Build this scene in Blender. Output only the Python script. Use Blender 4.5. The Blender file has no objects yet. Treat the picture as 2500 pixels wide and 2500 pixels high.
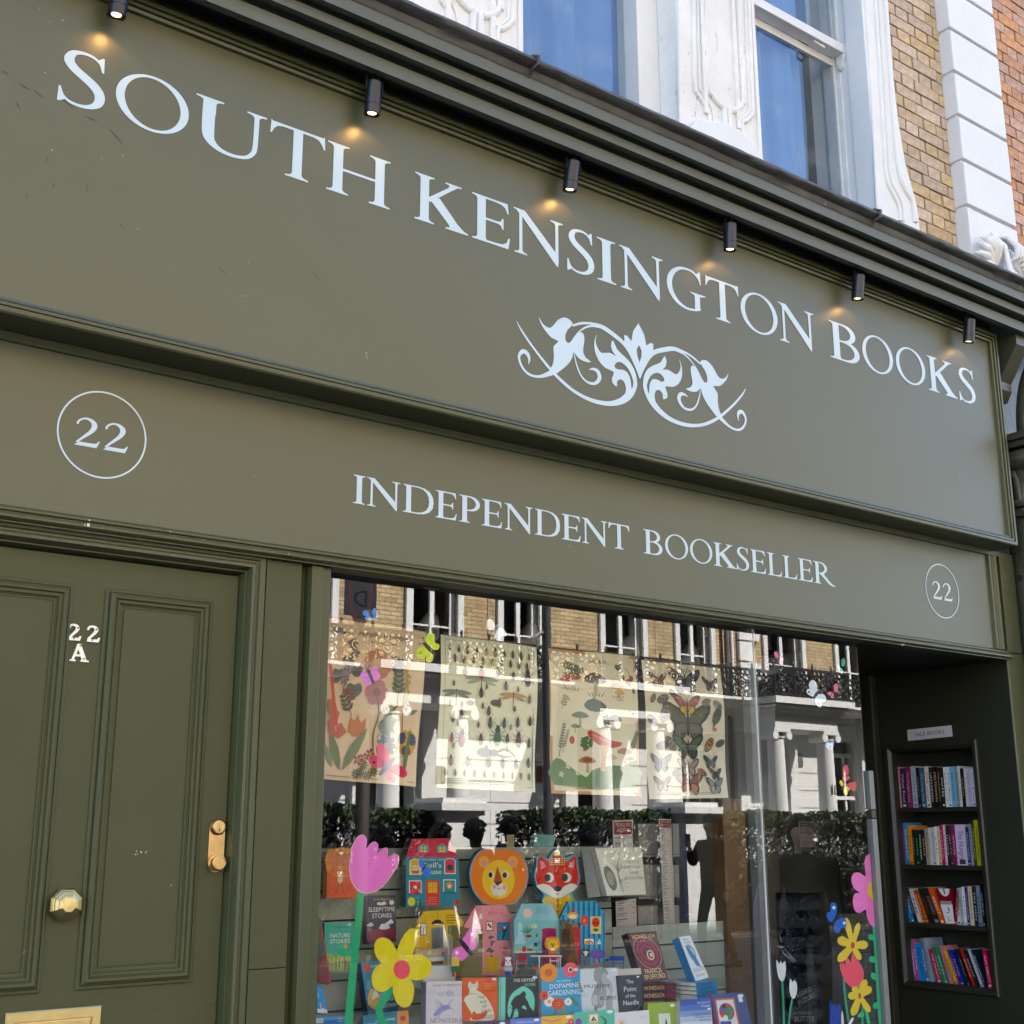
import bpy, bmesh, math, random
from mathutils import Vector, Matrix
from mathutils.geometry import delaunay_2d_cdt
random.seed(7)
PI = math.pi
scene = bpy.context.scene
C = scene.collection

# ------------------------------------------------------------------ camera
CAM = Vector((0.0, -3.37, 1.6))
RC = Matrix(((0.80003, -0.14671, -0.58154), (-0.59997, -0.19896, -0.77505), (-0.00199, 0.96896, -0.24720)))
_r = RC.col[0].normalized(); _u = (RC.col[1] - RC.col[1].dot(_r) * _r).normalized(); _b = _r.cross(_u)
RC = Matrix((_r, _u, _b)).transposed()
FPX = 3099.67
cd = bpy.data.cameras.new('camera'); co = bpy.data.objects.new('camera', cd); C.objects.link(co)
co.matrix_world = Matrix.Translation(CAM) @ RC.to_4x4()
cd.sensor_width = 36; cd.lens = FPX / 2500 * 36; cd.clip_start = 0.05; cd.clip_end = 600
scene.camera = co
scene.render.resolution_x = 1024; scene.render.resolution_y = 1024

# ------------------------------------------------------------------ sky and sun (behind the shop, so that its front is in open shade)
SUN_EL, SUN_AZ = math.radians(47), math.radians(28)      # azimuth measured from +Y towards +X
w = bpy.data.worlds.new('World'); scene.world = w; w.use_nodes = True
nt = w.node_tree; bg = nt.nodes['Background']
sk = nt.nodes.new('ShaderNodeTexSky'); sk.sky_type = 'NISHITA'; sk.sun_disc = False
sk.sun_elevation = SUN_EL; sk.sun_rotation = SUN_AZ; sk.altitude = 30; sk.air_density = 1.0; sk.dust_density = 0.6; sk.ozone_density = 1.3
nt.links.new(sk.outputs[0], bg.inputs[0]); bg.inputs[1].default_value = 0.15
sl = bpy.data.lights.new('sun', 'SUN'); sl.energy = 5.0; sl.angle = math.radians(0.5); sl.color = (1.0, 0.955, 0.88)
so = bpy.data.objects.new('sun', sl); C.objects.link(so)
sd = Vector((math.cos(SUN_EL) * math.sin(SUN_AZ), math.cos(SUN_EL) * math.cos(SUN_AZ), math.sin(SUN_EL)))
so.rotation_euler = sd.to_track_quat('Z', 'Y').to_euler(); so.location = (0, 0, 30)
vs = scene.view_settings
vs.view_transform = 'Standard'; vs.look = 'None'; vs.exposure = 2.45; vs.gamma = 1.0; vs.use_curve_mapping = False
scene.cycles.max_bounces = 8; scene.cycles.transparent_max_bounces = 24; scene.cycles.caustics_reflective = False
scene.cycles.sample_clamp_indirect = 6.0
scene.cycles.use_denoising = True

# ------------------------------------------------------------------ measured rays -> points on the planes things stand in
def ray(x, y):
    return RC @ Vector((x - 1250, 1250 - y, -FPX))
def at(x, y, Y=0.0):
    d = ray(x, y); return CAM + d * ((Y - CAM.y) / d.y)
def atX(x, y, X):
    d = ray(x, y); return CAM + d * ((X - CAM.x) / d.x)

# ------------------------------------------------------------------ materials
def lin(h):
    if not isinstance(h, str): return (*h[:3], 1)
    h = h.lstrip('#'); o = []
    for i in (0, 2, 4):
        c = int(h[i:i + 2], 16) / 255; o.append(c / 12.92 if c <= .04045 else ((c + .055) / 1.055) ** 2.4)
    return (*o, 1)
def mat(name, col, rough=.5, metal=0, spec=.5, nscale=0, namt=0, bump=0, bscale=30, rvar=0, rnd=0, coat=0, wear=None):
    m = bpy.data.materials.new(name); m.use_nodes = True; t = m.node_tree; N = t.nodes; Lk = t.links
    p = N['Principled BSDF']; p.inputs['Roughness'].default_value = rough; p.inputs['Metallic'].default_value = metal
    p.inputs['Specular IOR Level'].default_value = spec; p.inputs['Coat Weight'].default_value = coat
    p.inputs['Base Color'].default_value = lin(col)
    tc = N.new('ShaderNodeTexCoord'); cur = None
    if namt:
        n = N.new('ShaderNodeTexNoise'); n.inputs['Scale'].default_value = nscale; n.inputs['Detail'].default_value = 6; n.inputs['Roughness'].default_value = .6
        Lk.new(tc.outputs['Object'], n.inputs['Vector'])
        r = N.new('ShaderNodeMapRange'); r.inputs[1].default_value = .3; r.inputs[2].default_value = .7; r.inputs[3].default_value = 1 - namt; r.inputs[4].default_value = 1 + namt
        Lk.new(n.outputs['Fac'], r.inputs[0])
        h = N.new('ShaderNodeHueSaturation'); h.inputs['Color'].default_value = lin(col); Lk.new(r.outputs[0], h.inputs['Value']); cur = h.outputs[0]
        if rvar:
            q = N.new('ShaderNodeMapRange'); q.inputs[3].default_value = rough - rvar; q.inputs[4].default_value = rough + rvar
            n2 = N.new('ShaderNodeTexNoise'); n2.inputs['Scale'].default_value = nscale * 2.3; n2.inputs['Detail'].default_value = 4
            Lk.new(tc.outputs['Object'], n2.inputs['Vector']); Lk.new(n2.outputs['Fac'], q.inputs[0]); Lk.new(q.outputs[0], p.inputs['Roughness'])
    if rnd:
        oi = N.new('ShaderNodeObjectInfo'); h = N.new('ShaderNodeHueSaturation')
        a = N.new('ShaderNodeMapRange'); a.inputs[3].default_value = 1 - rnd; a.inputs[4].default_value = 1 + rnd; Lk.new(oi.outputs['Random'], a.inputs[0]); Lk.new(a.outputs[0], h.inputs['Value'])
        b = N.new('ShaderNodeMath'); b.operation = 'MULTIPLY'; b.inputs[1].default_value = 7.31; Lk.new(oi.outputs['Random'], b.inputs[0])
        f = N.new('ShaderNodeMath'); f.operation = 'FRACT'; Lk.new(b.outputs[0], f.inputs[0])
        g = N.new('ShaderNodeMapRange'); g.inputs[3].default_value = .493; g.inputs[4].default_value = .506; Lk.new(f.outputs[0], g.inputs[0]); Lk.new(g.outputs[0], h.inputs['Hue'])
        s2 = N.new('ShaderNodeMapRange'); s2.inputs[3].default_value = .75; s2.inputs[4].default_value = 1.15; Lk.new(f.outputs[0], s2.inputs[0]); Lk.new(s2.outputs[0], h.inputs['Saturation'])
        if cur: Lk.new(cur, h.inputs['Color'])
        else: h.inputs['Color'].default_value = lin(col)
        cur = h.outputs[0]
    if wear:      # (colour, threshold, scale): small chips and grime with a shape of their own
        n = N.new('ShaderNodeTexNoise'); n.inputs['Scale'].default_value = wear[2]; n.inputs['Detail'].default_value = 8; n.inputs['Roughness'].default_value = .72
        mp = N.new('ShaderNodeMapping'); mp.inputs['Scale'].default_value = (1, 1, wear[3] if len(wear) > 3 else 1)
        Lk.new(tc.outputs['Object'], mp.inputs['Vector']); Lk.new(mp.outputs[0], n.inputs['Vector'])
        r = N.new('ShaderNodeMapRange'); r.inputs[1].default_value = wear[1]; r.inputs[2].default_value = wear[1] + .05; Lk.new(n.outputs['Fac'], r.inputs[0])
        mx = N.new('ShaderNodeMix'); mx.data_type = 'RGBA'; mx.inputs[7].default_value = lin(wear[0]); Lk.new(r.outputs[0], mx.inputs[0])
        if cur: Lk.new(cur, mx.inputs[6])
        else: mx.inputs[6].default_value = lin(col)
        cur = mx.outputs[2]
    if cur: Lk.new(cur, p.inputs['Base Color'])
    if bump:
        n = N.new('ShaderNodeTexNoise'); n.inputs['Scale'].default_value = bscale; n.inputs['Detail'].default_value = 5
        Lk.new(tc.outputs['Object'], n.inputs['Vector'])
        b = N.new('ShaderNodeBump'); b.inputs['Strength'].default_value = bump; b.inputs['Distance'].default_value = .01
        Lk.new(n.outputs['Fac'], b.inputs['Height']); Lk.new(b.outputs[0], p.inputs['Normal'])
    return m
def mat_attr(name, rough=.5, spec=.5, bump=0, sat=1.0, val=1.0):
    m = mat(name, '#ffffff', rough, spec=spec, bump=bump, bscale=60); t = m.node_tree
    a = t.nodes.new('ShaderNodeAttribute'); a.attribute_name = 'Col'
    h = t.nodes.new('ShaderNodeHueSaturation'); h.inputs['Saturation'].default_value = sat; h.inputs['Value'].default_value = val; t.links.new(a.outputs['Color'], h.inputs['Color'])
    t.links.new(h.outputs[0], t.nodes['Principled BSDF'].inputs['Base Color']); return m
def mat_glass(name, ior=1.5, tint=(.93, .96, .94), rough=0.0, dirt_haze=0, mul=1.0, wave=.005):
    m = bpy.data.materials.new(name); m.use_nodes = True; t = m.node_tree; N = t.nodes; Lk = t.links
    for n in list(N): N.remove(n)
    o = N.new('ShaderNodeOutputMaterial'); tr = N.new('ShaderNodeBsdfTransparent'); tr.inputs[0].default_value = (*tint, 1)
    g = N.new('ShaderNodeBsdfGlossy'); g.inputs['Roughness'].default_value = rough
    # two-sided Schlick reflectance of a pane
    f0 = ((ior - 1) / (ior + 1)) ** 2; f0 = 2 * f0 / (1 + f0)
    ge = N.new('ShaderNodeNewGeometry'); dt = N.new('ShaderNodeVectorMath'); dt.operation = 'DOT_PRODUCT'; Lk.new(ge.outputs['Normal'], dt.inputs[0]); Lk.new(ge.outputs['Incoming'], dt.inputs[1])
    ab = N.new('ShaderNodeMath'); ab.operation = 'ABSOLUTE'; Lk.new(dt.outputs['Value'], ab.inputs[0])
    sb = N.new('ShaderNodeMath'); sb.operation = 'SUBTRACT'; sb.inputs[0].default_value = 1; Lk.new(ab.outputs[0], sb.inputs[1])
    pw_ = N.new('ShaderNodeMath'); pw_.operation = 'POWER'; pw_.inputs[1].default_value = 5; Lk.new(sb.outputs[0], pw_.inputs[0])
    k = N.new('ShaderNodeMath'); k.operation = 'MULTIPLY_ADD'; k.inputs[1].default_value = (1 - f0) * mul; k.inputs[2].default_value = f0 * mul; k.use_clamp = True; Lk.new(pw_.outputs[0], k.inputs[0])
    mx = N.new('ShaderNodeMixShader'); Lk.new(k.outputs[0], mx.inputs[0]); Lk.new(tr.outputs[0], mx.inputs[1]); Lk.new(g.outputs[0], mx.inputs[2])
    tc = N.new('ShaderNodeTexCoord'); n = N.new('ShaderNodeTexNoise'); n.inputs['Scale'].default_value = .9; n.inputs['Detail'].default_value = 1
    b = N.new('ShaderNodeBump'); b.inputs['Strength'].default_value = wave; b.inputs['Distance'].default_value = .01
    Lk.new(tc.outputs['Object'], n.inputs['Vector']); Lk.new(n.outputs['Fac'], b.inputs['Height'])
    if wave: Lk.new(b.outputs[0], g.inputs['Normal'])
    last = mx
    if dirt_haze:
        d = N.new('ShaderNodeBsdfDiffuse'); d.inputs[0].default_value = (.6, .6, .57, 1)
        n2 = N.new('ShaderNodeTexNoise'); n2.inputs['Scale'].default_value = 5; n2.inputs['Detail'].default_value = 8; Lk.new(tc.outputs['Object'], n2.inputs['Vector'])
        r = N.new('ShaderNodeMapRange'); r.inputs[1].default_value = .5; r.inputs[2].default_value = .8; r.inputs[4].default_value = dirt_haze; Lk.new(n2.outputs['Fac'], r.inputs[0])
        m2 = N.new('ShaderNodeMixShader'); Lk.new(r.outputs[0], m2.inputs[0]); Lk.new(mx.outputs[0], m2.inputs[1]); Lk.new(d.outputs[0], m2.inputs[2]); last = m2
    Lk.new(last.outputs[0], o.inputs[0]); return m

OLIVE = (.061, .065, .028)
M = {}
M['olive'] = mat('olive_satin_paint', OLIVE, .40, bump=.02, bscale=45, spec=.75)
M['olive_trim'] = mat('olive_gloss_trim_paint', OLIVE, .32, nscale=3, namt=.05, bump=.06, bscale=30, rvar=.05, spec=.45, wear=((.45, .44, .38), .80, 40))
M['olive_door'] = mat('olive_door_paint', (.060, .063, .024), .48, nscale=2.2, namt=.06, bump=.10, bscale=38, rvar=.07, wear=((.4, .4, .33), .83, 30), spec=.32)
M['cornice'] = mat('grey_green_cornice_paint', (.080, .088, .066), .42, nscale=2.5, namt=.05, bump=.04, bscale=18, rvar=.05, spec=.6)
M['vinyl'] = mat('white_sign_vinyl', (.52, .64, .72), .3)
M['lead'] = mat('weathered_lead', (.07, .068, .064), .6, nscale=6, namt=.45, bump=.6, bscale=14, metal=.25, wear=((.42, .41, .38), .66, 22))
M['stucco'] = mat('white_stucco_paint', (.72, .71, .70), .6, nscale=3, namt=.05, bump=.25, bscale=24, wear=((.20, .18, .16), .69, 26, .40))
M['stucco_old'] = mat('peeling_white_stucco', (.74, .72, .69), .65, nscale=4, namt=.08, bump=.45, bscale=30, wear=((.24, .21, .18), .62, 22, .35))
M['quoin'] = mat('white_quoin_paint', (.69, .69, .69), .55, nscale=2.5, namt=.035, bump=.22, bscale=18, wear=((.30, .29, .27), .665, 26))
M['sash'] = mat('white_sash_paint', (.66, .655, .65), .45, nscale=5, namt=.09, bump=.3, bscale=26, wear=((.2, .19, .17), .7, 30, .3))
M['brick_y'] = mat('yellow_stock_brick', (.50, .36, .225), .85, nscale=22, namt=.22, bump=.8, bscale=70, rnd=.14, wear=((.15, .11, .07), .68, 40))
M['brick_r'] = mat('red_orange_brick', (.50, .265, .155), .85, nscale=22, namt=.25, bump=.8, bscale=70, rnd=.15, wear=((.46, .36, .24), .66, 40))
M['mortar'] = mat('brown_mortar', (.30, .215, .14), .95, nscale=30, namt=.25, bump=.6, bscale=90)
M['mortar_r'] = mat('red_brown_mortar', (.33, .19, .115), .95, nscale=30, namt=.25, bump=.6, bscale=90)
M['black'] = mat('black_metal', (.018, .018, .02), .4, metal=.2)
M['lampbody'] = mat('graphite_anodised_metal', (.045, .046, .055), .34, metal=.75)
M['brass'] = mat('polished_brass', (.52, .34, .14), .34, metal=1, nscale=20, namt=.15, bump=.04, bscale=60, wear=((.2, .12, .06), .74, 60))
M['brass_pale'] = mat('pale_polished_brass', (.52, .40, .18), .33, metal=1, nscale=14, namt=.12, bump=.03, bscale=60, wear=((.30, .21, .10), .76, 50))
M['brass_dark'] = mat('tarnished_brass', (.22, .12, .06), .4, metal=.9, nscale=20, namt=.3)
M['chrome'] = mat('satin_nickel', (.72, .72, .70), .3, metal=.35)
M['slat'] = mat('grey_green_slatwall', (.40, .43, .37), .5, nscale=3, namt=.03)
M['dark_int'] = mat('dark_shop_interior', (.035, .033, .032), .8, nscale=3, namt=.2)
M['grey_int'] = mat('grey_shop_wall', (.10, .095, .09), .8, nscale=3, namt=.2)
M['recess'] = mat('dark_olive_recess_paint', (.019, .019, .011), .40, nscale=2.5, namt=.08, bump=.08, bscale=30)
M['wood'] = mat('brown_varnished_timber', (.17, .09, .035), .45, nscale=9, namt=.2)
M['alu'] = mat('brushed_aluminium', (.17, .17, .165), .5, metal=.3, nscale=9, namt=.08)
M['white_plastic'] = mat('white_plastic', (.74, .72, .68), .4)
M['glass'] = mat_glass('shop_glass', ior=1.93, dirt_haze=.03, wave=0)  # dirt film strengthened to veil the pane with haze
M['glass_up'] = mat_glass('old_window_glass', ior=1.75, dirt_haze=.16, wave=.02, tint=(.80, .84, .86))
M['glass_opp'] = mat_glass('sash_glass', ior=1.5, wave=0)
M['acrylic'] = mat_glass('clear_acrylic', ior=1.45, tint=(.96, .98, .98))
M['print'] = mat_attr('printed_card', .32, sat=1.12, val=1.12)
M['poster'] = mat_attr('printed_poster_paper', .55)
M['sticker'] = mat_attr('painted_glass_sticker', .35, sat=1.03, val=1.12)
M['fabric'] = mat_attr('printed_cloth', .9, .2)
M['paper'] = mat('cream_page_block', (.72, .69, .61), .9, nscale=60, namt=.12)
M['curtain'] = mat('blue_curtain_cloth', (.12, .24, .50), .8, nscale=2, namt=.08)  # blue of the sky reflected in the panes, put into the cloth colour

# ------------------------------------------------------------------ object helpers
def link(o, parent=None):
    C.objects.link(o)
    if parent is not None: o.parent = parent
    return o
def thing(name, label, cat, loc=(0, 0, 0), group=None):
    o = bpy.data.objects.new(name, None); o.location = loc; o.empty_display_size = .1; C.objects.link(o)
    tag(o, label, cat, group); return o
def tag(o, label=None, cat=None, group=None, kind=None):
    if label: o['label'] = label
    if cat: o['category'] = cat
    if group: o['group'] = group
    if kind: o['kind'] = kind
    return o
class MB:
    """collects boxes, mouldings and tubes in world space; build() links them as one mesh"""
    def __init__(s): s.v = []; s.f = []; s.smooth = False
    def add(s, vs, fs):
        n = len(s.v); s.v += [Vector(v) for v in vs]; s.f += [[i + n for i in f] for f in fs]; return s
    def box(s, x0, x1, y0, y1, z0, z1):
        v = [(x, y, z) for z in (z0, z1) for y in (y0, y1) for x in (x0, x1)]
        return s.add(v, [(0, 2, 3, 1), (4, 5, 7, 6), (0, 1, 5, 4), (2, 6, 7, 3), (0, 4, 6, 2), (1, 3, 7, 5)])
    def hexa(s, q, w):                      # q: 4 corners, w: offset vector(s)
        w = w if isinstance(w, (list, tuple)) else [w] * 4
        v = list(q) + [a + b for a, b in zip(q, w)]
        return s.add(v, [(0, 1, 2, 3), (7, 6, 5, 4), (0, 4, 5, 1), (1, 5, 6, 2), (2, 6, 7, 3), (3, 7, 4, 0)])
    def prism(s, prof, o, a, b, d):         # closed profile (p,q) in axes a,b at origin o, extruded by vector d
        o, a, b, d = map(Vector, (o, a, b, d)); n = len(prof)
        v = [o + a * p + b * q for p, q in prof]; v += [x + d for x in v]
        f = [list(range(n))[::-1], list(range(n, 2 * n))] + [(i, (i + 1) % n, n + (i + 1) % n, n + i) for i in range(n)]
        return s.add(v, f)
    def strip_x(s, prof, x0, x1):           # profile [(Y,Z)] along X
        return s.prism(prof, (x0, 0, 0), (0, 1, 0), (0, 0, 1), (x1 - x0, 0, 0))
    def loop(s, o, a, b, n, w, h, prof):    # mitred frame: rect w x h at o in axes a,b; prof = [(inset, rise along n)]
        o, a, b, n = map(Vector, (o, a, b, n)); vs = []
        for d, r in prof:
            for p, q in ((d, d), (w - d, d), (w - d, h - d), (d, h - d)): vs.append(o + a * p + b * q + n * r)
        fs = []
        for i in range(len(prof) - 1):
            for k in range(4):
                j = (k + 1) % 4; fs.append((4 * i + k, 4 * i + j, 4 * i + 4 + j, 4 * i + 4 + k))
        return s.add(vs, fs)
    def tube(s, pts, r, n=8, cap=True):
        pts = [Vector(p) for p in pts]; rs = r if isinstance(r, (list, tuple)) else [r] * len(pts); base = len(s.v); N = len(pts)
        up = Vector((0, 0, 1)); prev = None
        for i, p in enumerate(pts):
            t = (pts[min(i + 1, N - 1)] - pts[max(i - 1, 0)]).normalized()
            if prev is None:
                prev = t.cross(up if abs(t.z) < .9 else Vector((1, 0, 0))).normalized()
            u = (prev - t * prev.dot(t)).normalized(); prev = u; v = t.cross(u)
            for k in range(n):
                a = 2 * PI * k / n; s.v.append(p + (u * math.cos(a) + v * math.sin(a)) * rs[i])
        for i in range(N - 1):
            for k in range(n):
                j = (k + 1) % n; s.f.append([base + i * n + k, base + i * n + j, base + (i + 1) * n + j, base + (i + 1) * n + k])
        if cap: s.f.append([base + k for k in range(n)][::-1]); s.f.append([base + (N - 1) * n + k for k in range(n)])
        return s
    def lathe(s, o, ax, prof, n=24, ref=None):   # prof [(radius, distance along ax)]
        o, ax = Vector(o), Vector(ax).normalized(); u = (Vector(ref) if ref else (ax.cross(Vector((0, 0, 1))) if abs(ax.z) < .9 else Vector((1, 0, 0)))).normalized(); v = ax.cross(u)
        base = len(s.v)
        for r, h in prof:
            for k in range(n):
                a = 2 * PI * (k + .5) / n; s.v.append(o + ax * h + (u * math.cos(a) + v * math.sin(a)) * r)
        for i in range(len(prof) - 1):
            for k in range(n):
                j = (k + 1) % n; s.f.append([base + i * n + k, base + i * n + j, base + (i + 1) * n + j, base + (i + 1) * n + k])
        s.f.append([base + (len(prof) - 1) * n + k for k in range(n)]); s.f.append([base + k for k in range(n)][::-1])
        return s
    def build(s, name, m, parent=None, bevel=0, smooth=None, loc=None):
        me = bpy.data.meshes.new(name); me.from_pydata([tuple(v) for v in s.v], [], s.f)
        bm = bmesh.new(); bm.from_mesh(me)
        bmesh.ops.recalc_face_normals(bm, faces=bm.faces)
        if bevel: bmesh.ops.bevel(bm, geom=[e for e in bm.edges if len(e.link_faces) == 2 and e.calc_face_angle(0) > .6], offset=bevel, segments=2, affect='EDGES', profile=.6)
        bm.to_mesh(me); bm.free()
        o = bpy.data.objects.new(name, me); me.materials.append(m)
        L = Vector(loc) if loc is not None else (parent.matrix_world.translation if False else None)
        base = Vector(parent['_b']) if parent is not None and '_b' in parent else Vector((0, 0, 0))
        if loc is not None: base0 = Vector(loc)
        if smooth is not None and smooth:
            for p in me.polygons: p.use_smooth = True
            try: me.set_sharp_from_angle(angle=smooth)
            except Exception: pass
        link(o, parent)
        if parent is not None:
            off = Vector((0, 0, 0)); q = parent
            while q is not None: off += q.location; q = q.parent
            me.transform(Matrix.Translation(-off))
        elif loc is not None:
            me.transform(Matrix.Translation(-Vector(loc))); o.location = loc
        return o
def origin_of(parent):
    off = Vector((0, 0, 0)); q = parent
    while q is not None: off += q.location; q = q.parent
    return off

# ------------------------------------------------------------------ flat vector artwork (print, vinyl, paint): one triangulated sheet, last shape wins
def smooth_pts(p, k=5, closed=False):
    n = len(p); out = []
    rng = range(n if closed else n - 1)
    for i in rng:
        g = lambda j: p[j % n] if closed else p[max(0, min(n - 1, j))]
        a, b, c, d = g(i - 1), g(i), g(i + 1), g(i + 2)
        for s in range(k):
            t = s / k
            out.append(tuple(.5 * (2 * b[q] + (c[q] - a[q]) * t + (2 * a[q] - 5 * b[q] + 4 * c[q] - d[q]) * t * t + (3 * b[q] - a[q] - 3 * c[q] + d[q]) * t ** 3) for q in range(len(b))))
    if not closed: out.append(tuple(p[-1]))
    return out
def ribbon(p, k=5, sm=True):                # p = [(x, y, width)]
    q = smooth_pts(p, k) if sm and len(p) > 2 else p
    L, Rr = [], []
    for i, (x, y, w_) in enumerate(q):
        x0, y0 = q[max(0, i - 1)][:2]; x1, y1 = q[min(len(q) - 1, i + 1)][:2]
        d = math.hypot(x1 - x0, y1 - y0) or 1; nx, ny = -(y1 - y0) / d, (x1 - x0) / d; h = max(w_, .0005) / 2
        L.append((x + nx * h, y + ny * h)); Rr.append((x - nx * h, y - ny * h))
    return L + Rr[::-1]
def ell(cx, cy, rx, ry=None, n=20, rot=0, a0=0, a1=2 * PI):
    ry = rx if ry is None else ry; o = []; full = abs(a1 - a0 - 2 * PI) < 1e-6
    for i in range(n if full else n + 1):
        a = a0 + (a1 - a0) * i / n; x, y = rx * math.cos(a), ry * math.sin(a)
        o.append((cx + x * math.cos(rot) - y * math.sin(rot), cy + x * math.sin(rot) + y * math.cos(rot)))
    return o
def rect(x0, y0, x1, y1): return [(x0, y0), (x1, y0), (x1, y1), (x0, y1)]
def blob(p, k=4): return smooth_pts(p, k, True)
def bilin(BL, BR, TR, TL, W=1, H=1):
    BL, BR, TR, TL = map(Vector, (BL, BR, TR, TL))
    def f(x, y):
        u, v = x / W, y / H
        return (BL * (1 - u) + BR * u) * (1 - v) + (TL * (1 - u) + TR * u) * v
    return f
def plane_xz(X0, Z0, Y, s=1.0, sx=None):
    sx = s if sx is None else sx
    return lambda x, y: Vector((X0 + x * sx, Y, Z0 + y * s))
def cdt(layers, eps=1e-5):
    V, F, col = [], [], []
    for poly, c in layers:
        if len(poly) < 3: continue
        if sum(poly[i - 1][0] * poly[i][1] - poly[i][0] * poly[i - 1][1] for i in range(len(poly))) < 0: poly = poly[::-1]
        F.append(list(range(len(V), len(V) + len(poly)))); V += [Vector((float(a), float(b))) for a, b in poly]; col.append(c)
    if not V: return [], [], []
    vo, _, fo, _, _, of = delaunay_2d_cdt(V, [], F, 0, eps)
    T, K = [], []
    for f, o in zip(fo, of):
        if not o: continue
        c = col[max(o)]
        if c is None: continue
        T.append(list(f)); K.append(c)
    return vo, T, K
_txt = {}
def text_tris(s, font_scale=1.0):
    if s not in _txt:
        cu = bpy.data.curves.new('t', 'FONT'); cu.body = s; cu.resolution_u = 2; cu.size = 1
        ob = bpy.data.objects.new('t', cu); me = ob.to_mesh()
        vs_ = [(v.co.x, v.co.y) for v in me.vertices]; fs_ = [list(p.vertices) for p in me.polygons]
        ob.to_mesh_clear(); bpy.data.objects.remove(ob); bpy.data.curves.remove(cu)
        x0 = min(v[0] for v in vs_); x1 = max(v[0] for v in vs_)
        _txt[s] = ([(v[0] - x0, v[1]) for v in vs_], fs_, x1 - x0)
    return _txt[s]
def T(s, x, y, h, col, w=None, rot=0, bold=0, align='c', serif=False):
    """text item: cap height h, centred on x (or left at x), optional width"""
    return ('T', s, x, y, h, col, w, rot, align, serif)
def art(name, layers, frame, m, parent=None, normal=None, eps_out=.0006, loc=None):
    polys = [l for l in layers if l[0] != 'T']; texts = [l for l in layers if l[0] == 'T']
    vo, TT, K = cdt(polys)
    P = [frame(v[0], v[1]) for v in vo]; F = TT; cols = list(K)
    if texts:
        if normal is None:
            a, b, c = frame(0, 0), frame(.01, 0), frame(0, .01); normal = (b - a).cross(c - a).normalized()
            if normal.dot(CAM - a) < 0: normal = -normal
        for (_, s, x, y, h, col, wd, rot, al, serif) in texts:
            if serif:
                vs_, fs_, tw = serif_tris(s); sc = h
            else:
                vs_, fs_, tw = text_tris(s); sc = h / .69
            sx = sc if wd is None else wd / max(tw, 1e-6)
            ox = -tw * sx / 2 if al == 'c' else 0; b = len(P); cr, sr = math.cos(rot), math.sin(rot)
            for vx, vy in vs_:
                px, py = vx * sx + ox, vy * sc
                P.append(frame(x + px * cr - py * sr, y + px * sr + py * cr) + normal * eps_out)
            F = F + [[i + b for i in f] for f in fs_]; cols += [col] * len(fs_)
    me = bpy.data.meshes.new(name)
    off = origin_of(parent) if parent is not None else (Vector(loc) if loc is not None else Vector((0, 0, 0)))
    me.from_pydata([tuple(p - off) for p in P], [], F); me.materials.append(m)
    ca = me.color_attributes.new('Col', 'FLOAT_COLOR', 'CORNER')
    data = []
    for poly, c in zip(me.polygons, cols):
        lc = lin(c) if c != 1 else (.8, .8, .8, 1)
        data += list(lc) * len(poly.vertices)
    ca.data.foreach_set('color', data)
    o = bpy.data.objects.new(name, me); link(o, parent)
    if parent is None and loc is not None: o.location = loc
    return o

# ------------------------------------------------------------------ roman inscription capitals, unit cap height
def arc_pts(cx, cy, rx, ry, a0, a1, n=10): return [(cx + rx * math.cos(a0 + (a1 - a0) * i / n), cy + ry * math.sin(a0 + (a1 - a0) * i / n)) for i in range(n + 1)]
def stem(x, w_, y0=0., y1=1., s=.085, bot=True, top=True, t=.028, br=.06, tl=True, tr=True):
    o = []
    if bot: o += [(x - s, y0), (x + w_ + s, y0), (x + w_ + s, y0 + t), (x + w_ + s * .45, y0 + t + br * .18), (x + w_ + s * .1, y0 + t + br * .6), (x + w_, y0 + t + br * 1.2)]
    else: o += [(x, y0), (x + w_, y0)]
    if top:
        if tr: o += [(x + w_, y1 - t - br * 1.2), (x + w_ + s * .1, y1 - t - br * .6), (x + w_ + s * .45, y1 - t - br * .18), (x + w_ + s, y1 - t), (x + w_ + s, y1)]
        else: o += [(x + w_, y1)]
        if tl: o += [(x - s, y1), (x - s, y1 - t), (x - s * .45, y1 - t - br * .18), (x - s * .1, y1 - t - br * .6), (x, y1 - t - br * 1.2)]
        else: o += [(x, y1)]
    else: o += [(x + w_, y1), (x, y1)]
    if bot: o += [(x, y0 + t + br * 1.2), (x - s * .1, y0 + t + br * .6), (x - s * .45, y0 + t + br * .18), (x - s, y0 + t)]
    return o
TH, TN = .138, .056
def g_I(): return [(stem(.09, TH), 1)], .31
def g_O(w_=.98):
    return [(ell(w_ / 2, .5, w_ / 2, .52, 40), 1), (ell(w_ / 2, .5, w_ / 2 - .115, .472, 40, rot=.10), None)], w_
def g_U():
    p = [(.155, .97, TH), (.155, .40, TH), (.18, .20, .115), (.28, .075, .08), (.43, .035, .062), (.58, .08, .056), (.66, .2, .055), (.685, .38, .056), (.69, .97, .056)]
    return [(ribbon(p, 6), 1), (stem(.092, TH, .7, 1, bot=False), 1), (stem(.662, .056, .7, 1, bot=False), 1)], .80
def g_T(w_=.80):
    c = w_ / 2
    return [(stem(c - TH / 2, TH, 0, .97, top=False, s=.10), 1),
            ([(.012, 1.03), (.03, 1.0), (w_ - .03, 1.0), (w_ - .012, 1.03), (w_, .76), (w_ - .02, .76), (w_ - .055, .86), (w_ - .10, .925), (w_ - .18, .95), (.18, .95), (.10, .925), (.055, .86), (.02, .76), (0, .76)], 1)], w_
def g_H(): return [(stem(.09, TH), 1), (stem(.70, TH), 1), (rect(.18, .475, .75, .525), 1)], .915
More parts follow.
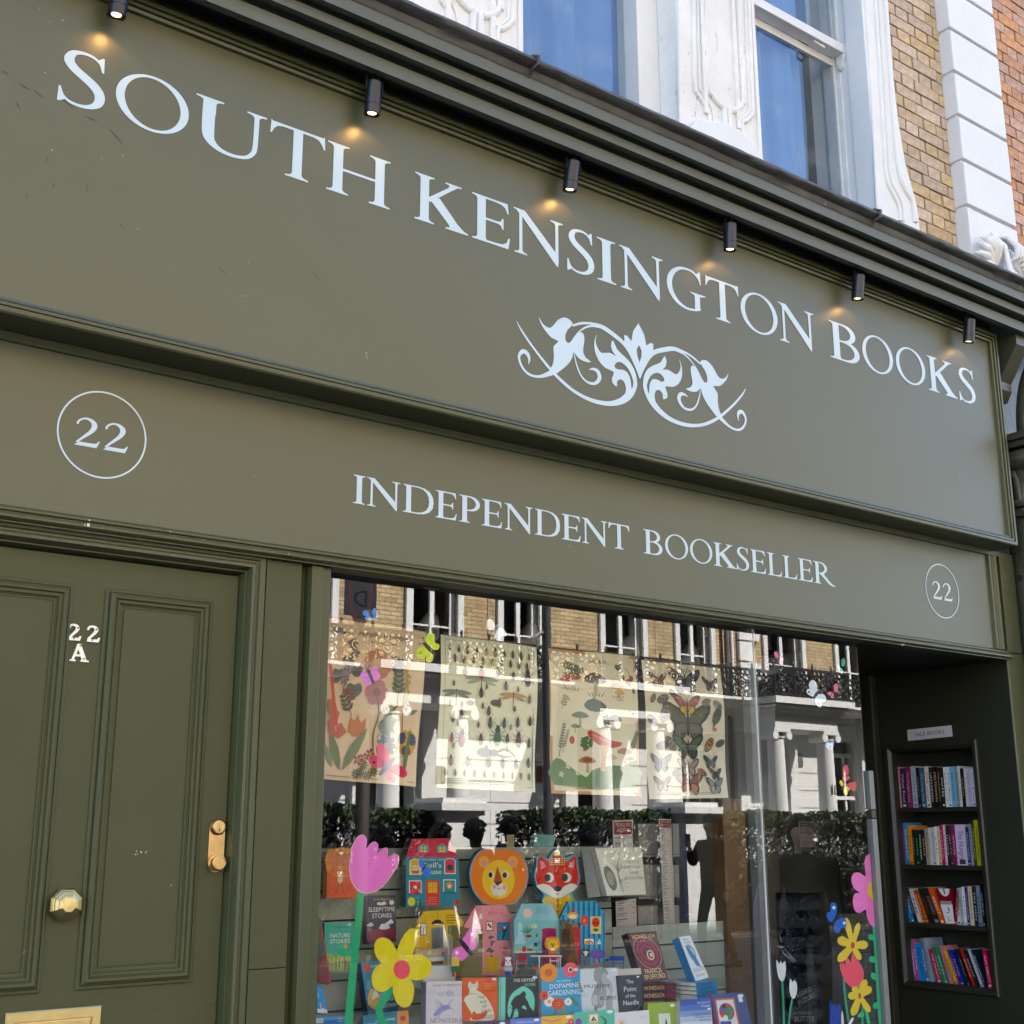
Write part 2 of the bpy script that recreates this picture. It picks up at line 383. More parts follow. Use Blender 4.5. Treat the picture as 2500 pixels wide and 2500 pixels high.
def g_K():
    return [(stem(.09, TH), 1), ([(.20, .46), (.255, .46), (.60, .86), (.70, .965), (.76, .972), (.76, 1.), (.49, 1.), (.49, .972), (.56, .955), (.545, .90), (.20, .52)], 1),
            ([(.285, .56), (.40, .60), (.70, .16), (.80, .06), (.87, .028), (.87, 0), (.50, 0), (.50, .028), (.565, .045), (.555, .10), (.25, .50)], 1)], .87
def _arms(w_, mid=True):
    o = [([(.12, .955), (.12, 1.0), (w_ - .03, 1.0), (w_ - .012, .78), (w_ - .035, .78), (w_ - .07, .89), (w_ - .13, .94), (w_ - .24, .955)], 1)]
    return o
def _foot(w_): return [([(.12, 0), (.12, .048), (w_ - .24, .05), (w_ - .12, .065), (w_ - .05, .12), (w_ - .018, .24), (w_ + .008, .24), (w_ - .022, 0)], 1)]
def _mid(w_): return [([(.18, .49), (w_ - .19, .49), (w_ - .145, .47), (w_ - .12, .39), (w_ - .10, .39), (w_ - .10, .64), (w_ - .12, .64), (w_ - .145, .56), (w_ - .19, .54), (.18, .54)], 1)]
def g_E(w_=.62): return [(stem(.09, TH, tr=False), 1)] + _arms(w_) + _foot(w_) + _mid(w_), w_
def g_F(w_=.58): return [(stem(.09, TH, tr=False), 1)] + _arms(w_) + _mid(w_), w_
def g_L(w_=.62): return [(stem(.09, TH), 1)] + _foot(w_), w_
def g_N():
    return [(stem(.10, TN, 0, .97, top=False), 1), (stem(.76, TN, .03, 1, bot=False), 1),
            ([(0, 1.), (.20, 1.), (.81, .22), (.81, -.03), (.785, -.03), (.145, .86), (.10, .90), (.05, .965), (0, .972)], 1)], .90
def g_M():
    return [(stem(.10, TN, 0, .97, top=False), 1), (stem(.86, TH, 0, 1, tl=False), 1), ([(.02, 1), (.20, 1), (.52, .25), (.50, .02), (.475, .02), (.10, .85), (.06, .97), (.02, .972)], 1), ([(.475, .02), (.50, .02), (.90, .92), (.90, 1), (.86, 1), (.49, .20)], 1)], 1.07
def g_S(w_=.54):
    p = [(.45, .80, .012), (.43, .89, .03), (.36, .965, .045), (.26, .985, .055), (.15, .945, .075), (.10, .85, .10), (.10, .75, .118), (.16, .65, .128), (.26, .56, .135), (.36, .47, .135), (.43, .37, .125), (.455, .25, .112), (.43, .13, .095), (.35, .045, .07), (.24, .012, .052), (.13, .035, .042), (.06, .11, .03), (.035, .22, .012)]
    return [(ribbon(p, 4), 1), ([(.452, 1.01), (.472, 1.01), (.478, .74), (.455, .74), (.43, .86), (.39, .93)], 1), ([(.005, -.01), (.028, -.01), (.10, .06), (.05, .14), (.032, .26), (.008, .26)], 1)], w_
def g_C(w_=.84, G=False):
    p = [(.80, .78, .02), (.73, .90, .045), (.62, .975, .052), (.48, .99, .055), (.32, .95, .072), (.17, .82, .10), (.085, .65, .118), (.066, .48, .122), (.10, .31, .118), (.20, .15, .10), (.34, .05, .075), (.50, .012, .056), (.64, .03, .05), (.74, .085, .04), (.80, .16, .02)]
    o = [(ribbon(p, 4), 1), ([(.79, 1.02), (.812, 1.02), (.825, .70), (.80, .70), (.765, .84), (.71, .93)], 1)]
    if G:
        p = p[:-3] + [(.70, .045, .05), (.80, .10, .03)]
        o = [(ribbon(p, 4), 1), o[1], ([(.66, .04), (.79, .06), (.79, .40), (.86, .415), (.93, .435), (.93, .46), (.56, .46), (.56, .435), (.63, .415), (.665, .39)], 1)]; w_ = .93
    return o, w_
def g_G(): return g_C(G=True)
def g_D():
    return [([(.15, 0), (.42, 0), (.60, .03), (.76, .13), (.85, .30), (.87, .50), (.85, .69), (.76, .86), (.61, .965), (.42, 1), (.15, 1)], 1),
            ([(.2, .045), (.40, .045), (.55, .085), (.66, .18), (.725, .33), (.74, .50), (.725, .67), (.66, .82), (.55, .92), (.40, .955), (.2, .955)], None), (stem(.09, TH, tr=False), 1), (rect(.0, 0, .2, .02), 1)], .88
def _bowl(x1, y0, y1, th=.115, xs=.15):
    h = (y1 - y0) / 2; cy = (y0 + y1) / 2
    o = [(xs, y0)] + [(x1 - h * 1.0 + (h * 1.0) * math.cos(a), cy + h * math.sin(a)) for a in [(-PI / 2 + PI * i / 12) for i in range(13)]] + [(xs, y1)]
    hi = h - .045; ox = x1 - th - (h * .88)
    i_ = [(xs + .05, y0 + .045)] + [(ox + (h * .88) * math.cos(a), cy + hi * math.sin(a)) for a in [(-PI / 2 + PI * i / 12) for i in range(13)]] + [(xs + .05, y1 - .045)]
    return [(o, 1), (i_, None)]
def g_P(): return _bowl(.60, .44, 1.) + [(stem(.09, TH, tr=False), 1)], .61
def g_B(): return _bowl(.67, 0, .545) + _bowl(.60, .50, 1.)[:1] + [(_bowl(.60, .50, 1.)[1][0], None), (stem(.09, TH, tr=False), 1)], .68
def g_R():
    return _bowl(.60, .46, 1.) + [(stem(.09, TH, tr=False), 1), ([(.30, .47), (.42, .50), (.70, .14), (.82, .04), (.93, 0), (.93, -.03), (.78, -.03), (.66, .03), (.25, .48)], 1)], .93
def g_A():
    return [([(.06, .03), (.095, .03), (.40, .90), (.36, 1.0)], 1), ([(.36, 1.02), (.43, 1.02), (.80, .03), (.66, .03), (.34, .90)], 1), (rect(.20, .32, .62, .365), 1),
            (rect(0, 0, .24, .03), 1), (rect(.56, 0, .90, .03), 1)], .90
def g_V():
    return [([(.03, .97), (.17, .97), (.45, .18), (.42, 0), (.37, 0)], 1), ([(.37, 0), (.42, 0), (.76, .97), (.72, .97), (.41, .15)], 1), (rect(0, .97, .26, 1), 1), (rect(.60, .97, .84, 1), 1)], .84
def g_W():
    a, w1 = g_V(); return a + [([(x + .58, y) for x, y in p], c) for p, c in a], 1.42
def g_Y():
    return [(stem(.32, TH, 0, .46, top=False), 1), ([(.05, .97), (.19, .97), (.42, .50), (.445, .44), (.33, .44)], 1), ([(.38, .44), (.44, .44), (.70, .97), (.66, .97)], 1), (rect(0, .97, .27, 1), 1), (rect(.56, .97, .80, 1), 1)], .80
def g_2():
    p = [(.055, .73, .045), (.09, .86, .05), (.19, .955, .06), (.30, .955, .085), (.40, .86, .115), (.42, .72, .12), (.37, .56, .10), (.27, .40, .08), (.16, .24, .06), (.07, .09, .05)]
    return [(ribbon(p, 5), 1), ([(.02, 0), (.50, 0), (.56, .24), (.53, .24), (.49, .155), (.42, .135), (.14, .13)], 1)], .57
def g_3():
    p = [(.06, .76, .04), (.12, .92, .05), (.26, .97, .06), (.38, .88, .09), (.37, .70, .10), (.25, .55, .05)]; q = [(.22, .55, .05), (.38, .46, .09), (.42, .27, .11), (.33, .08, .07), (.18, .03, .06), (.05, .10, .08)]
    return [(ribbon(p, 5), 1), (ribbon(q, 5), 1)], .5
GL = {k: v for k, v in dict(I=g_I, O=g_O, U=g_U, T=g_T, H=g_H, K=g_K, E=g_E, F=g_F, L=g_L, N=g_N, M=g_M, S=g_S, C=g_C, G=g_G, D=g_D, P=g_P, B=g_B, R=g_R, A=g_A, V=g_V, W=g_W, Y=g_Y).items()}
GL['2'] = g_2; GL['3'] = g_3; GL['1'] = g_I
_gl = {}
def glyph(ch):
    if ch not in _gl:
        ls, wd = GL[ch](); vo, TT, K = cdt(ls, 1e-6)
        xs = [v[0] for f in TT for v in [vo[i] for i in f]]; _gl[ch] = (vo, TT, min(xs), max(xs))
    return _gl[ch]
_st = {}
def serif_tris(s):
    if s not in _st:
        V, F, x = [], [], 0
        for ch in s:
            if ch == ' ': x += .35; continue
            if ch not in GL: continue
            vo, TT, a, b_ = glyph(ch); n = len(V)
            V += [(v[0] - a + x, v[1]) for v in vo]; F += [[i + n for i in f] for f in TT]; x += b_ - a + .07
        _st[s] = (V, F, x - .07)
    return _st[s]
def letter(ch, x0, x1, z0, z1, Y, m, parent, name='letter', thick=0):
    vo, TT, a, b_ = glyph(ch); n = len(vo); k = (x1 - x0) / (b_ - a)
    off = origin_of(parent)
    V = [Vector((x0 + (v[0] - a) * k, Y, z0 + v[1] * (z1 - z0))) - off for v in vo]
    F = [list(f) for f in TT]
    if thick:
        cnt = {}
        for f in TT:
            for i in range(3):
                e = (f[i], f[(i + 1) % 3]); cnt[e] = 1
        V += [v + Vector((0, thick, 0)) for v in V]
        for (p, q) in list(cnt):
            if (q, p) not in cnt: F.append([p, p + n, q + n, q])
    me = bpy.data.meshes.new(name); me.from_pydata([tuple(v) for v in V], [], F); me.materials.append(m)
    o = bpy.data.objects.new(name, me); link(o, parent); return o
def tube_pts(*a): return a
# ================================================================== GROUND
XL, XR = -2.2, 5.44
def struct(o): o['kind'] = 'structure'; return o
M['asphalt'] = mat('asphalt', (.04, .04, .041), .9, nscale=40, namt=.3, bump=.5, bscale=120)
M['paving'] = mat('paving_stone', (.11, .105, .10), .85, nscale=8, namt=.15, bump=.3, bscale=60)
M['kerb'] = mat('granite_kerb', (.30, .29, .28), .8, nscale=40, namt=.2)
struct(MB().box(-60, 80, -40, 30, -.4, -.14).build('ground', M['asphalt']))
struct(MB().box(-40, 60, -11.6, -3.9, -.139, -.12).build('road', M['asphalt']))
struct(MB().box(-40, 60, -3.75, .85, -.139, -.012).build('pavement', M['paving']))
struct(MB().box(-40, 60, -3.9, -3.751, -.139, -.006).build('kerb', M['kerb']))
struct(MB().box(-40, 60, -13.9, -11.75, -.139, -.012).build('pavement', M['paving']))
struct(MB().box(-40, 60, -11.749, -11.6, -.139, -.006).build('kerb', M['kerb']))

# ================================================================== MAIN FASCIA
FB = -.11                                             # face of the big sign board
fas = thing('shop_fascia', 'large olive board with big white lettering and scroll ornament under the stepped cornice', 'shop sign', (2.4, -.1, 3.4))
MB().box(XL, 5.372, FB, -.085, 2.945, 3.985).build('sign_board', M['olive'], fas)
fr = MB()
prof = [(0, -.10), (0, .022), (.004, .026), (.013, .026), (.0135, .014), (.0165, .014), (.017, .022), (.024, .021), (.0245, .010), (.027, .010), (.0275, .015), (.034, .012), (.036, .0)]
fr.loop((XL, FB, 2.917), (1, 0, 0), (0, 0, 1), (0, -1, 0), 5.412 - XL, 3.985 - 2.917, [(a * 1.35, b) for a, b in prof])
fr.build('frame_moulding', M['olive_trim'], fas)
MB().box(XL, 5.408, -.108, -.086, 2.9175, 2.944).build('bottom_rail', M['olive_trim'], fas)
MB().box(XL, 5.408, -.084, .0, 3.12, 3.14).build('soffit_board', M['olive_trim'], fas)  # raised into an invented hollow so the underside falls dark
MB().box(XL, 5.408, .001, .02, 2.9175, 3.2).build('backing_board', M['olive_trim'], fas)
MB().box(XL, 5.40, -.108, -.086, 3.986, 4.039).build('top_rail', M['olive_trim'], fas)
MB().box(5.373, 5.412, -.112, .1, 2.945, 3.98).build('side_board', M['olive_trim'], fas)
scuff = mat('dark_scuff', (.042, .044, .028), .7)
for i, (px_, py_, L, a) in enumerate(((60, 212, 14, .3), (95, 230, 14, .5), (162, 250, 22, .5), (222, 290, 14, 0), (285, 335, 24, .7), (44, 258, 9, 1), (130, 455, 8, 1.5), (212, 458, 14, 1.3), (296, 552, 10, .8), (542, 660, 12, .6), (770, 672, 14, .7), (2330, 1160, 16, 1.4), (2382, 1188, 12, 1.1), (66, 480, 7, 1.3), (115, 390, 7, 1.2), (12, 177, 8, .2))):
    q = at(px_, py_, FB); L *= .0011
    pol = ribbon([(q.x - L * math.cos(a), q.z + L * math.sin(a), .001), (q.x, q.z, .0026), (q.x + L * math.cos(a), q.z - L * math.sin(a), .001)], 3)
    vo_, TT_, K_ = cdt([(pol, 1)], 1e-6); MB().add([(v[0], FB - .001, v[1]) for v in vo_], TT_).build('scuff_mark', scuff, fas)
NAME = [('S', .871, 1.002), ('O', 1.031, 1.251), ('U', 1.27, 1.501), ('T', 1.514, 1.706), ('H', 1.715, 1.948), ('K', 2.045, 2.261), ('E', 2.277, 2.44), ('N', 2.456, 2.679), ('S', 2.698, 2.827), ('I', 2.842, 2.933), ('N', 2.953, 3.176), ('G', 3.195, 3.404), ('T', 3.406, 3.595), ('O', 3.604, 3.824), ('N', 3.831, 4.055), ('B', 4.153, 4.351), ('O', 4.373, 4.589), ('O', 4.610, 4.826), ('K', 4.845, 5.065), ('S', 5.083, 5.214)]
for ch, a, b in NAME:
    letter(ch, a, b, 3.5835, 3.7545, FB - .0015, M['vinyl'], fas)
# scroll ornament: left half traced on the board, right half its mirror image
def orn_frame():
    S = 620 / 1932; cx = at(1240 + 998 * S, 740 + 420 * S, FB).x
    def f(u, v): p = at(1240 + u * S, 740 + v * S, FB); return (p.x - cx, p.z)
    return f, cx
of, ocx = orn_frame()
def tr(pts, widths=False):
    o = []
    for p in pts:
        q = of(p[0], p[1]); o.append((q[0], q[1]) + ((p[2] * .00058,) if widths else ()))
    return o
R_ = lambda *p: ('r', p)
orn = [
 R_((65, 140, 4), (110, 222, 14), (200, 352, 16), (320, 503, 20), (420, 605, 22), (520, 683, 22), (640, 742, 26), (760, 765, 30), (850, 750, 40), (915, 705, 52), (952, 645, 50), (965, 590, 34), (955, 530, 28), (928, 475, 28), (890, 432, 32), (848, 392, 30), (815, 345, 18), (797, 285, 3)),
 R_((330, 530, 34), (240, 560, 18), (160, 543, 16), (105, 485, 17), (82, 410, 18), (110, 368, 26), (145, 385, 28), (160, 425, 18), (155, 467, 2)),
 ('p', [(312, 522), (338, 470), (348, 400), (345, 330), (383, 292), (330, 265), (285, 215), (250, 160), (232, 103), (265, 160), (312, 190), (345, 170), (378, 130), (425, 110), (465, 125), (492, 162), (455, 200), (435, 245), (437, 285), (458, 305), (480, 290), (510, 245), (545, 222), (570, 232), (580, 270), (575, 320), (570, 370), (590, 415), (632, 450), (580, 445), (530, 415), (498, 370), (490, 410), (460, 460), (410, 505), (345, 548)]),
 R_((490, 172, 14), (560, 154, 16), (640, 158, 17), (720, 185, 30), (800, 240, 32), (872, 300, 30), (918, 362, 28), (952, 432, 24), (980, 505, 14), (1000, 572, 4)),
 R_((520, 235, 5), (580, 190, 11), (640, 175, 13), (710, 185, 18)),
 ('p', [(992, 152), (950, 215), (938, 290), (905, 250), (882, 243), (885, 300), (915, 370), (955, 460), (1004, 578), (1002, 462), (982, 400), (978, 352), (997, 315)]),
 R_((500, 370, 3), (515, 450, 11), (550, 545, 13), (600, 600, 15), (660, 612, 20), (695, 570, 30), (680, 520, 27), (645, 502, 16), (615, 507, 3)),
 ('p', [(675, 238), (655, 290), (660, 370), (690, 440), (740, 495), (803, 524), (790, 570), (795, 610), (828, 636), (828, 600), (850, 580), (880, 598), (896, 650), (890, 700), (930, 700), (978, 645), (978, 590), (962, 528), (930, 466), (885, 420), (838, 372), (797, 285), (782, 320), (795, 370), (820, 404), (770, 378), (710, 380), (680, 340), (665, 290)]),
 ('h', [(830, 450), (870, 457), (920, 512), (952, 600), (939, 657), (932, 590), (908, 530), (870, 508), (832, 505), (808, 480)]),
]
lay = []
for sgn in (1, -1):
    for kind, p in orn:
        q = tr(p, kind == 'r')
        if kind == 'r': poly = ribbon(q, 4)
        else: poly = q if len(q) == 13 else smooth_pts(q, 2, True)
        lay.append(([(sgn * a, b) for a, b in poly], None if kind == 'h' else 1))
vo, TT, K = cdt(lay, 1e-6)
me = bpy.data.meshes.new('scroll_ornament'); off = origin_of(fas)
me.from_pydata([tuple(Vector((ocx + v[0], FB - .0015, v[1])) - off) for v in vo], [], TT); me.materials.append(M['vinyl'])
link(bpy.data.objects.new('scroll_ornament', me), fas)

fleck = mat('white_fleck', (.62, .62, .58), .8); random.seed(12)
def flecks(pts, Y, par, cfs=1.0):
    for px_, py_, L in pts:
        q = at(px_, py_, Y); b_ = MB()
        for k in range(3):
            r = L * .00036 * random.uniform(.4, 1); ox, oz = (random.uniform(-1, 1) * L * .0008 if k else 0), (random.uniform(-1.5, .5) * L * .0012 if k else 0)
            b_.add([(q.x + ox + r * math.cos(a) * random.uniform(.6, 1), Y - .0012, q.z + oz + r * 1.3 * math.sin(a) * random.uniform(.6, 1)) for a in [i * PI / 4 for i in range(8)]], [tuple(range(8))])
        b_.build('paint_fleck', fleck, par)
flecks(((895, 862, 4), (895, 870, 6), (2230, 1246, 6), (96, 20, 3), (122, 52, 3), (152, 50, 3), (126, 366, 3), (336, 560, 3), (248, 384, 3), (606, 640, 3), (598, 722, 3), (300, 378, 4), (110, 178, 3), (1850, 1010, 3)), FB, fas)

# ================================================================== CORNICE
cor = thing('cornice', 'stepped grey green timber cornice with weathered lead flashing along its top', 'cornice', (2.4, -.25, 4.05))
XC = 5.85
MB().strip_x([(-.205, 3.986), (-.232, 3.986), (-.232, 4.034), (-.204, 4.038), (-.204, 4.056), (-.190, 4.056), (-.190, 4.03), (-.205, 4.03)], XL, XC).build('lower_step', M['cornice'], cor)  # hollow and grooves of the steps shaped to give dark undersides
MB().strip_x([(-.109, 4.04), (-.189, 4.04), (-.189, 4.0562), (-.109, 4.0562)], XL, XC).build('soffit_board', M['cornice'], cor)
MB().strip_x([(.25, 4.0565), (-.240, 4.0565), (-.245, 4.050), (-.268, 4.050), (-.268, 4.084), (-.240, 4.088), (-.240, 4.102), (.25, 4.102)], XL, XC).build('middle_step', M['cornice'], cor)
MB().strip_x([(.25, 4.1025), (-.276, 4.1025), (-.281, 4.096), (-.304, 4.096), (-.304, 4.147), (.25, 4.147)], XL, XC).build('upper_step', M['cornice'], cor)
random.seed(3)
def lead_piece(x0, x1):
    b = MB(); n = max(2, int((x1 - x0) / .05)); rows = []
    pr = [(-.306, 4.139), (-.311, 4.147), (-.316, 4.165), (-.338, 4.170), (-.349, 4.180), (-.346, 4.193), (-.332, 4.203), (-.31, 4.205), (.2, 4.24)]
    for i in range(n + 1):
        x = x0 + (x1 - x0) * i / n; rows.append([(x, y + random.uniform(-.001, .001), z + random.uniform(-.0012, .0012)) for y, z in pr])
    k = len(pr); v = [p for r in rows for p in r]
    b.add(v, [(i * k + j, (i + 1) * k + j, (i + 1) * k + j + 1, i * k + j + 1) for i in range(n) for j in range(k - 1)])
    return b
xs_lead = [XL, .62, 2.38, 4.24, XC]
for a, b in zip(xs_lead, xs_lead[1:]):
    o = lead_piece(a, b + .0).build('lead_flashing', M['lead'], cor, smooth=1.0)
for x in xs_lead[1:-1]:
    MB().tube([(x, -.304, 4.140), (x, -.318, 4.160), (x + .002, -.352, 4.168), (x + .002, -.356, 4.195), (x, -.33, 4.21), (x, -.1, 4.23)], .007, 6).build('lead_seam', M['lead'], cor, smooth=1)

# ================================================================== LOWER SIGN BAND
low = thing('lower_sign_band', 'lower olive sign band with white lettering and two circled numbers above the window', 'shop sign', (2.4, 0, 2.65))
MB().box(XL, 5.348, 0, .045, 2.430, 2.9165).build('sign_board', M['olive'], low)
MB().strip_x([(.04, 2.891), (-.010, 2.891), (-.012, 2.894), (-.012, 2.916), (.04, 2.916)], XL, 5.44).build('top_batten', M['olive_trim'], low)
MB().strip_x([(.06, 2.443), (-.004, 2.443), (-.017, 2.434), (-.017, 2.428), (-.010, 2.425), (-.010, 2.421), (-.026, 2.419), (-.034, 2.413), (-.034, 2.406), (-.028, 2.401), (-.020, 2.398), (-.020, 2.395), (.06, 2.395)], XL, 5.438).build('bottom_moulding', M['olive_trim'], low, smooth=.5)
fr = MB()
for pr in ([(5.349, -.0), (5.352, -.012), (5.366, -.012), (5.369, -.001)], [(5.369, -.001), (5.371, .02), (5.378, .02), (5.379, -.006), (5.396, -.014), (5.410, -.014), (5.413, .0)],):
    fr.prism([(a, b) for a, b in pr] + [(pr[-1][0], .05), (pr[0][0], .05)], (0, 0, 2.443), (1, 0, 0), (0, 1, 0), (0, 0, .448))
fr.build('end_moulding', M['olive_trim'], low)
SUB = [('I', 1.907, 1.950), ('N', 1.956, 2.080), ('D', 2.090, 2.208), ('E', 2.216, 2.300), ('P', 2.310, 2.394), ('E', 2.402, 2.487), ('N', 2.497, 2.618), ('D', 2.628, 2.740), ('E', 2.748, 2.834), ('N', 2.840, 2.960), ('T', 2.966, 3.067), ('B', 3.137, 3.232), ('O', 3.246, 3.366), ('O', 3.376, 3.496), ('K', 3.503, 3.628), ('S', 3.630, 3.700), ('E', 3.710, 3.798), ('L', 3.808, 3.892), ('L', 3.900, 3.984), ('E', 3.992, 4.080), ('R', 4.088, 4.222)]
for ch, a, b in SUB: letter(ch, a, b, 2.610, 2.7025, -.0015, M['vinyl'], low)
for cx, cz in ((1.109, 2.681), (4.974, 2.674)):
    r = .1255; o = MB()
    n = 72; v = []
    for k in range(n):
        a = 2 * PI * k / n
        for rr in (r, r - .0048): v.append((cx + rr * math.cos(a), -.0015, cz + rr * math.sin(a)))
    o.add(v, [(2 * k, 2 * ((k + 1) % n), 2 * ((k + 1) % n) + 1, 2 * k + 1) for k in range(n)]).build('number_circle', M['vinyl'], low)
    letter('2', cx - .076, cx - .006, cz - .042, cz + .040, -.0015, M['vinyl'], low, 'numeral')
    letter('2', cx + .004, cx + .074, cz - .042, cz + .040, -.0015, M['vinyl'], low, 'numeral')

flecks(((218, 1270, 16), (415, 1298, 4), (340, 1310, 4), (498, 1318, 3), (705, 1350, 4), (2204, 1562, 14), (1452, 1456, 4)), -.0345, low)
flecks(((690, 1238, 3), (1390, 1334, 3), (620, 1160, 3), (1160, 1390, 3)), -.0005, low)
# ================================================================== SPOTLIGHTS under the cornice
spx = [.998, 1.836, 2.672, 3.487, 4.291, 5.112]
where = ['above the first letter S of the shop name', 'above the letter H that ends the first word', 'above the letters N and S of the second word', 'above the letters G and T of the second word', 'above the letter B of the last word', 'above the final S at the right end of the sign']
lensm = bpy.data.materials.new('lit_lamp_lens'); lensm.use_nodes = True
p = lensm.node_tree.nodes['Principled BSDF']; p.inputs['Base Color'].default_value = (.9, .8, .6, 1); p.inputs['Emission Color'].default_value = (1, .72, .36, 1); p.inputs['Emission Strength'].default_value = 1.1; p.inputs['Roughness'].default_value = .1
for i, x in enumerate(spx):
    zt, zb, y = 3.972, 3.862, -.183
    t = thing('spotlight', 'black spotlight with lit lens, ' + where[i], 'spotlight', (x, y, 4.039), 'spotlights under the cornice')
    tl = Vector(((-.004, .003, -.002, .004, -.003, .002)[i], .010 + .004 * (i % 3), 0))
    top = Vector((x, y, zt)); bot = Vector((x, y, zb)) + tl
    ax = (bot - top).normalized(); L = (bot - top).length; rr = .0265
    MB().lathe(top, ax, [(.012, -.003), (rr - .002, 0), (rr, .002), (rr, L * .70), (rr - .0015, L * .703), (rr - .0015, L * .712), (rr, L * .715), (rr, L - .001), (rr - .0025, L), (rr - .0035, L - .004), (.002, L - .010)], 28).build('lamp_body', M['lampbody'], t, smooth=.5)
    MB().lathe(top + ax * (L - .0096), ax, [(rr - .0037, 0), (rr - .0037, .0012), (rr - .009, .003), (.001, .0038)], 24).build('lens', lensm, t, smooth=1)
    b = MB(); b.box(x - .031, x - .029, y - .006, y + .006, zt - .035, 4.039).box(x + .029, x + .031, y - .006, y + .006, zt - .035, 4.039).box(x - .031, x + .031, y - .006, y + .006, 4.036, 4.0395); b.build('bracket', M['black'], t)
    MB().tube([(x, y, zt), (x, y, zt + .012), (x - .004, y, 4.039)], .004, 8).build('cable_gland', M['black'], t)
    ld = bpy.data.lights.new('spotlight_bulb', 'SPOT'); ld.energy = .11; ld.color = (1, .50, .15); ld.spot_size = math.radians(132); ld.spot_blend = .35; ld.shadow_soft_size = .014
    lo = bpy.data.objects.new('bulb', ld); C.objects.link(lo); lo.parent = t
    lo.location = bot + ax * .004 - Vector(t.location); lo.rotation_euler = (-ax).to_track_quat('Z', 'Y').to_euler()

# ================================================================== WALL BEHIND THE SHOPFRONT + PILASTERS
sf = thing('shopfront_frame', 'olive painted timber posts and panels between the front door and the shop window', 'shopfront', (1.7, .03, 0))
YD = .05                                              # door face
# door architrave (head and right jamb), moulded and mitred, seen as one loop with the far jamb off the picture
DX1 = 1.562; DXC = 1.125; DX0 = 2 * DXC - DX1; DZT = 2.346
MB().loop((DX0 - .062, .0, -.02), (1, 0, 0), (0, 0, 1), (0, -1, 0), DX1 - DX0 + .124, DZT + .02 + .062,
          [(0, -.03), (0, -.002), (.004, .002), (.020, .002), (.024, -.004), (.030, -.004), (.036, .004), (.044, .002), (.050, -.010), (.053, -.022), (.056, -.022), (.058, -.030), (.062, -.062)]).build('door_architrave', M['olive_trim'], sf, smooth=.45)
MB().box(1.626, 1.7405, .0, .06, -.02, 1.245).build('pilaster_panel', M['olive_door'], sf, bevel=.0015)
MB().box(1.626, 1.7405, .0008, .06, 1.247, 2.394).build('pilaster_panel', M['olive_door'], sf, bevel=.0015)
MB().prism([(1.7415, .06), (1.7415, .018), (1.7470, .020), (1.750, .034), (1.758, .036), (1.766, .030), (1.7690, .008), (1.7720, .002), (1.7720, .06)], (0, 0, -.02), (1, 0, 0), (0, 1, 0), (0, 0, 2.412)).build('corner_groove', M['olive_trim'], sf, smooth=.4)
MB().box(1.7725, 1.810, -.004, .09, -.02, 2.394).build('window_post', M['olive_trim'], sf, bevel=.003)
MB().box(1.811, 1.842, .004, .09, -.02, 2.394).build('window_post', M['olive_trim'], sf, bevel=.003)
MB().box(1.84, 4.43, .02, .052, 2.396, 2.43).build('window_head', M['olive_trim'], sf)
MB().box(1.5, 5.44, .053, .25, 2.43, 2.91).build('beam', M['dark_int'], sf)
M['flaky'] = mat('flaking_putty', (.36, .37, .33), .8, nscale=30, namt=.2, wear=((.05, .05, .03), .55, 60))
MB().box(1.843, 1.853, .030, .055, 3.0 - 2.7, 2.395).build('putty_bead', M['flaky'], sf)
MB().box(1.60, 4.45, -.01, .30, -.02, .62).build('stall_riser', M['olive'], sf)
# right pilaster beyond the recess, ragged render edge, and waste pipe
rp = thing('right_pilaster', 'olive painted timber pilaster closing the shopfront at the right, beside the dark pipe', 'pilaster', (5.52, 0, 0))
MB().box(5.442, 5.605, -.008, .18, -.02, 2.43).build('lower_board', M['olive_trim'], rp, bevel=.002)
MB().box(5.442, 5.560, -.010, .18, 2.434, 2.915).build('upper_board', M['olive_trim'], rp, bevel=.002)
b = MB(); random.seed(5)
for k in range(40):
    z = .1 + k * .07; b.box(5.606, 5.620 + random.uniform(0, .012), -.004 + random.uniform(0, .01), .18, z, z + .0695)
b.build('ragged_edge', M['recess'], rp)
pipe = thing('wall_pipe', 'thin black pipe running down the joint between the two shopfronts', 'pipe', (5.66, -.02, 0))
MB().tube([(5.69, -.03, 0), (5.69, -.03, 1.2), (5.69, -.03, 3.4)], .017, 10).build('pipe', M['black'], pipe, smooth=1)
MB().tube([(5.56, -.035, 2.80), (5.60, -.04, 2.80), (5.69, -.04, 2.80), (5.8, -.04, 2.81)], .010, 8).lathe((5.557, -.035, 2.80), (1, 0, 0), [(.016, 0), (.018, .004), (.018, .012), (.010, .016)], 12).build('pipe_bracket', M['black'], pipe, smooth=.6)

# neighbouring dark painted column at the right edge
nc = thing('neighbour_column', 'dark green painted column with scroll capital and arch at the right edge of the picture', 'column', (5.62, -.1, 0))
M['dkgreen'] = mat('dark_green_gloss_paint', (.055, .055, .035), .3, nscale=3, namt=.15, bump=.2, bscale=30, wear=((.3, .3, .26), .74, 26))
cxn, cyn = 5.66, -.05
b = MB(); b.lathe((cxn, cyn, 0), (0, 0, 1), [(.10, 0), (.10, 2.9), (.098, 3.10)], 24); b.build('shaft', M['dkgreen'], nc, smooth=.6)
b = MB(); b.lathe((cxn, cyn, 3.09), (0, 0, 1), [(.10, 0), (.125, .005), (.13, .02), (.125, .03), (.115, .035), (.115, .045), (.14, .05), (.145, .065), (.14, .08), (.10, .085)], 24); b.build('neck_ring', M['dkgreen'], nc, smooth=.6)
b = MB(); b.lathe((cxn, cyn, 3.17), (0, 0, 1), [(.09, 0), (.095, .06), (.11, .12), (.13, .17), (.10, .18)], 24)
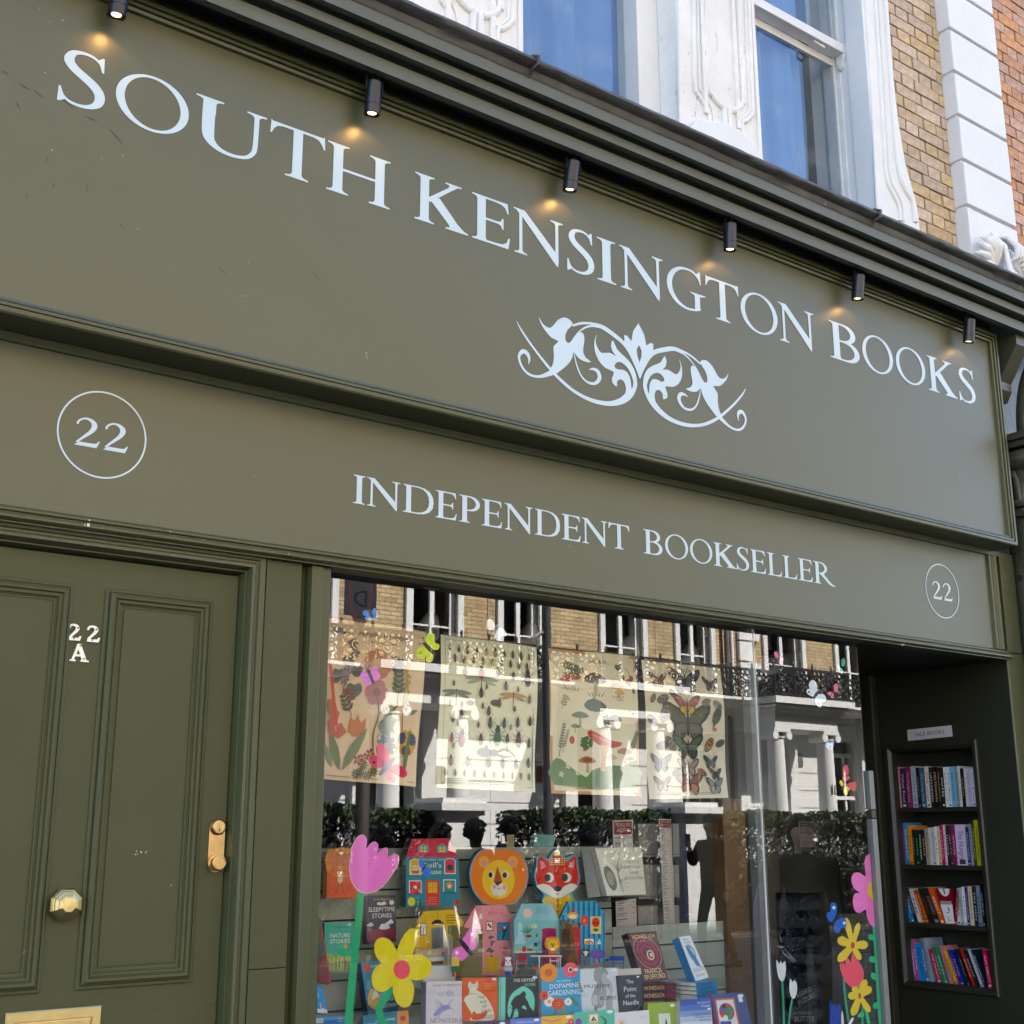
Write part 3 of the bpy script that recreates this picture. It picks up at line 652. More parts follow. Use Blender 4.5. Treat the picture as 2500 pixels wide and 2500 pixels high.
for k in range(8):
    a = k * PI / 4 + .2; c, s = math.cos(a), math.sin(a)
    b.tube([(cxn + c * .09, cyn + s * .09, 3.18), (cxn + c * .11, cyn + s * .11, 3.27), (cxn + c * .145, cyn + s * .145, 3.31), (cxn + c * .15, cyn + s * .15, 3.285)], [.022, .022, .014, .006], 8)
b.build('leaf_capital', M['dkgreen'], nc, smooth=.8)
b = MB()
for sx in (-1, 1):
    b.lathe((cxn + sx * .115, cyn - .14, 3.375), (0, 1, 0), [(.012, -.006), (.02, -.01), (.035, -.003), (.045, -.008), (.05, 0), (.05, .28), (.03, .29)], 20)
b.box(cxn - .115, cxn + .115, cyn - .13, cyn + .13, 3.37, 3.42); b.build('volute', M['dkgreen'], nc, smooth=.6)
b = MB(); b.box(cxn - .17, cxn + .3, cyn - .17, cyn + .2, 3.425, 3.455).box(cxn - .19, cxn + .3, cyn - .19, cyn + .2, 3.456, 3.475).box(cxn - .15, cxn + .3, cyn - .15, cyn + .2, 3.476, 3.505); b.build('abacus', M['dkgreen'], nc, bevel=.004)
b = MB(); pts = []
for k in range(15):
    a = PI - k * (PI / 2) / 14; pts.append((5.62 + .62 + .62 * math.cos(a), -.12, 3.51 + .62 * math.sin(a)))
b.tube(pts, .05, 10); b.build('arch_moulding', M['dkgreen'], nc, smooth=.8)
MB().box(5.66, 6.6, .06, .25, 0, 2.9).box(5.45, 6.6, .06, .25, 2.92, 4.1).build('backing_wall', M['dkgreen'], nc)
MB().prism([(.05, 0), (-.06, 0), (-.09, .05), (-.09, .09), (-.2, .25), (-.2, .30), (.05, .30)], (5.47, 0, 3.68), (0, 1, 0), (0, 0, 1), (.10, 0, 0)).build('bracket', M['dkgreen'], nc)

# ================================================================== FRONT DOOR
door = thing('front_door', 'olive panelled front door with brass knob, lock and letter plate and metal number 22 A', 'front door', (DXC, YD, 0))
MB().box(DX0, DX1 - .002, YD, YD + .045, .0, DZT - .004).build('door_leaf', M['olive_door'], door)
pprof = [(0, -.001), (0, .004), (.003, .006), (.008, .006), (.009, .003), (.011, .003), (.012, .012), (.018, .017), (.024, .016), (.027, .010), (.029, .010), (.030, .013), (.035, .012), (.037, .006), (.039, .006), (.040, .003), (.045, .002), (.0455, -.003), (.052, -.004), (.0525, -.010)]
pw = 1.484 - 1.169
for px0 in (1.169, 2 * DXC - 1.484):
    for (z0, z1) in ((1.220, 2.263), (.20, 1.02)):
        if z0 < 1: z0, z1 = .22, .98
        MB().loop((px0, YD, z0), (1, 0, 0), (0, 0, 1), (0, -1, 0), pw, z1 - z0, [(a * 1.1, b) for a, b in pprof]).build('panel_moulding', M['olive_trim'] if False else M['olive_door'], door, smooth=.35)
        MB().box(px0 + .055, px0 + pw - .055, YD - .004, YD + .01, z0 + .055, z1 - .055).build('door_panel', M['olive_door'], door)
def g_bold2():
    p = [(.07, .70, .10), (.12, .87, .11), (.24, .94, .12), (.39, .90, .15), (.46, .74, .17), (.40, .56, .15), (.28, .38, .13), (.16, .20, .12), (.10, .10, .10)]
    return [(ribbon(p, 5), 1), ([(.02, -.01), (.60, -.01), (.66, .28), (.58, .28), (.52, .16), (.14, .16)], 1)], .66
def g_boldA():
    return [([(.08, .05), (.20, .05), (.48, .92), (.34, 1.0)], 1), ([(.34, 1.0), (.50, 1.0), (.86, .05), (.62, .05), (.36, .80)], 1), (rect(.24, .28, .64, .40), 1), (rect(0, -.01, .30, .08), 1), (rect(.54, -.01, .96, .08), 1)], .96
GL['@'] = g_bold2; GL['#'] = g_boldA
for x0 in (1.074, 1.125):
    letter('@', x0, x0 + .038, 2.1115, 2.1555, YD - .005, M['chrome'], door, 'numeral', thick=.004)
letter('#', 1.085, 1.137, 2.056, 2.103, YD - .005, M['chrome'], door, 'numeral', thick=.004)
b = MB()
for x, z in ((1.101, 2.146), (1.092, 2.1165), (1.151, 2.146), (1.142, 2.1165), (1.111, 2.098), (1.124, 2.064)): b.lathe((x, YD - .0052, z), (0, -1, 0), [(.0026, 0), (.0026, .0008), (.001, .0012)], 10)
b.build('screw', M['brass_dark'], door)
k = MB(); k.lathe((DXC, YD, 1.432), (0, -1, 0), [(.034, 0), (.034, .003), (.041, .005), (.044, .012), (.044, .020), (.038, .027), (.036, .0275), (.035, .031), (.028, .036), (.0265, .0365), (.0255, .039), (.018, .043), (.002, .0435)], 8, ref=(1, 0, 0)); k.build('door_knob', M['brass_pale'], door, bevel=.0008)
flecks(((333, 2078, 5), (345, 2081, 6), (358, 2079, 5), (418, 2158, 4), (60, 2322, 3), (162, 2178, 4)), YD - .0045, door)
# lock plate
lx = 1.534
pl = MB(); hw = .0235
outl = arc_pts(lx, 1.624, hw, hw, 0, PI, 14) + arc_pts(lx, 1.528, hw, hw, PI, 2 * PI, 14)
pl.prism([(a, b_) for a, b_ in outl], (0, YD, 0), (1, 0, 0), (0, 0, 1), (0, -.0035, 0)); plo = pl.build('lock_plate', M['brass'], door)
MB().lathe((lx + .001, YD - .0035, 1.626), (0, -1, 0), [(.0225, 0), (.0225, .006), (.019, .010), (.0175, .010)], 28).build('lock_rose', M['brass_dark'], plo, smooth=.5)
MB().lathe((lx + .001, YD - .0125, 1.626), (0, -1, 0), [(.0178, -.004), (.0178, .001), (.016, .002), (.001, .002)], 28).build('lock_cylinder', M['brass_pale'], plo, smooth=.5)
b = MB(); b.prism(arc_pts(lx + .001, 1.633, .0075, .0075, 0, PI, 8) + arc_pts(lx + .001, 1.618, .0075, .0075, PI, 2 * PI, 8), (0, YD - .0144, 0), (1, 0, 0), (0, 0, 1), (0, -.001, 0)); b.build('key_escutcheon', M['brass'], plo)
MB().box(lx - .0002, lx + .0022, YD - .0164, YD - .0155, 1.6135, 1.6225).build('keyhole', M['black'], plo)
MB().lathe((lx - .001, YD - .0035, 1.529), (0, -1, 0), [(.0225, 0), (.0225, .005), (.012, .008), (.012, .016), (.020, .018), (.0215, .024), (.0205, .0285), (.017, .030), (.016, .0292), (.001, .0292)], 28).build('latch_knob', M['brass'], plo, smooth=.5)
lp = MB(); lp.loop((1.003, YD, 1.06), (1, 0, 0), (0, 0, 1), (0, -1, 0), .240, .1195, [(0, 0), (0, .003), (.003, .0055), (.024, .0055), (.0245, .003), (.0255, .003)])
lpo = lp.build('letter_plate', M['brass_pale'], door)
MB().box(1.029, 1.2165, YD - .006, YD + .002, 1.086, 1.1535).build('letter_flap', M['brass_pale'], lpo, bevel=.0025)

# ================================================================== SHOP WINDOW GLASS, bars and return
GY = .06
win = thing('shop_window', 'large plate glass display window reflecting the houses across the street', 'shop window', (3.1, GY, 1.2))
def pane(x0, x1, z0, z1, y, m, parent, name='glass_pane'):
    return MB().add([(x0, y, z0), (x1, y, z0), (x1, y, z1), (x0, y, z1)], [(0, 1, 2, 3)]).build(name, m, parent)
pane(1.850, 3.7685, .62, 2.428, GY, M['glass'], win)
gp = pane(3.7715, 4.4135, .62, 2.428, GY, M['glass'], win)
gp.rotation_euler = (0, 0, 0)
MB().box(3.752, 3.800, .075, .115, .62, 2.425).build('glazing_bar', M['alu'], win, bevel=.003)
MB().box(3.769, 3.7712, .058, .0655, .62, 2.425).build('glass_joint', M['white_plastic'], win)
MB().box(4.416, 4.446, .045, .075, .62, 1.665).build('corner_post', M['alu'], win, bevel=.002)
MB().box(4.416, 4.446, .045, .075, 1.668, 1.70).build('corner_post', M['recess'], win, bevel=.002)
MB().box(4.416, 4.446, .045, .075, 1.703, 1.86).build('corner_post', M['alu'], win, bevel=.002)
MB().add([(4.43, .076, .62), (4.43, .80, .62), (4.43, .80, 2.4), (4.43, .076, 2.4)], [(0, 1, 2, 3)]).build('return_pane', M['glass'], win)

# ================================================================== ENTRANCE RECESS with bookcase wall
rec = thing('shop_entrance', 'dark olive recessed shop entrance to the right of the display window', 'entrance', (4.95, .4, 0))
WX = 5.43; Y0b, Y1b, Z0b, Z1b = .188, .712, .888, 2.040       # bookcase outer frame on the side wall
fy0, fy1, fz0, fz1 = Y0b + .035, Y1b - .035, Z0b + .035, Z1b - .035
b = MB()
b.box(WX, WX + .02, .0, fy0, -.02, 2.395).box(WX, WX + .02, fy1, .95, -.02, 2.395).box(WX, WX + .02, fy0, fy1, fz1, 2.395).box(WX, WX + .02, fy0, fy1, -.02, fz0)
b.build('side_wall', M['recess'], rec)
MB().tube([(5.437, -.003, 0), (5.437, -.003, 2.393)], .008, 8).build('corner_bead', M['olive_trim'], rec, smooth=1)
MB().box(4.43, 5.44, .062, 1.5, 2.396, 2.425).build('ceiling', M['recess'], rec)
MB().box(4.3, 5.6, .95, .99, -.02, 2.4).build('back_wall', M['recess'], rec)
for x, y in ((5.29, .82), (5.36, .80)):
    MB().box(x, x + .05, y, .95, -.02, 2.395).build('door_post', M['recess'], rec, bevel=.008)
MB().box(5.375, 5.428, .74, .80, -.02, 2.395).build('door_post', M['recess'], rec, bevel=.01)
bc = thing('bookcase', 'dark olive bookcase built into the side wall of the entrance, four shelves of sale books', 'bookcase', (WX, .45, .9))
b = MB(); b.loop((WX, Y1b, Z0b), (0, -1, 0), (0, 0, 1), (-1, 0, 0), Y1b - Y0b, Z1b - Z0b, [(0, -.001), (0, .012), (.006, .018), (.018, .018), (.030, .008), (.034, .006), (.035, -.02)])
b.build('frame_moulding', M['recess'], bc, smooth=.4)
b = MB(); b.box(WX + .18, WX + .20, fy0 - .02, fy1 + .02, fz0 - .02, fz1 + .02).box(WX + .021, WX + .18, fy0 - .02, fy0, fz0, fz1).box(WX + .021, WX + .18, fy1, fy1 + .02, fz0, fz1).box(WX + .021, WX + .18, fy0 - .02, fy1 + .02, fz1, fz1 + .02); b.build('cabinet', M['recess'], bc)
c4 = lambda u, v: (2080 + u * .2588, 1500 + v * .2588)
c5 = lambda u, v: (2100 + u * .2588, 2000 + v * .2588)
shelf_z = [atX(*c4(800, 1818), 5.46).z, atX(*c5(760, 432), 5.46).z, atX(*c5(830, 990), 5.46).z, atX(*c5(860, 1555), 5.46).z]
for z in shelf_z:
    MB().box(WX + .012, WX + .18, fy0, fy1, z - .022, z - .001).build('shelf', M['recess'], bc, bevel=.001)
sale = thing('sale_sign', 'small white card sign lettered SALE BOOKS on the dark wall above the bookcase', 'sign', tuple(atX(2270, 1790, 5.428)))
TLs, TRs, BRs, BLs = [atX(*p, 5.4275) for p in ((2214.6, 1782), (2323, 1770.5), (2326, 1797.6), (2216.6, 1809))]
art('sign_card', [(rect(0, 0, 4, 1), '#b9b6bd'), T('SALE BOOKS', 2.0, .33, .36, '#3a3842', w=2.65)], bilin(BLs, BRs, TRs, TLs, 4, 1), M['print'], sale, eps_out=.001)
# ================================================================== UPPER STOREYS OF THE SHOP BUILDING
WY = .25                                              # brick face
bld = thing('shop_building', 'white stucco and yellow brick upper storey with tall sash windows above the green cornice', 'building', (3, .3, 4.2))
W1 = (2.60, 3.62); W2 = (4.0, 4.86)                  # window openings in X, glass at Y .34
b = MB()
for x0, x1 in ((-4, -.1), (.95, 1.9), (3.22, 3.95)): pass
b.box(-4, 1.6, WY, .5, 4.15, 15).box(2.0, 2.75, WY, .5, 4.15, 15).box(3.42, 4.06, WY, .5, 4.15, 15).box(4.92, 5.0, WY, .5, 4.15, 15).box(1.6, 2.0, WY, .5, 7.2, 15).box(2.75, 3.42, WY, .5, 7.2, 15).box(4.06, 4.92, WY, .5, 7.2, 15)
b.box(1.6, 2.0, WY, .5, 4.15, 7.2)
b.build('wall', M['stucco'], bld)
MB().box(5.0, 5.9, WY + .012, .5, 4.1, 15).build('mortar_bed', M['mortar'], bld)
MB().box(6.15, 9.0, WY + .012, .5, 4.1, 15).build('mortar_bed', M['mortar_r'], bld)
b = MB().box(-8, 9, 7.5, 7.8, -.1, 15).box(-8, 9, .2, 7.8, 15, 15.2).box(-8, -7.8, .3, 7.5, -.1, 15).box(8.8, 9, .5, 7.5, -.1, 15).box(-8, -4, .3, .5, -.1, 15).box(-4, .66, .12, .3, -.1, 4.2).box(5.68, 9, .25, .5, -.1, 4.1)
b.build('unseen_shade_walls', M['mortar'], bld)  # unseen roof and walls, made tall to block the sun from the street
MB().box(1.7, 5.6, .5, .54, 7.0, 15).box(-7, 8.7, .5, 7.5, 3.9, 3.98).box(1.6, 5.2, 1.6, 1.65, 4, 7.5).box(1.55, 1.6, .5, 1.6, 4, 7.5).box(5.2, 5.25, .5, 1.6, 4, 7.5).build('room_walls', M['grey_int'], bld)
# bricks: Flemish bond, one object each
def brick_mesh(L, name, m, seed):
    random.seed(seed); h = .0645; d = .05; b = MB()
    j = lambda a=.0018: random.uniform(-a, a)
    v = []
    for y in (0, d):
        for x, z in ((0, 0), (L, 0), (L, h), (0, h)): v.append((x + j(), y + (j(.0012) if y == 0 else 0), z + j()))
    b.add(v, [(0, 1, 2, 3), (4, 7, 6, 5), (0, 4, 5, 1), (1, 5, 6, 2), (2, 6, 7, 3), (3, 7, 4, 0)])
    return b
def brick_wall(x0, x1, z0, z1, m, off, seed):
    protos = {}
    for nm, L in (('s', .213), ('h', .1025)):
        protos[nm] = []
        for k in range(4):
            o = brick_mesh(L, 'brick', m, seed + k * 13 + len(nm) + int(L * 100)).build('brick', m, None, bevel=.0025); protos[nm].append(o.data); bpy.data.objects.remove(o)
    random.seed(seed); row = 0; z = z0; n = 0
    while z < z1:
        x = x0 - off - (.0 if row % 2 else .168); kind = 's' if row % 2 == 0 else 's'
        seq = ['s', 'h']; i = 0
        while x < x1:
            kd = seq[i % 2]; L = .213 if kd == 's' else .1025
            if x > x0 - .10 and x < x1 - .02:
                o = bpy.data.objects.new('brick', random.choice(protos[kd])); C.objects.link(o); o.parent = bld
                o.location = Vector((x, WY + random.uniform(-.003, .003), z)) - bld.location; n += 1
            x += L + .011; i += 1
        z += .0715; row += 1
    return n
nb = brick_wall(5.02, 5.80, 4.42, 6.65, M['brick_y'], .03, 11)
nr = brick_wall(6.20, 7.25, 4.62, 7.05, M['brick_r'], .10, 29)
print('bricks', nb, nr)

# stucco piers with sunk scroll panels and swelling feet
PY = .13
def px_poly(pts, Y): return [(lambda q: (q.x, q.z))(at(x, y, Y)) for x, y in pts]
def pier(name, outline, y0, y1, m):
    return MB().prism(outline, (0, y0, 0), (1, 0, 0), (0, 0, 1), (0, y1 - y0, 0)).build(name, m, bld, bevel=.004)
zt = 7.2
# middle pier B and left pier A: straight shafts
q = at(1649, 0, PY); xb0 = q.x; xb1 = at(1840, 0, PY).x
xa1 = at(1278, 100, PY).x; xa0 = xa1 - (xb1 - xb0)
xc0 = at(2103, 0, PY).x; xc1 = at(2168, 36, PY).x
print('piers', xa0, xa1, xb0, xb1, xc0, xc1)
def foot_poly(x0, x1, left, right, zb=4.55, sw=.12):
    o = [(x0 - (sw if left else 0), 4.1)]
    if left: o += [(x0 - sw, zb + .02), (x0 - sw * .9, zb + .10), (x0 - sw * .35, zb + .30), (x0 - sw * .08, zb + .55), (x0, zb + .8)]
    o += [(x0, zt), (x1, zt)]
    if right: o += [(x1, zb + .8), (x1 + sw * .08, zb + .55), (x1 + sw * .35, zb + .30), (x1 + sw * .9, zb + .10), (x1 + sw, zb + .02)]
    o += [(x1 + (sw if right else 0), 4.1)]
    return o
pier('pier', foot_poly(xa0, xa1, True, False), PY, WY - .001, M['stucco_old'])
pier('pier', foot_poly(xb0, xb1, False, False), PY, WY - .001, M['stucco_old'])
pier('pier', foot_poly(xc0, xc1, False, True, zb=4.66, sw=.115), PY, WY - .001, M['stucco'])
# raised ogee mouldings of the sunk panels, traced on the pier faces
cU = lambda u, v: (1200 + u * .41408, v * .41408)
cV = lambda u, v: (1900 + u * .3623, v * .3623)
beads_b = [((1178, -300), (1185, 0), (1195, 480), (1215, 560), (1262, 640), (1282, 700), (1286, 830)), ((1205, -300), (1212, 0), (1222, 480), (1240, 545), (1285, 620), (1305, 690), (1308, 830)), ((1245, -300), (1255, 0), (1268, 490), (1292, 560), (1345, 625), (1366, 650), (1372, 850)),
           ((1440, -300), (1448, 0), (1476, 560), (1474, 610), (1446, 648), (1412, 655), (1398, 665), (1410, 860)), ((1482, -300), (1492, 0), (1516, 600), (1510, 665), (1480, 700), (1455, 712), (1462, 870)), ((1500, -300), (1510, 0), (1534, 610), (1528, 680), (1495, 716), (1474, 728), (1480, 880)), ((1098, -300), (1100, 0), (1112, 700), (1116, 760))]
beads_c = [((575, -200), (585, 0), (640, 900), (668, 1420)), ((640, -200), (650, 0), (705, 900), (728, 1200), (765, 1300), (808, 1390), (818, 1490)), ((665, -200), (675, 0), (732, 900), (752, 1190), (795, 1295), (832, 1375), (842, 1490)), ((705, -200), (716, 0), (778, 860), (812, 1160), (860, 1290), (902, 1370), (920, 1500))]
def bead(path, r, dx=0, dz=0, cf=cU):
    P = smooth_pts([tuple(at(*cf(*p), PY)) for p in path], 5)
    return MB().tube([(p[0] + dx, PY - .001, p[2] + dz) for p in P], r, 8)
for x0, x1, dx, dz, zc in ((xa0, xa1, xa0 - xb0, -.10, 4.62), (xb0, xb1, 0, 0, 4.74)):
    for i, p in enumerate(beads_b): bead(p, (.013, .008, .016, .016, .009, .013, .012)[i], dx, dz).build('ogee_moulding', M['stucco_old'], bld, smooth=1.2)
    b = MB(); xm = (x0 + x1) / 2; hw = (x1 - x0) / 2
    for sgn in (-1, 1):
        b.box(xm + sgn * hw * .40 - .012, xm + sgn * hw * .40 + .012, PY - .014, PY + .01, 4.55 if x0 < 3 else 4.70, 7.2)
        b.box(xm + sgn * hw * .93 - .012, xm + sgn * hw * .93 + .010, PY - .010, PY + .01, 4.45, 7.2)
    b.build('panel_fillet', M['stucco_old'], bld, bevel=.004)
    # rounded plinth hood showing above the lead
    pl_ = [(xm + sgn, 0) for sgn in (0,)]
    prof = [(x0 - .02, 4.2), (x0 - .02, zc - .22), (x0 + .06, zc - .12), (xm, zc - .07), (x1 - .10, zc - .11), (x1 - .03, zc - .20), (x1 - .02, zc - .26), (x1 - .02, 4.2)]
    MB().prism(prof, (0, PY - .05, 0), (1, 0, 0), (0, 0, 1), (0, .04, 0)).build('plinth', M['quoin'], bld, bevel=.008)
for i, p in enumerate(beads_c): bead(p, (.010, .012, .008, .016)[i], cf=cV).build('ogee_moulding', M['stucco'], bld, smooth=1.2)
# corner quoins (projecting blocks with recessed joints)
xq0, xq1 = at(2100 + 1033 * .207, 10, .17).x, at(2100 + 1552 * .207, 0, .17).x
qw = at(2100 + 1050 * .207, 340 * .207, .17); zq = qw.z
print('quoin', xq0, xq1, zq, at(2100 + 1105 * .207, 850 * .207, .17).z, at(2100+1160*.207,1362*.207,.17).z)
MB().box(xq0 + .012, xq1 - .012, .195, .5, 4.2, 15).build('quoin_backing', M['quoin'], bld)
za = at(2100 + 1310 * .207, 300 + 1235 * .207, .14)
qh = zq - at(2100 + 1105 * .207, 850 * .207, .17).z
for k in range(-3, 6):
    z1_ = zq - k * qh + qh; z0_ = z1_ - qh + .022
    if z0_ < za.z + .02: continue
    MB().box(xq0, xq1, .17, .3, z0_, z1_).build('quoin', M['quoin'], bld, bevel=.006)
# carved corbel under the quoins
cb = thing('carved_corbel', 'white carved leaf and scroll corbel under the white corner blocks at the top right', 'corbel', (6.0, .1, 4.6))
zc0 = zq - 4 * qh - qh * .0
za = at(2100 + 1310 * .207, 300 + 1235 * .207, .14)
zl = 4.3
zbk = min([zq - k * qh for k in range(-3, 6) if zq - k * qh + .022 >= za.z + .02])
MB().box(xq0 - .003, xq1 + .003, .172, .31, 4.2, zbk - .004).build('backing_block', M['quoin'], cb, bevel=.004)
b = MB(); xx0, xx1, zt_ = za.x - .0, za.x + .42, za.z
fy = .165
for k in range(8):                                    # left acanthus leaf: scalloped lobes fanning out from its root
    a = math.radians(96 + k * 17); ln = (.17, .20, .215, .22, .21, .20, .18, .16)[k]; bx, bz = xx0 + .235, zt_ - .17
    f_ = lambda t, lift, off=0: (bx + ln * t * math.cos(a) - off * math.sin(a), fy - lift, bz + ln * t * math.sin(a) + off * math.cos(a) - .03 * t * t)
    b.tube([f_(.1, .01), f_(.4, .035, .006), f_(.75, .055, .010), f_(.95, .045, .004), f_(1.05, .015, -.010)], [.008, .016, .022, .017, .005], 8)
    b.tube([f_(.3, .03, .020), f_(.7, .04, .028), f_(.92, .02, .026)], [.005, .009, .004], 6)
b.tube([(xx0 + .235, fy, zt_ + .05), (xx0 + .25, fy - .06, zt_ - .05), (xx0 + .26, fy - .075, zt_ - .2), (xx0 + .25, fy - .04, zt_ - .32)], [.006, .014, .016, .012], 8)
for k in range(6):                                    # right leaf curling over
    u = k / 5; bx = xx0 + .28 + .16 * u
    b.tube([(bx - .02, fy, zt_ + .03 - .03 * u), (bx + .01, fy - .06, zt_ + .015 - .04 * u), (bx + .03, fy - .10, zt_ - .05 - .05 * u), (bx + .03, fy - .095, zt_ - .11 - .05 * u), (bx + .01, fy - .06, zt_ - .13 - .05 * u)], [.008, .017, .021, .017, .006], 8)
    b.tube([(bx + .01, fy - .02, zt_ - .10 - .05 * u), (bx - .01, fy - .05, zt_ - .16 - .05 * u), (bx - .03, fy - .03, zt_ - .21 - .05 * u)], [.010, .012, .004], 6)
b.build('leaf_carving', M['stucco_old'], cb, smooth=.9)
b = MB()
for i, r0 in enumerate((.275, .245, .215, .170, .145, .10, .08)):
    pts = []
    for k in range(22):
        a = PI * (.02 + .98 * k / 21); pts.append((xx0 + .33 + r0 * math.cos(a), fy - .045 - i * .006, zt_ - .46 + r0 * math.sin(a)))
    b.tube(pts, [(.013, .009, .012, .014, .009, .012, .008)[i]] * len(pts), 8)
b.lathe((xx0 + .33, fy, zt_ - .46), (0, -1, 0), [(.28, 0), (.28, .035), (.20, .055), (.10, .07), (.05, .085), (.01, .09)], 28)
b.build('scroll_carving', M['stucco_old'], cb, smooth=.9)

# sash windows
def jamb(x0, x1, y0, y1, z0, z1, par, name, m=M['sash'], bev=.003): return MB().box(x0, x1, y0, y1, z0, z1).build(name, m, par, bevel=bev)
def sash_window(idx, gx0, gx1, rail_z, label, cur):
    w_ = thing('sash_window', label, 'window', ((gx0 + gx1) / 2, .33, 4.4), 'upper floor sash windows')
    GYu = .335
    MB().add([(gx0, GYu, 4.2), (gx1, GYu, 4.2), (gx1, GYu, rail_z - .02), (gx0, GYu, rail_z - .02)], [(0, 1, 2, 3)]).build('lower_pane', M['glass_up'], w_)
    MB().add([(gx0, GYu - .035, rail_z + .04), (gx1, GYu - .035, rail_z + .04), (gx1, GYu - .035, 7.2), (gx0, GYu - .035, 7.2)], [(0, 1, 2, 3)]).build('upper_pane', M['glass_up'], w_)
    # right side frame members, stepping forward towards the reveal
    for a, c_, ya in ((0, .014, .325), (.016, .036, .300), (.038, .056, .275), (.058, .070, .262)): jamb(gx1 + a, gx1 + c_, ya, .40, 4.15, 7.2, w_, 'frame')
    jamb(gx0 - .06, gx0, .29, .40, 4.15, 7.2, w_, 'frame')
    ra = MB().box(gx0 - .01, gx1 + .034, .262, .332, rail_z - .012, rail_z + .040).build('meeting_rail', M['sash'], w_, bevel=.005)
    MB().box(gx0, gx1, .333, .350, rail_z - .055, rail_z - .013).build('rail_reflection_strip', M['sash'], ra, bevel=.002)  # pale strip drawn for the meeting rail's reflection in the pane
    MB().prism([(0, 0), (.05, 0), (.05, -.05), (.038, -.085), (.025, -.09), (.012, -.075), (.008, -.045), (.0, -.03)], (gx1 + .004, .262, rail_z - .012), (0, 1, 0), (0, 0, 1), (.028, 0, 0)).build('sash_horn', M['sash'], ra, bevel=.004)
    b = MB(); xh = gx1 - .20
    b.tube([(xh, .285, rail_z - .012), (xh, .270, rail_z - .032), (xh + .012, .262, rail_z - .044), (xh + .05, .262, rail_z - .046), (xh + .06, .270, rail_z - .034), (xh + .062, .285, rail_z - .012)], .005, 8)
    b.build('sash_lift', M['sash'], ra, smooth=1)
    return w_
g1x0, g1x1 = at(1277, 60, .335).x - .3, at(1556, 60, .335).x
g2x0, g2x1 = at(1840, 60, .335).x - .3, at(2024, 60, .335).x
rz = at(1880, 25, .262).z
print('glass', g1x0, g1x1, g2x0, g2x1, rz)
sw1 = sash_window(0, g1x0, g1x1, rz + .004, 'left upper sash window with drawn curtain tinted sky blue, between the two carved white piers', 0)
sw2 = sash_window(1, g2x0, g2x1, rz, 'right upper sash window with meeting rail and hooked sash lift, beside the yellow brick wall', 1)
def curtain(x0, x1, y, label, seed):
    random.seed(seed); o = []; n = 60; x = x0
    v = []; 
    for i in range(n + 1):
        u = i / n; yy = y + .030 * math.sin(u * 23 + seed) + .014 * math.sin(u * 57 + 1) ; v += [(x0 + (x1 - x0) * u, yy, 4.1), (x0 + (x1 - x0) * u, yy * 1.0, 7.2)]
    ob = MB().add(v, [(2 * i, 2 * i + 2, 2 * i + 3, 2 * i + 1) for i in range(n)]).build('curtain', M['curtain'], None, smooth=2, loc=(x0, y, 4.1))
    tag(ob, label, 'curtain', 'curtains tinted for the sky reflection'); return ob
curtain(g1x0 - .1, at(1512, 100, .42).x, .42, 'curtain coloured like the reflected sky, in folds behind the left upper window', 2)
curtain(g2x0 - .1, at(1750 + 1040 * .207, 250, .42).x, .42, 'curtain coloured like the reflected sky, in folds behind the right upper window', 5)

# unseen buildings added on both sides to keep the sun off the street
for i, (x0, x1) in enumerate(((9.02, 24), (24.02, 44), (-24, -8.02), (-40, -24.02))):
    nbld = thing('sun_block_building', ('unseen brick building added as a sun block right of the shop', 'farther unseen brick building added as a sun block on the right', 'unseen brick building added as a sun block left of the shop', 'farther unseen brick building added as a sun block on the left')[i], 'building', (x0, .3, 0), 'unseen buildings shading the street')
    MB().box(x0, x1, .3, 8, 0, 15).build('wall', M['mortar'], nbld)
    k = x0 + 1.2
    while k < x1 - 1.6:
        for z0 in (4.6, 8.2, 11.4): MB().box(k, k + 1.1, .24, .31, z0, z0 + 2.0).build('window', M['soot_'] if 'soot_' in M else M['dark_int'], nbld)
        k += 2.6
    MB().box(x0, x1, .1, .299, 0, 3.6).build('shopfront', M['dkgreen'], nbld)
# ================================================================== THE TERRACE ACROSS THE STREET (seen in the window)
def mir(V): return 2 * GY - V                          # distance behind the glass in the reflection -> real Y
def atm(x, y, V): p = at(x, y, V); return Vector((p.x, mir(V), p.z))
def brick_mat(name, c1, c2, mort):
    m = mat(name, c1, .9); t = m.node_tree; N = t.nodes; Lk = t.links
    tc = N.new('ShaderNodeTexCoord'); mp = N.new('ShaderNodeMapping'); mp.inputs['Rotation'].default_value = (PI / 2, 0, 0); b = N.new('ShaderNodeTexBrick')
    b.inputs['Color1'].default_value = (*c1, 1); b.inputs['Color2'].default_value = (*c2, 1); b.inputs['Mortar'].default_value = (*mort, 1)
    b.inputs['Scale'].default_value = 1; b.inputs['Brick Width'].default_value = .225; b.inputs['Row Height'].default_value = .075; b.inputs['Mortar Size'].default_value = .007; b.inputs['Bias'].default_value = -.1
    Lk.new(tc.outputs['Object'], mp.inputs[0]); Lk.new(mp.outputs[0], b.inputs[0])
    n = N.new('ShaderNodeTexNoise'); n.inputs['Scale'].default_value = 2.5; n.inputs['Detail'].default_value = 8; Lk.new(tc.outputs['Object'], n.inputs[0])
    r = N.new('ShaderNodeMapRange'); r.inputs[1].default_value = .3; r.inputs[2].default_value = .7; r.inputs[3].default_value = .75; r.inputs[4].default_value = 1.2; Lk.new(n.outputs['Fac'], r.inputs[0])
    h = N.new('ShaderNodeHueSaturation'); Lk.new(b.outputs[0], h.inputs['Color']); Lk.new(r.outputs[0], h.inputs['Value']); Lk.new(h.outputs[0], N['Principled BSDF'].inputs['Base Color']); return m
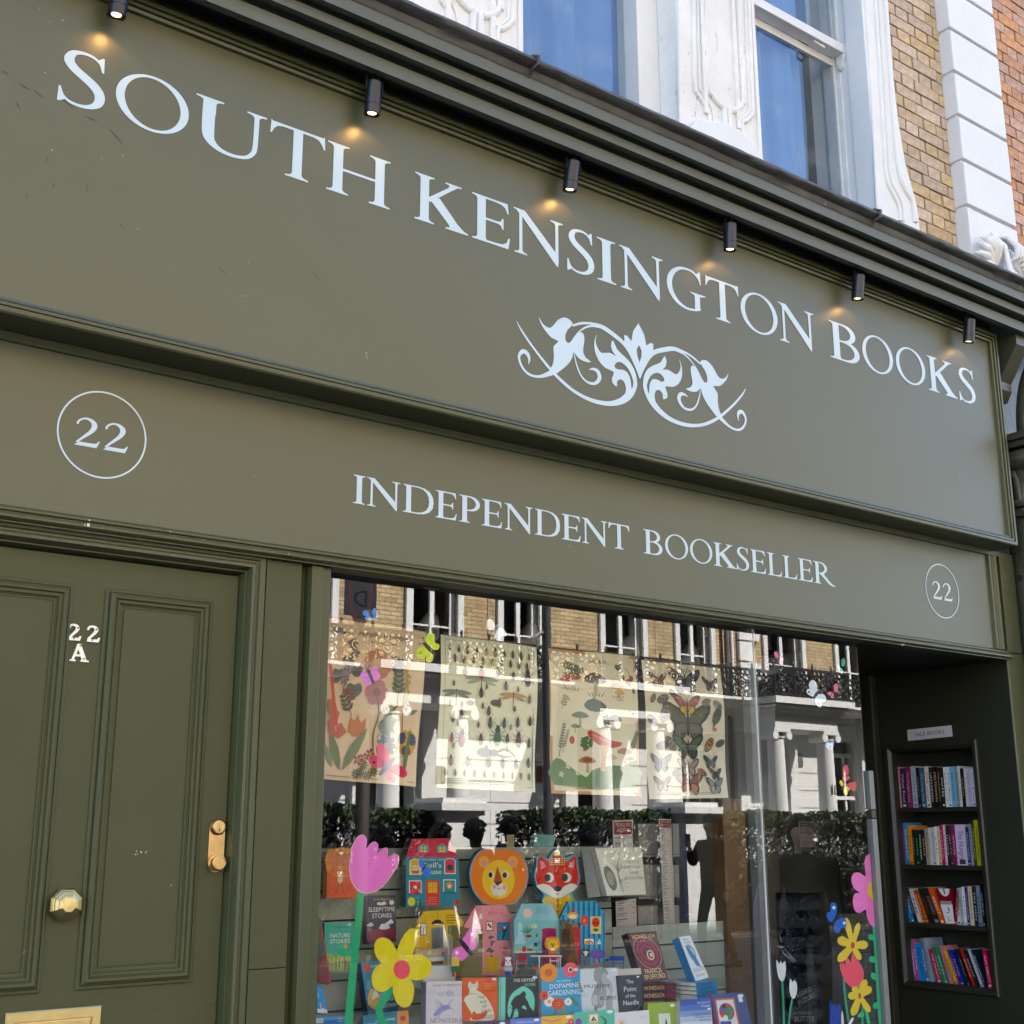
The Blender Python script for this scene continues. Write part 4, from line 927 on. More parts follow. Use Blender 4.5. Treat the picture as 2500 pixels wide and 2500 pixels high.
M['brick_far'] = brick_mat('sunlit_stock_brick', (.56, .42, .23), (.40, .29, .15), (.16, .12, .07))
M['stucco_far'] = mat('sunlit_white_stucco', (.72, .71, .69), .7, nscale=2, namt=.05)
M['iron'] = mat('black_cast_iron', (.012, .012, .012), .45)
M['soot'] = mat('dark_room', (.02, .02, .022), .9)
M['postgrey'] = mat('grey_plate', (.12, .12, .12), .5)
M['slate'] = mat('roof_slate', (.06, .06, .07), .7)
WV = 15.0; WYo = mir(WV)                               # street face of the terrace
nb_ = 0
xs = {}
for k, (a, b_) in dict(w0=(772, 822), w1=(988, 1128), w2=(1212, 1326), w3=(1461, 1575), w4=(1643, 1739), w5=(1856, 1957), w6=(2028, 2110)).items():
    xs[k] = (at(a, 1500, WV).x, at(b_, 1500, WV).x)
print('opp windows', {k: (round(a, 2), round(b_, 2)) for k, (a, b_) in xs.items()})
zbal = 4.25
X0t, Xend = 4.0, at(1808, 1600, WV).x
def terrace_house(x0, x1, wins, label, brick=True):
    h = thing('terraced_house', label, 'house', (x0, WYo, 0), 'terraced houses across the street')
    # wall with real openings: piers between windows, three storeys of them
    levels = [(zbal + .02, 7.15), (8.3, 10.3), (11.2, 12.7)]
    cuts = [w for w in wins if w[0] >= x0 - .05 and w[1] <= x1 + .05]
    b = MB(); edges = [x0] + [v for w in cuts for v in (w[0] + .12, w[1] - .12)] + [x1]
    for i in range(0, len(edges), 2): b.box(edges[i], edges[i + 1], WYo - .35, WYo, 4.1, 13.6)
    for w in cuts:
        zs = [4.1] + [v for l in levels for v in l] + [13.6]
        for i in range(0, len(zs), 2): b.box(w[0] + .12, w[1] - .12, WYo - .35, WYo, zs[i], zs[i + 1])
    b.build('brick_wall', M['brick_far'], h)
    MB().box(x0, x1, WYo - 8, WYo - 1.2, 0, 13.6).build('rooms', M['soot'], h)
    MB().box(x0, x1, WYo - .35, WYo + .35, 13.6, 13.9).build('parapet', M['stucco_far'], h)
    MB().box(x0, x1, WYo - 8, WYo - .4, 13.9, 15).build('roof', M['slate'], h)
    for w in cuts:
        for li, (z0, z1) in enumerate(levels):
            f = MB(); a, c = w
            f.box(a, a + .12, WYo - .02, WYo + .06, z0 - .02, z1 + .1).box(c - .12, c, WYo - .02, WYo + .06, z0 - .02, z1 + .1).box(a - .06, c + .06, WYo - .02, WYo + .16, z1 + .101, z1 + .28)
            wn = f.build('window', M['stucco_far'], h)
            s = MB(); y0, y1 = WYo - .12, WYo - .07; m_ = (a + c) / 2
            s.box(a + .12, a + .22, y0, y1, z0, z1).box(c - .22, c - .12, y0, y1, z0, z1).box(m_ - .045, m_ + .045, y0, y1 + .01, z0, z1)
            s.box(a + .12, c - .12, y0, y1 + .015, z0 + (z1 - z0) * .55, z0 + (z1 - z0) * .55 + .07).box(a + .12, c - .12, y0, y1, z1 - .08, z1)
            s.box(a + .22, c - .22, y0 + .01, y1 - .01, z0 + (z1 - z0) * .305, z0 + (z1 - z0) * .305 + .03)
            s.build('sash', M['stucco_far'], wn)
            MB().add([(a + .12, WYo - .095, z0), (c - .12, WYo - .095, z0), (c - .12, WYo - .095, z1), (a + .12, WYo - .095, z1)], [(3, 2, 1, 0)]).build('pane', M['glass_opp'], wn)
    return h
allw = [xs[k] for k in xs]
px1 = at(1400, 1600, WV).x
h1 = terrace_house(X0t, at(1150, 1600, WV).x + .35, allw, 'nearest sunlit yellow brick terraced house across the street', )
h2 = terrace_house(at(1150, 1600, WV).x + .36, at(1600, 1600, WV).x, allw + [], 'second sunlit yellow brick terraced house, behind the street lamp post')
h3 = terrace_house(at(1600, 1600, WV).x + .01, Xend, allw, 'third sunlit terraced house, ending at white corner blocks')
h4 = terrace_house(Xend + .01, Xend + 9, allw + [(27.0, 28.2), (30, 31.2)], 'farthest sunlit terraced house with numbered portico, right end of the reflection')
h0 = terrace_house(-12, X0t - .01, [(-10, -8.8), (-7, -5.8), (-4, -2.8), (-1, .2), (1.9, 3.1)], 'plain terraced house across the street, nearest to the viewer')
houses = [(h0, -12, X0t), (h1, X0t, at(1150, 1600, WV).x + .35), (h2, at(1150, 1600, WV).x + .36, at(1600, 1600, WV).x), (h3, at(1600, 1600, WV).x, Xend), (h4, Xend, Xend + 9)]
# rusticated white ground floor with openings: doors behind porticos, windows between
pv = 13.75
ports = [(at(945, 1690, pv).x, at(1154, 1700, pv).x), (at(1467, 1720, pv).x, at(1630, 1735, pv).x), (at(1894, 1760, pv).x, at(2040, 1780, pv).x)]
print('porticos', ports)
for (h, xa, xb), pi in zip(houses, (None, 0, 1, None, 2)):
    ops = []
    if pi is not None:
        p0, p1 = ports[pi]; dcx = (p0 + p1) / 2; ops.append(('door', dcx - .5, dcx + .45, .5, 3.3))
        gx = p1 + .75
        if gx + 1.3 < xb: ops.append(('win', gx, gx + 1.5, 1.35, 3.35))
        if p0 - 1.9 > xa: ops.append(('win', p0 - 2.1, p0 - .7, 1.35, 3.35))
    else:
        cx = (xa + xb) / 2 if xb - xa < 6 else 2.0; ops.append(('win', cx - .7, cx + .7, 1.35, 3.35))
        if xb - xa > 6: ops.append(('win', cx - 4.7, cx - 3.3, 1.35, 3.35))
    ops = sorted([o for o in ops if o[1] > xa and o[2] < xb], key=lambda o: o[1])
    b = MB(); e = [xa] + [v for o in ops for v in (o[1], o[2])] + [xb]
    z = 0.0
    while z < 4.0:                                      # courses with recessed joints
        z1 = min(z + .36, 4.1)
        for i in range(0, len(e), 2): b.box(e[i], e[i + 1], WYo - .3, WYo + .10, z + .012, z1 - .012)
        for o in ops:
            if z1 <= o[3] or z >= o[4]: b.box(o[1], o[2], WYo - .3, WYo + .10, z + .012, z1 - .012)
        z = z1
    for i in range(0, len(e), 2): b.box(e[i] + .001, e[i + 1] - .001, WYo - .29, WYo + .075, 0, 4.099)
    b.build('rusticated_stucco', M['stucco_far'], h)
    for o in ops:
        if o[0] == 'door':
            MB().box(o[1], o[2], WYo - .28, WYo - .22, o[3], o[4]).build('house_door', M['soot'], h)
        else:
            s = MB(); y0, y1 = WYo - .15, WYo - .10; a, c, z0, z1 = o[1:]
            s.box(a, a + .09, y0, y1, z0, z1).box(c - .09, c, y0, y1, z0, z1).box(a, c, y0, y1, z1 - .09, z1).box(a, c, y0, y1, z0, z0 + .1).box(a, c, y0, y1 + .02, 2.35, 2.43)
            for q in (.25, .75): s.box(a + (c - a) * q - .03, a + (c - a) * q + .03, y0, y1, z0, z1)
            for q in (.5,): s.box(a + (c - a) * q - .012, a + (c - a) * q + .012, y0 + .01, y1 - .01, z0, z1)
            s.box(a - .1, c + .1, WYo + .101, WYo + .22, z0 - .12, z0 - .02)
            wn = s.build('window', M['stucco_far'], h)
            MB().add([(a, WYo - .125, z0), (c, WYo - .125, z0), (c, WYo - .125, z1), (a, WYo - .125, z1)], [(3, 2, 1, 0)]).build('pane', M['glass_opp'], wn)
    # balcony slab with moulded edge
    b = MB(); b.strip_x([(WYo, 4.10), (WYo + .55, 4.10), (WYo + .62, 4.14), (WYo + .82, 4.15), (WYo + .86, 4.19), (WYo + .92, 4.20), (WYo + .92, 4.25), (WYo, 4.25)], xa, xb - .002); b.build('balcony_slab', M['stucco_far'], h)
# porticos
for pi, (p0, p1) in enumerate(ports):
    h = houses[(1, 2, 4)[pi]][0]; yf = mir(pv); yb = WYo + .101
    b = MB(); b.box(p0 - .04, p1 + .04, yb, yf + .02, 3.655, 3.93).box(p0 - .10, p1 + .10, yb, yf + .08, 3.932, 3.97).box(p0 - .16, p1 + .16, yb, yf + .14, 3.972, 4.05).box(p0 - .24, p1 + .24, yb, yf + .24, 4.052, 4.096).box(p0 - .3, p1 + .3, WYo + .925, yf + .3, 4.12, 4.25); b.build('entablature', M['stucco_far'], h)
    for cx in (p0 + .16, p1 - .16):
        c = MB(); yc = yf - .18; c.lathe((cx, yc, .35), (0, 0, 1), [(.25, 0), (.25, .08), (.22, .10), (.235, .14), (.20, .17), (.195, .19), (.19, 1.2), (.165, 3.1)], 20)
        col = c.build('portico_column', M['stucco_far'], h, smooth=.7)
        d = MB(); d.lathe((cx, yc, 3.45), (0, 0, 1), [(.17, 0), (.19, .02), (.19, .05), (.21, .07)], 20).box(cx - .24, cx + .24, yc - .2, yc + .2, 3.585, 3.655)
        for sx in (-1, 1): d.lathe((cx + sx * .20, yc - .2, 3.52), (0, 1, 0), [(.03, -.0), (.085, .0), (.085, .4), (.03, .4)], 14)
        d.build('ionic_capital', M['stucco_far'], col, smooth=.6)
        MB().box(cx - .14, cx + .14, WYo + .1005, WYo + .22, 0, 3.65).build('pilaster', M['stucco_far'], h)
        pr = MB().box(cx - .25, cx + .25, yf - .42, yf + .07, 0, .35).build('plinth', M['stucco_far'], h)
    MB().box(p0, p1, yb, yf, 0, .3).build('porch_steps', M['stucco_far'], h)
p = atm(1700 + 1080 * .3106, 1450 + 1540 * .3106, 13.75)
o31 = MB(); 
vo, TT, K = cdt([([(a, b_) for a, b_ in pol], c) for pol, c in g_3()[0]] , 1e-6)
ccx, ccy = ports[2][1] - .16, mir(pv) - .18
for ch, x0_, k in (('3', .105, .115), ('1', -.03, .06)):         # reads 31 from the street, reversed in the window
    vo, TT, a, b_ = glyph(ch); V = []
    for v in vo:
        dx = x0_ - (v[0] - a) / (b_ - a) * k; V.append((ccx + dx, ccy + math.sqrt(max(.185 ** 2 - dx * dx, 0)) + .006, p.z - .09 + v[1] * .18))
    o31.add(V, TT)
o31.build('house_number', M['iron'], houses[4][0])
# projecting corner blocks and drainpipes near the end of the third house
b = MB(); z = 4.27; k = 0
while z < 13.4:
    wq = .62 if k % 2 else .38
    b = MB().box(Xend - .1 - .0, Xend - .1 + wq, WYo + .002, WYo + .08, z, z + .40); b.build('corner_block', M['stucco_far'], houses[3][0]); z += .44; k += 1
for pxx, r in ((1766, .05), (1778, .045)):
    q = at(pxx, 1600, WV); o = MB().tube([(q.x, WYo + .1, .1), (q.x, WYo + .1, 13.4)], r, 8).build('drainpipe', M['stucco_far'] if r < .048 else M['grey_int'], houses[3][0], smooth=1)
# cast iron balcony railings
def railing_panel_mesh():
    b = MB(); W_, H = 1.1, .60; r = .019
    b.box(0, W_, -.014, .014, H - .035, H).box(0, W_, -.01, .01, .02, .045).box(0, W_, -.01, .01, H - .14, H - .12).box(0, W_, -.01, .01, .15, .16)
    for x in (0.0, W_ / 2): b.box(x - .016, x + .016, -.016, .016, 0, H + .04).lathe((x, 0, H + .04), (0, 0, 1), [(.01, 0), (.03, .02), (.02, .05), (.002, .08)], 6)
    def ring(cx, cz, rr, n=12): b.tube([(cx + rr * math.cos(2 * PI * k / n), 0, cz + rr * math.sin(2 * PI * k / n)) for k in range(n + 1)], r, 4, False)
    for i in range(9): ring(.06 + i * .122, H - .085, .050, 8)
    for k in range(2):
        x = W_ * (.25 + .5 * k)
        ring(x, .30, .10); ring(x, .30, .045, 8)
        for sx in (-1, 1):
            for sz in (-1, 1):
                b.tube([(x, 0, .30 + sz * .10), (x + sx * .09, 0, .30 + sz * .17), (x + sx * .18, 0, .30 + sz * .12), (x + sx * .16, 0, .30 + sz * .05), (x + sx * .11, 0, .30 + sz * .06)], r, 4)
                b.tube([(x + sx * .10, 0, .30), (x + sx * .19, 0, .30 + sz * .03), (x + sx * .25, 0, .30 + sz * .15)], r, 4)
    for x in (.02, .5, .58, 1.06): b.box(x - .015, x + .015, -.006, .006, .04, H)
    for i in range(9): ring(.06 + i * .122, .095, .035, 6)
    return b
rp_ = railing_panel_mesh().build('railing_panel', M['iron'], None); rme = rp_.data; bpy.data.objects.remove(rp_)
for (h, xa, xb), lb in zip(houses, ('above the plain house nearest to the viewer', 'over the first portico', 'over the second portico, behind the lamp post', 'left of the white corner blocks', 'over the numbered portico')):
    rt = thing('balcony_railing', 'black cast iron balcony railing ' + lb, 'railing', (xa, WYo + .86, 4.25), 'cast iron balcony railings')
    n = int((xb - xa) / 1.1)
    for i in range(n):
        o = bpy.data.objects.new('railing_panel', rme); C.objects.link(o); o.parent = rt; o.location = (i * (xb - xa) / n, 0, 0); o.scale = ((xb - xa) / n / 1.1, 1, 1)
# hanging banner in front of the first house
q0, q1 = atm(842, 1400, 12.6), atm(918, 1510, 12.6)
bn = thing('hanging_banner', 'dark grey banner with a faint dark red oval, hanging in front of the first house', 'banner', (q0.x, q0.y, q1.z))
Wb, Hb = q1.x - q0.x, 2.6
art('banner_cloth', [(rect(0, 0, Wb, Hb), '#35333a'), (ell(Wb * .5, .45, Wb * .36, .62, 30), '#5a2c33'), (ell(Wb * .5, .45, Wb * .31, .56, 30), '#38363c'), T('C', Wb * .5, .62, .16, '#15151a'), T('D', Wb * .5, .15, .24, '#15151a')],
    lambda x, y: Vector((q1.x - x, q0.y, q1.z + y)), M['fabric'], bn, normal=Vector((0, 1, 0)))
MB().tube([(q0.x - .1, q0.y - .02, q1.z + Hb), (q1.x + .05, q0.y - .02, q1.z + Hb)], .02, 6).box(q0.x - .08, q0.x - .04, WYo, q0.y, q1.z + Hb - .02, q1.z + Hb + .02).build('banner_pole', M['iron'], bn)
# hedges, railings, gate piers in front of the houses
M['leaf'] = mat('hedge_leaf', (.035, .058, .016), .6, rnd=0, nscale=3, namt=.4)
M['leaf2'] = mat('hedge_leaf_shade_tone', (.014, .020, .008), .7)  # darker leaf copy: shade of the lower hedge put into its colour
M['dark_backing'] = mat('dark_backing_wall', (.02, .02, .018), .9)  # near-black wall added so the glass stays dark below the hedges
M['twig'] = mat('hedge_twig', (.03, .022, .015), .9)
HV = 12.2
def hedge(xa, xb, label, seed):
    random.seed(seed); b = MB(); d = MB(); t = MB(); y0, y1 = mir(HV) - .55, mir(HV)
    n = int((xb - xa) * 3000)
    for i in range(n):
        x = random.uniform(xa, xb); u = random.random()
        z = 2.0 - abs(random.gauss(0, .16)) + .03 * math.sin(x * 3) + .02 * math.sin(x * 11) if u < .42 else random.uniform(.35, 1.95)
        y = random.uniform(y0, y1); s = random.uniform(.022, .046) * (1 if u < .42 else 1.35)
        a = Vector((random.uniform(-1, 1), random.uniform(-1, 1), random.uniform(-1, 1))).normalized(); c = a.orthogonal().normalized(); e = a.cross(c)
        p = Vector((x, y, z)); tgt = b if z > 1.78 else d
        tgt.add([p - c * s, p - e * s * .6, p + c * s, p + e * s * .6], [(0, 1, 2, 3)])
    for i in range(int((xb - xa) * 26)):
        x = random.uniform(xa, xb); y = random.uniform(y0, y1); pts = [(x, y, 0)]
        for k in range(4): x += random.uniform(-.09, .09); y += random.uniform(-.04, .04); pts.append((x, y, .4 + k * .42))
        t.tube(pts, [.014, .012, .01, .008, .004], 4, False)
    MB().box(xa, xb, y0 - .1, y1 + .06, 0, .42).build('hedge_bed_wall', M['dark_backing'], None, loc=(xa, y0, 0)).update_tag() if False else None
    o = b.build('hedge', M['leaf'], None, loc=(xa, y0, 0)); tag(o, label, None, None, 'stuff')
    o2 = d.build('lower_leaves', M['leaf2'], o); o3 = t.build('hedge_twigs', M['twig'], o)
hx = lambda px: at(px, 2000, HV).x
segs = [(hx(640), hx(1072), 'dark clipped hedge reflected at the left of the window'), (hx(1262), hx(1640), 'dark clipped hedge reflected in the middle of the window'), (hx(1778), hx(2400), 'dark clipped hedge reflected at the right of the window')]
for i, (a, b_, lb) in enumerate(segs):
    hedge(a, b_, lb, i)
    bw = MB().box(a, b_, mir(HV) - .75, mir(HV) - .60, -.01, 1.05).build('reflection_dark_wall', M['dark_backing'], None, loc=(a, mir(HV) - .7, 0)); tag(bw, 'low dark wall added to darken the reflection behind ' + ('the left hedge', 'the middle hedge', 'the right hedge')[i], 'wall', 'added dark walls behind the hedges')
    rl = thing('area_railing', 'row of black spiked railings standing before ' + ('the left hedge', 'the middle hedge', 'the right hedge')[i], 'railing', (a, mir(HV) + .12, 0), 'spiked area railings')
    m_ = MB().box(a, b_, mir(HV) + .11, mir(HV) + .13, 1.0, 1.03).box(a, b_, mir(HV) + .11, mir(HV) + .13, .1, .13).build('rail', M['iron'], rl)
    x = a + .06
    bar = MB().tube([(0, 0, 0), (0, 0, 1.12)], .009, 5).lathe((0, 0, 1.12), (0, 0, 1), [(.009, 0), (.02, .03), (.001, .11)], 5).build('bar', M['iron'], None); bme = bar.data; bpy.data.objects.remove(bar)
    while x < b_:
        o = bpy.data.objects.new('bar', bme); C.objects.link(o); o.parent = rl; o.location = (x - a, 0, 0); x += .16
for i, px_ in enumerate((1099, 1674)):
    q = at(px_, 1985, 12.3); gy = mir(12.3); gpier = thing('gate_pier', ('broad white gate pier with a moulded cap, beside the left hedge', 'broad white gate pier with a moulded cap, at the right end of the middle hedge')[i], 'gate pier', (q.x, gy, 0), 'white gate piers')
    MB().box(q.x - .30, q.x + .30, gy - .3, gy + .3, 0, 1.88).build('shaft', M['stucco_far'], gpier)
    MB().box(q.x - .36, q.x + .36, gy - .36, gy + .36, 1.882, 1.95).box(q.x - .44, q.x + .44, gy - .44, gy + .44, 1.952, 2.06).box(q.x - .38, q.x + .38, gy - .38, gy + .38, 2.062, 2.13).build('cap', M['stucco_far'], gpier)
for i, (px_, py_, z_) in enumerate(((1072, 1890, 2.61), (1325, 1890, 2.67), (1950, 1850, 3.15))):
    q = at(px_, py_, 14.88); pq = thing('wall_plaque', ('small brass name plate left of the insect chart, on the first white house front', 'small brass name plate beside the lamp post, on the white house front', 'small grey name plate inside the numbered portico')[i], 'name plate', (q.x, WYo + .101, z_), 'name plates across the street')
    MB().box(q.x - .13, q.x + .13, WYo + .1015, WYo + .12, z_ - .14, z_ + .14).build('plate', M['brass_dark'] if i < 2 else M['postgrey'], pq)
# street lamp post on the far kerb
q = at(1337, 1900, 12.0)
lpst = thing('street_lamp_post', 'tall dark grey street lamp post with a curled bracket, on the far pavement', 'lamp post', (q.x, mir(12.0), 0))
M['postpaint'] = mat('dark_grey_post_paint', (.05, .05, .055), .45)
MB().lathe((q.x, mir(12.0), 0), (0, 0, 1), [(.12, 0), (.12, .9), (.085, 1.0), (.075, 1.1), (.066, 9.0)], 16).build('post', M['postpaint'], lpst, smooth=.6)
zb = at(1250 + 220 * .3106, 1350 + 690 * .3106, 12.0).z
MB().tube([(q.x, mir(12), zb + .15), (q.x - .15, mir(12), zb + .1), (q.x - .32, mir(12), zb), (q.x - .22, mir(12), zb - .1)], .03, 6).build('bracket', M['iron'], lpst)
q = at(884, 1990, 11.9)
bp = thing('short_street_post', 'short dark brown post standing on the far pavement before the left hedge', 'post', (q.x, mir(11.9), 0))  # plain dark post with nothing mounted on it
MB().lathe((q.x, mir(11.9), 0), (0, 0, 1), [(.10, 0), (.10, 2.4), (.06, 2.5), (.01, 2.55)], 12).build('post', mat('brown_post_paint', (.03, .02, .018), .6), bp, smooth=.6)
# window boxes with dark plants on the far balcony
for i, (pa, pb) in enumerate(((1850, 1900), (1918, 1990))):
    a, b_ = at(pa, 1680, 14.3).x, at(pb, 1680, 14.3).x
    wb = thing('planter_box', ('left', 'right')[i] + ' dark planter box of shrubs on the balcony of the farthest house', 'planter', (a, mir(14.3), 4.26), 'balcony planters')
    MB().box(a, b_, mir(14.3) - .15, mir(14.3) + .1, 4.26, 4.49).build('trough', M['iron'], wb)
    random.seed(i); d = MB()
    for k in range(500):
        p = Vector((random.uniform(a, b_), mir(14.3) + random.uniform(-.15, .1), 4.45 + abs(random.gauss(0, .13)))); c = Vector((random.uniform(-1, 1), random.uniform(-1, 1), random.uniform(-1, 1))).normalized() * .03; e = c.orthogonal().normalized() * .018
        d.add([p - c, p - e, p + c, p + e], [(0, 1, 2, 3)])
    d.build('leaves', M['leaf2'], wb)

p0, p1 = ports[2]; yf = mir(pv) + .24
rt = thing('balcony_railing', 'black iron railing stepping forward around the top of the numbered portico', 'railing', (p0 - .25, yf, 4.25), 'cast iron balcony railings')
for i in range(2):
    o = bpy.data.objects.new('railing_panel', rme); C.objects.link(o); o.parent = rt; o.location = (i * (p1 - p0 + .5) / 2, 0, 0); o.scale = ((p1 - p0 + .5) / 2.2, 1, 1)
# ================================================================== SHOP INTERIOR
room = thing('shop_interior', 'dark shop interior behind the window display', 'room', (3, 2, 0))
MB().box(-.5, 8, .62, 6.0, -.04, -.005).build('floor', M['dark_int'], room)
MB().box(-.5, 8, .30, 6.0, 2.95, 3.0).build('ceiling', M['dark_int'], room)
MB().box(-.5, 8, 6.0, 6.1, 0, 2.95).build('back_wall', M['dark_int'], room)
MB().box(1.55, 1.60, .07, 6.0, 0, 2.95).build('side_wall', M['dark_int'], room)
MB().box(6.4, 6.45, 1.0, 6.0, 0, 2.95).build('side_wall', M['dark_int'], room)
MB().box(1.62, 4.42, .07, .76, .58, .62).build('display_bed', M['slat'], room)
c1 = lambda u, v: (760 + u * .31056, 1350 + v * .31056)
c2 = lambda u, v: (1250 + u * .31056, 1350 + v * .31056)
c3 = lambda u, v: (1700 + u * .31056, 1450 + v * .31056)
c6 = lambda u, v: (760 + u * .28474, 1950 + v * .28474)
c7 = lambda u, v: (1100 + u * .28468, 1980 + v * .28468)
c8 = lambda u, v: (1550 + u * .31056, 1980 + v * .31056)
cA = lambda u, v: (2000 + u * .20699, 2100 + v * .20699)
cB = lambda u, v: (2050 + u * .31056, 1900 + v * .31056)
SY = .75
sw = thing('slatwall_display', 'grey green slatted display panel holding the books behind the window', 'display wall', (3, SY, .6))
def slats(x0, x1, ztop, first):
    z = ztop; h = first
    MB().box(x0, x1, SY + .012, SY + .03, .58, ztop - .002).build('backing', M['dark_int'], sw)
    while z > .62:
        MB().box(x0, x1, SY, SY + .0115, max(z - h, .6), z).build('slat', M['slat'], sw, bevel=.0015); z -= h + .007; h = .093
slats(1.65, 3.600, 1.557, .042); slats(3.604, 4.248, 1.236, .078)
MB().box(4.252, 4.395, .73, .80, .58, 1.76).build('timber_upright', M['wood'], sw, bevel=.003)
# track spotlights hanging in the window
for i, (u, v, cf) in enumerate(((930, 560, c1), (140, 640, c2), (925, 735, c2), (1400, 800, c2), (575, 520, c3))):
    y = .62; p = at(*cf(u, v), y); sc = .95
    t = thing('track_spotlight', ('unlit white cone spotlight inside the window, leftmost of five', 'unlit white cone spotlight inside the window, left of the lamp post reflection', 'unlit white cone spotlight inside the window, above the mushroom poster', 'unlit white cone spotlight inside the window, above the butterfly poster', 'unlit white cone spotlight inside the window, rightmost of five')[i], 'spotlight', tuple(p), 'white spotlights inside the window')
    ax = Vector((-.45, -.35, -.82)).normalized()
    MB().lathe(p - ax * .045, ax, [(.012, -.004), (.022, .0), (.032, .025), (.040, .055), (.046, .095), (.043, .095), (.034, .05), (.01, .03)], 20).build('shade', M['white_plastic'], t, smooth=1)
    MB().tube([p - ax * .045, p - ax * .06 + Vector((0, 0, .01)), p - ax * .05 + Vector((0, 0, .10))], .011, 10).build('stem', M['white_plastic'], t, smooth=1)
    q = p - ax * .05; MB().box(q.x - .03, q.x + .03, q.y - .02, q.y + .02, q.z + .10, q.z + .16).build('track_adaptor', M['white_plastic'], t, bevel=.003)
tk = MB().box(1.9, 4.3, .60, .64, 2.545, 2.57).build('lighting_track', M['white_plastic'], room)

# ================================================================== BOOKS
def lighten(c, k): r = lin(c); return tuple(min(1, v * k) for v in r[:3])
def solid(name, quad, off, col, parent, m='print'):
    """six-sided board with one printed colour"""
    b = MB().hexa(quad, off); o = b.build(name, M[m], parent)
    ca = o.data.color_attributes.new('Col', 'FLOAT_COLOR', 'CORNER'); ca.data.foreach_set('color', list(lin(col)) * len(ca.data)); return o
def book(label, q, Yt, Yb, th, spine, layers, W=100, H=150, group='books on display in the window', pages=True, name='book', normal_tilt=None, cat='book'):
    TL, TR, BR, BL = at(*q[0], Yt), at(*q[1], Yt), at(*q[2], Yb), at(*q[3], Yb)
    t = thing(name, label, cat, tuple(BL), group)
    n = (BR - BL).cross(TL - BL).normalized()
    if n.y > 0: n = -n
    bk = -n * th; r = (BR - BL).normalized() * .0025; uu = (TL - BL).normalized() * .003
    bt = min(.002, th * .2)
    cov = MB().hexa([TL, TR, BR, BL], -n * bt).hexa([p + bk + n * bt for p in (TL, TR, BR, BL)], -n * bt).hexa([TL - n * bt, TL - n * bt + r, BL - n * bt + r, BL - n * bt], bk + n * bt * 2).build('cover', M['print'], t)
    ca = cov.data.color_attributes.new('Col', 'FLOAT_COLOR', 'CORNER'); ca.data.foreach_set('color', list(lin(spine)) * len(ca.data))
    if pages: MB().hexa([TL - n * bt + r - uu, TR - n * bt - r - uu, BR - n * bt - r + uu, BL - n * bt + r + uu], bk + n * bt * 2).build('pages', M['paper'], t)
    art('cover_print', layers, bilin(BL + n * .0004, BR + n * .0004, TR + n * .0004, TL + n * .0004, W, H), M['print'], t, normal=n, eps_out=.0004)
    return t
def flower(cx, cy, r, n, col, cc='#e8c040', cr=.35, pr=.5, rot=0):
    o = [(ell(cx + r * .62 * math.cos(rot + 2 * PI * k / n), cy + r * .62 * math.sin(rot + 2 * PI * k / n), r * .42, r * pr * .55, 8, rot + 2 * PI * k / n), col) for k in range(n)]
    return o + [(ell(cx, cy, r * cr, None, 8), cc)]
def leaf(x, y, L, w_, a, col):
    c, s = math.cos(a), math.sin(a); f = lambda t, q: (x + t * L * c - q * w_ * s, y + t * L * s + q * w_ * c)
    return [([f(0, 0), f(.25, -.4), f(.55, -.5), f(.85, -.25), f(1, 0), f(.85, .25), f(.55, .5), f(.25, .4)], col)]
def sprig(x, y, L, a, col, n=5, lw=.22, sc='#5a6a3a', curve=0):
    o = [(ribbon([(x, y, L * .03), (x + L * .5 * math.cos(a) , y + L * .5 * math.sin(a), L * .025), (x + L * math.cos(a + curve), y + L * math.sin(a + curve), L * .01)], 3), sc)]
    for k in range(n):
        t = .25 + .7 * k / n; px, py = x + L * t * math.cos(a + curve * t), y + L * t * math.sin(a + curve * t)
        for sg in (-1, 1): o += leaf(px, py, L * lw * (1.1 - .5 * t), L * lw * .42, a + sg * .9, col)
    return o
def bars(x, y, w_, n, dy, col, h=1.0, seed=0):
    random.seed(seed); return [(rect(x, y - k * dy, x + w_ * random.uniform(.6, 1), y - k * dy + h), col) for k in range(n)]
W_ = '#e8e8e4'; price = lambda x, y, c='#e6e8ea': [(ell(x, y, 6.5, 3.4, 12), c), T('9.99', x, y - 1.4, 2.8, '#555560')]
random.seed(21)
# -- upper row on the slatwall
book('orange children\'s paperback with a yellow twiggy creature, partly behind the pink tulip', (c6(140, 440), c6(388, 436), c6(392, 850), c6(130, 850)), .70, .67, .028, '#c98a30',
  [(rect(0, 0, 100, 150), '#e0562b'), (blob([(0, 150), (0, 80), (20, 96), (50, 82), (80, 96), (100, 84), (100, 150)], 2), '#ea9030'), T('Enid Blyton', 62, 132, 7, '#3a2c1a', w=62)]
  + [(ribbon([(42, 40, 5), (46, 62, 2), (42 + 30 * math.cos(a), 72 + 24 * math.sin(a), 1)], 3), ('#c9b040', '#9aa83a', '#e0c860')[k % 3]) for k, a in enumerate([PI * i / 11 - .2 for i in range(13)])]
  + [(ell(44, 58, 9, 12), '#e2d9a8'), (ell(42, 62, 1.6), '#222'[:4] + '222'), (ribbon([(40, 46, 3), (34, 26, 2), (22, 8, 1)], 3), '#3c3440'), (ribbon([(48, 46, 3), (52, 24, 2), (62, 6, 1)], 3), '#3c3440'), T('MAGICAL', 52, 116, 12, '#d860b8', w=70), T('STORIES', 52, 98, 12, '#d860b8', w=70)])
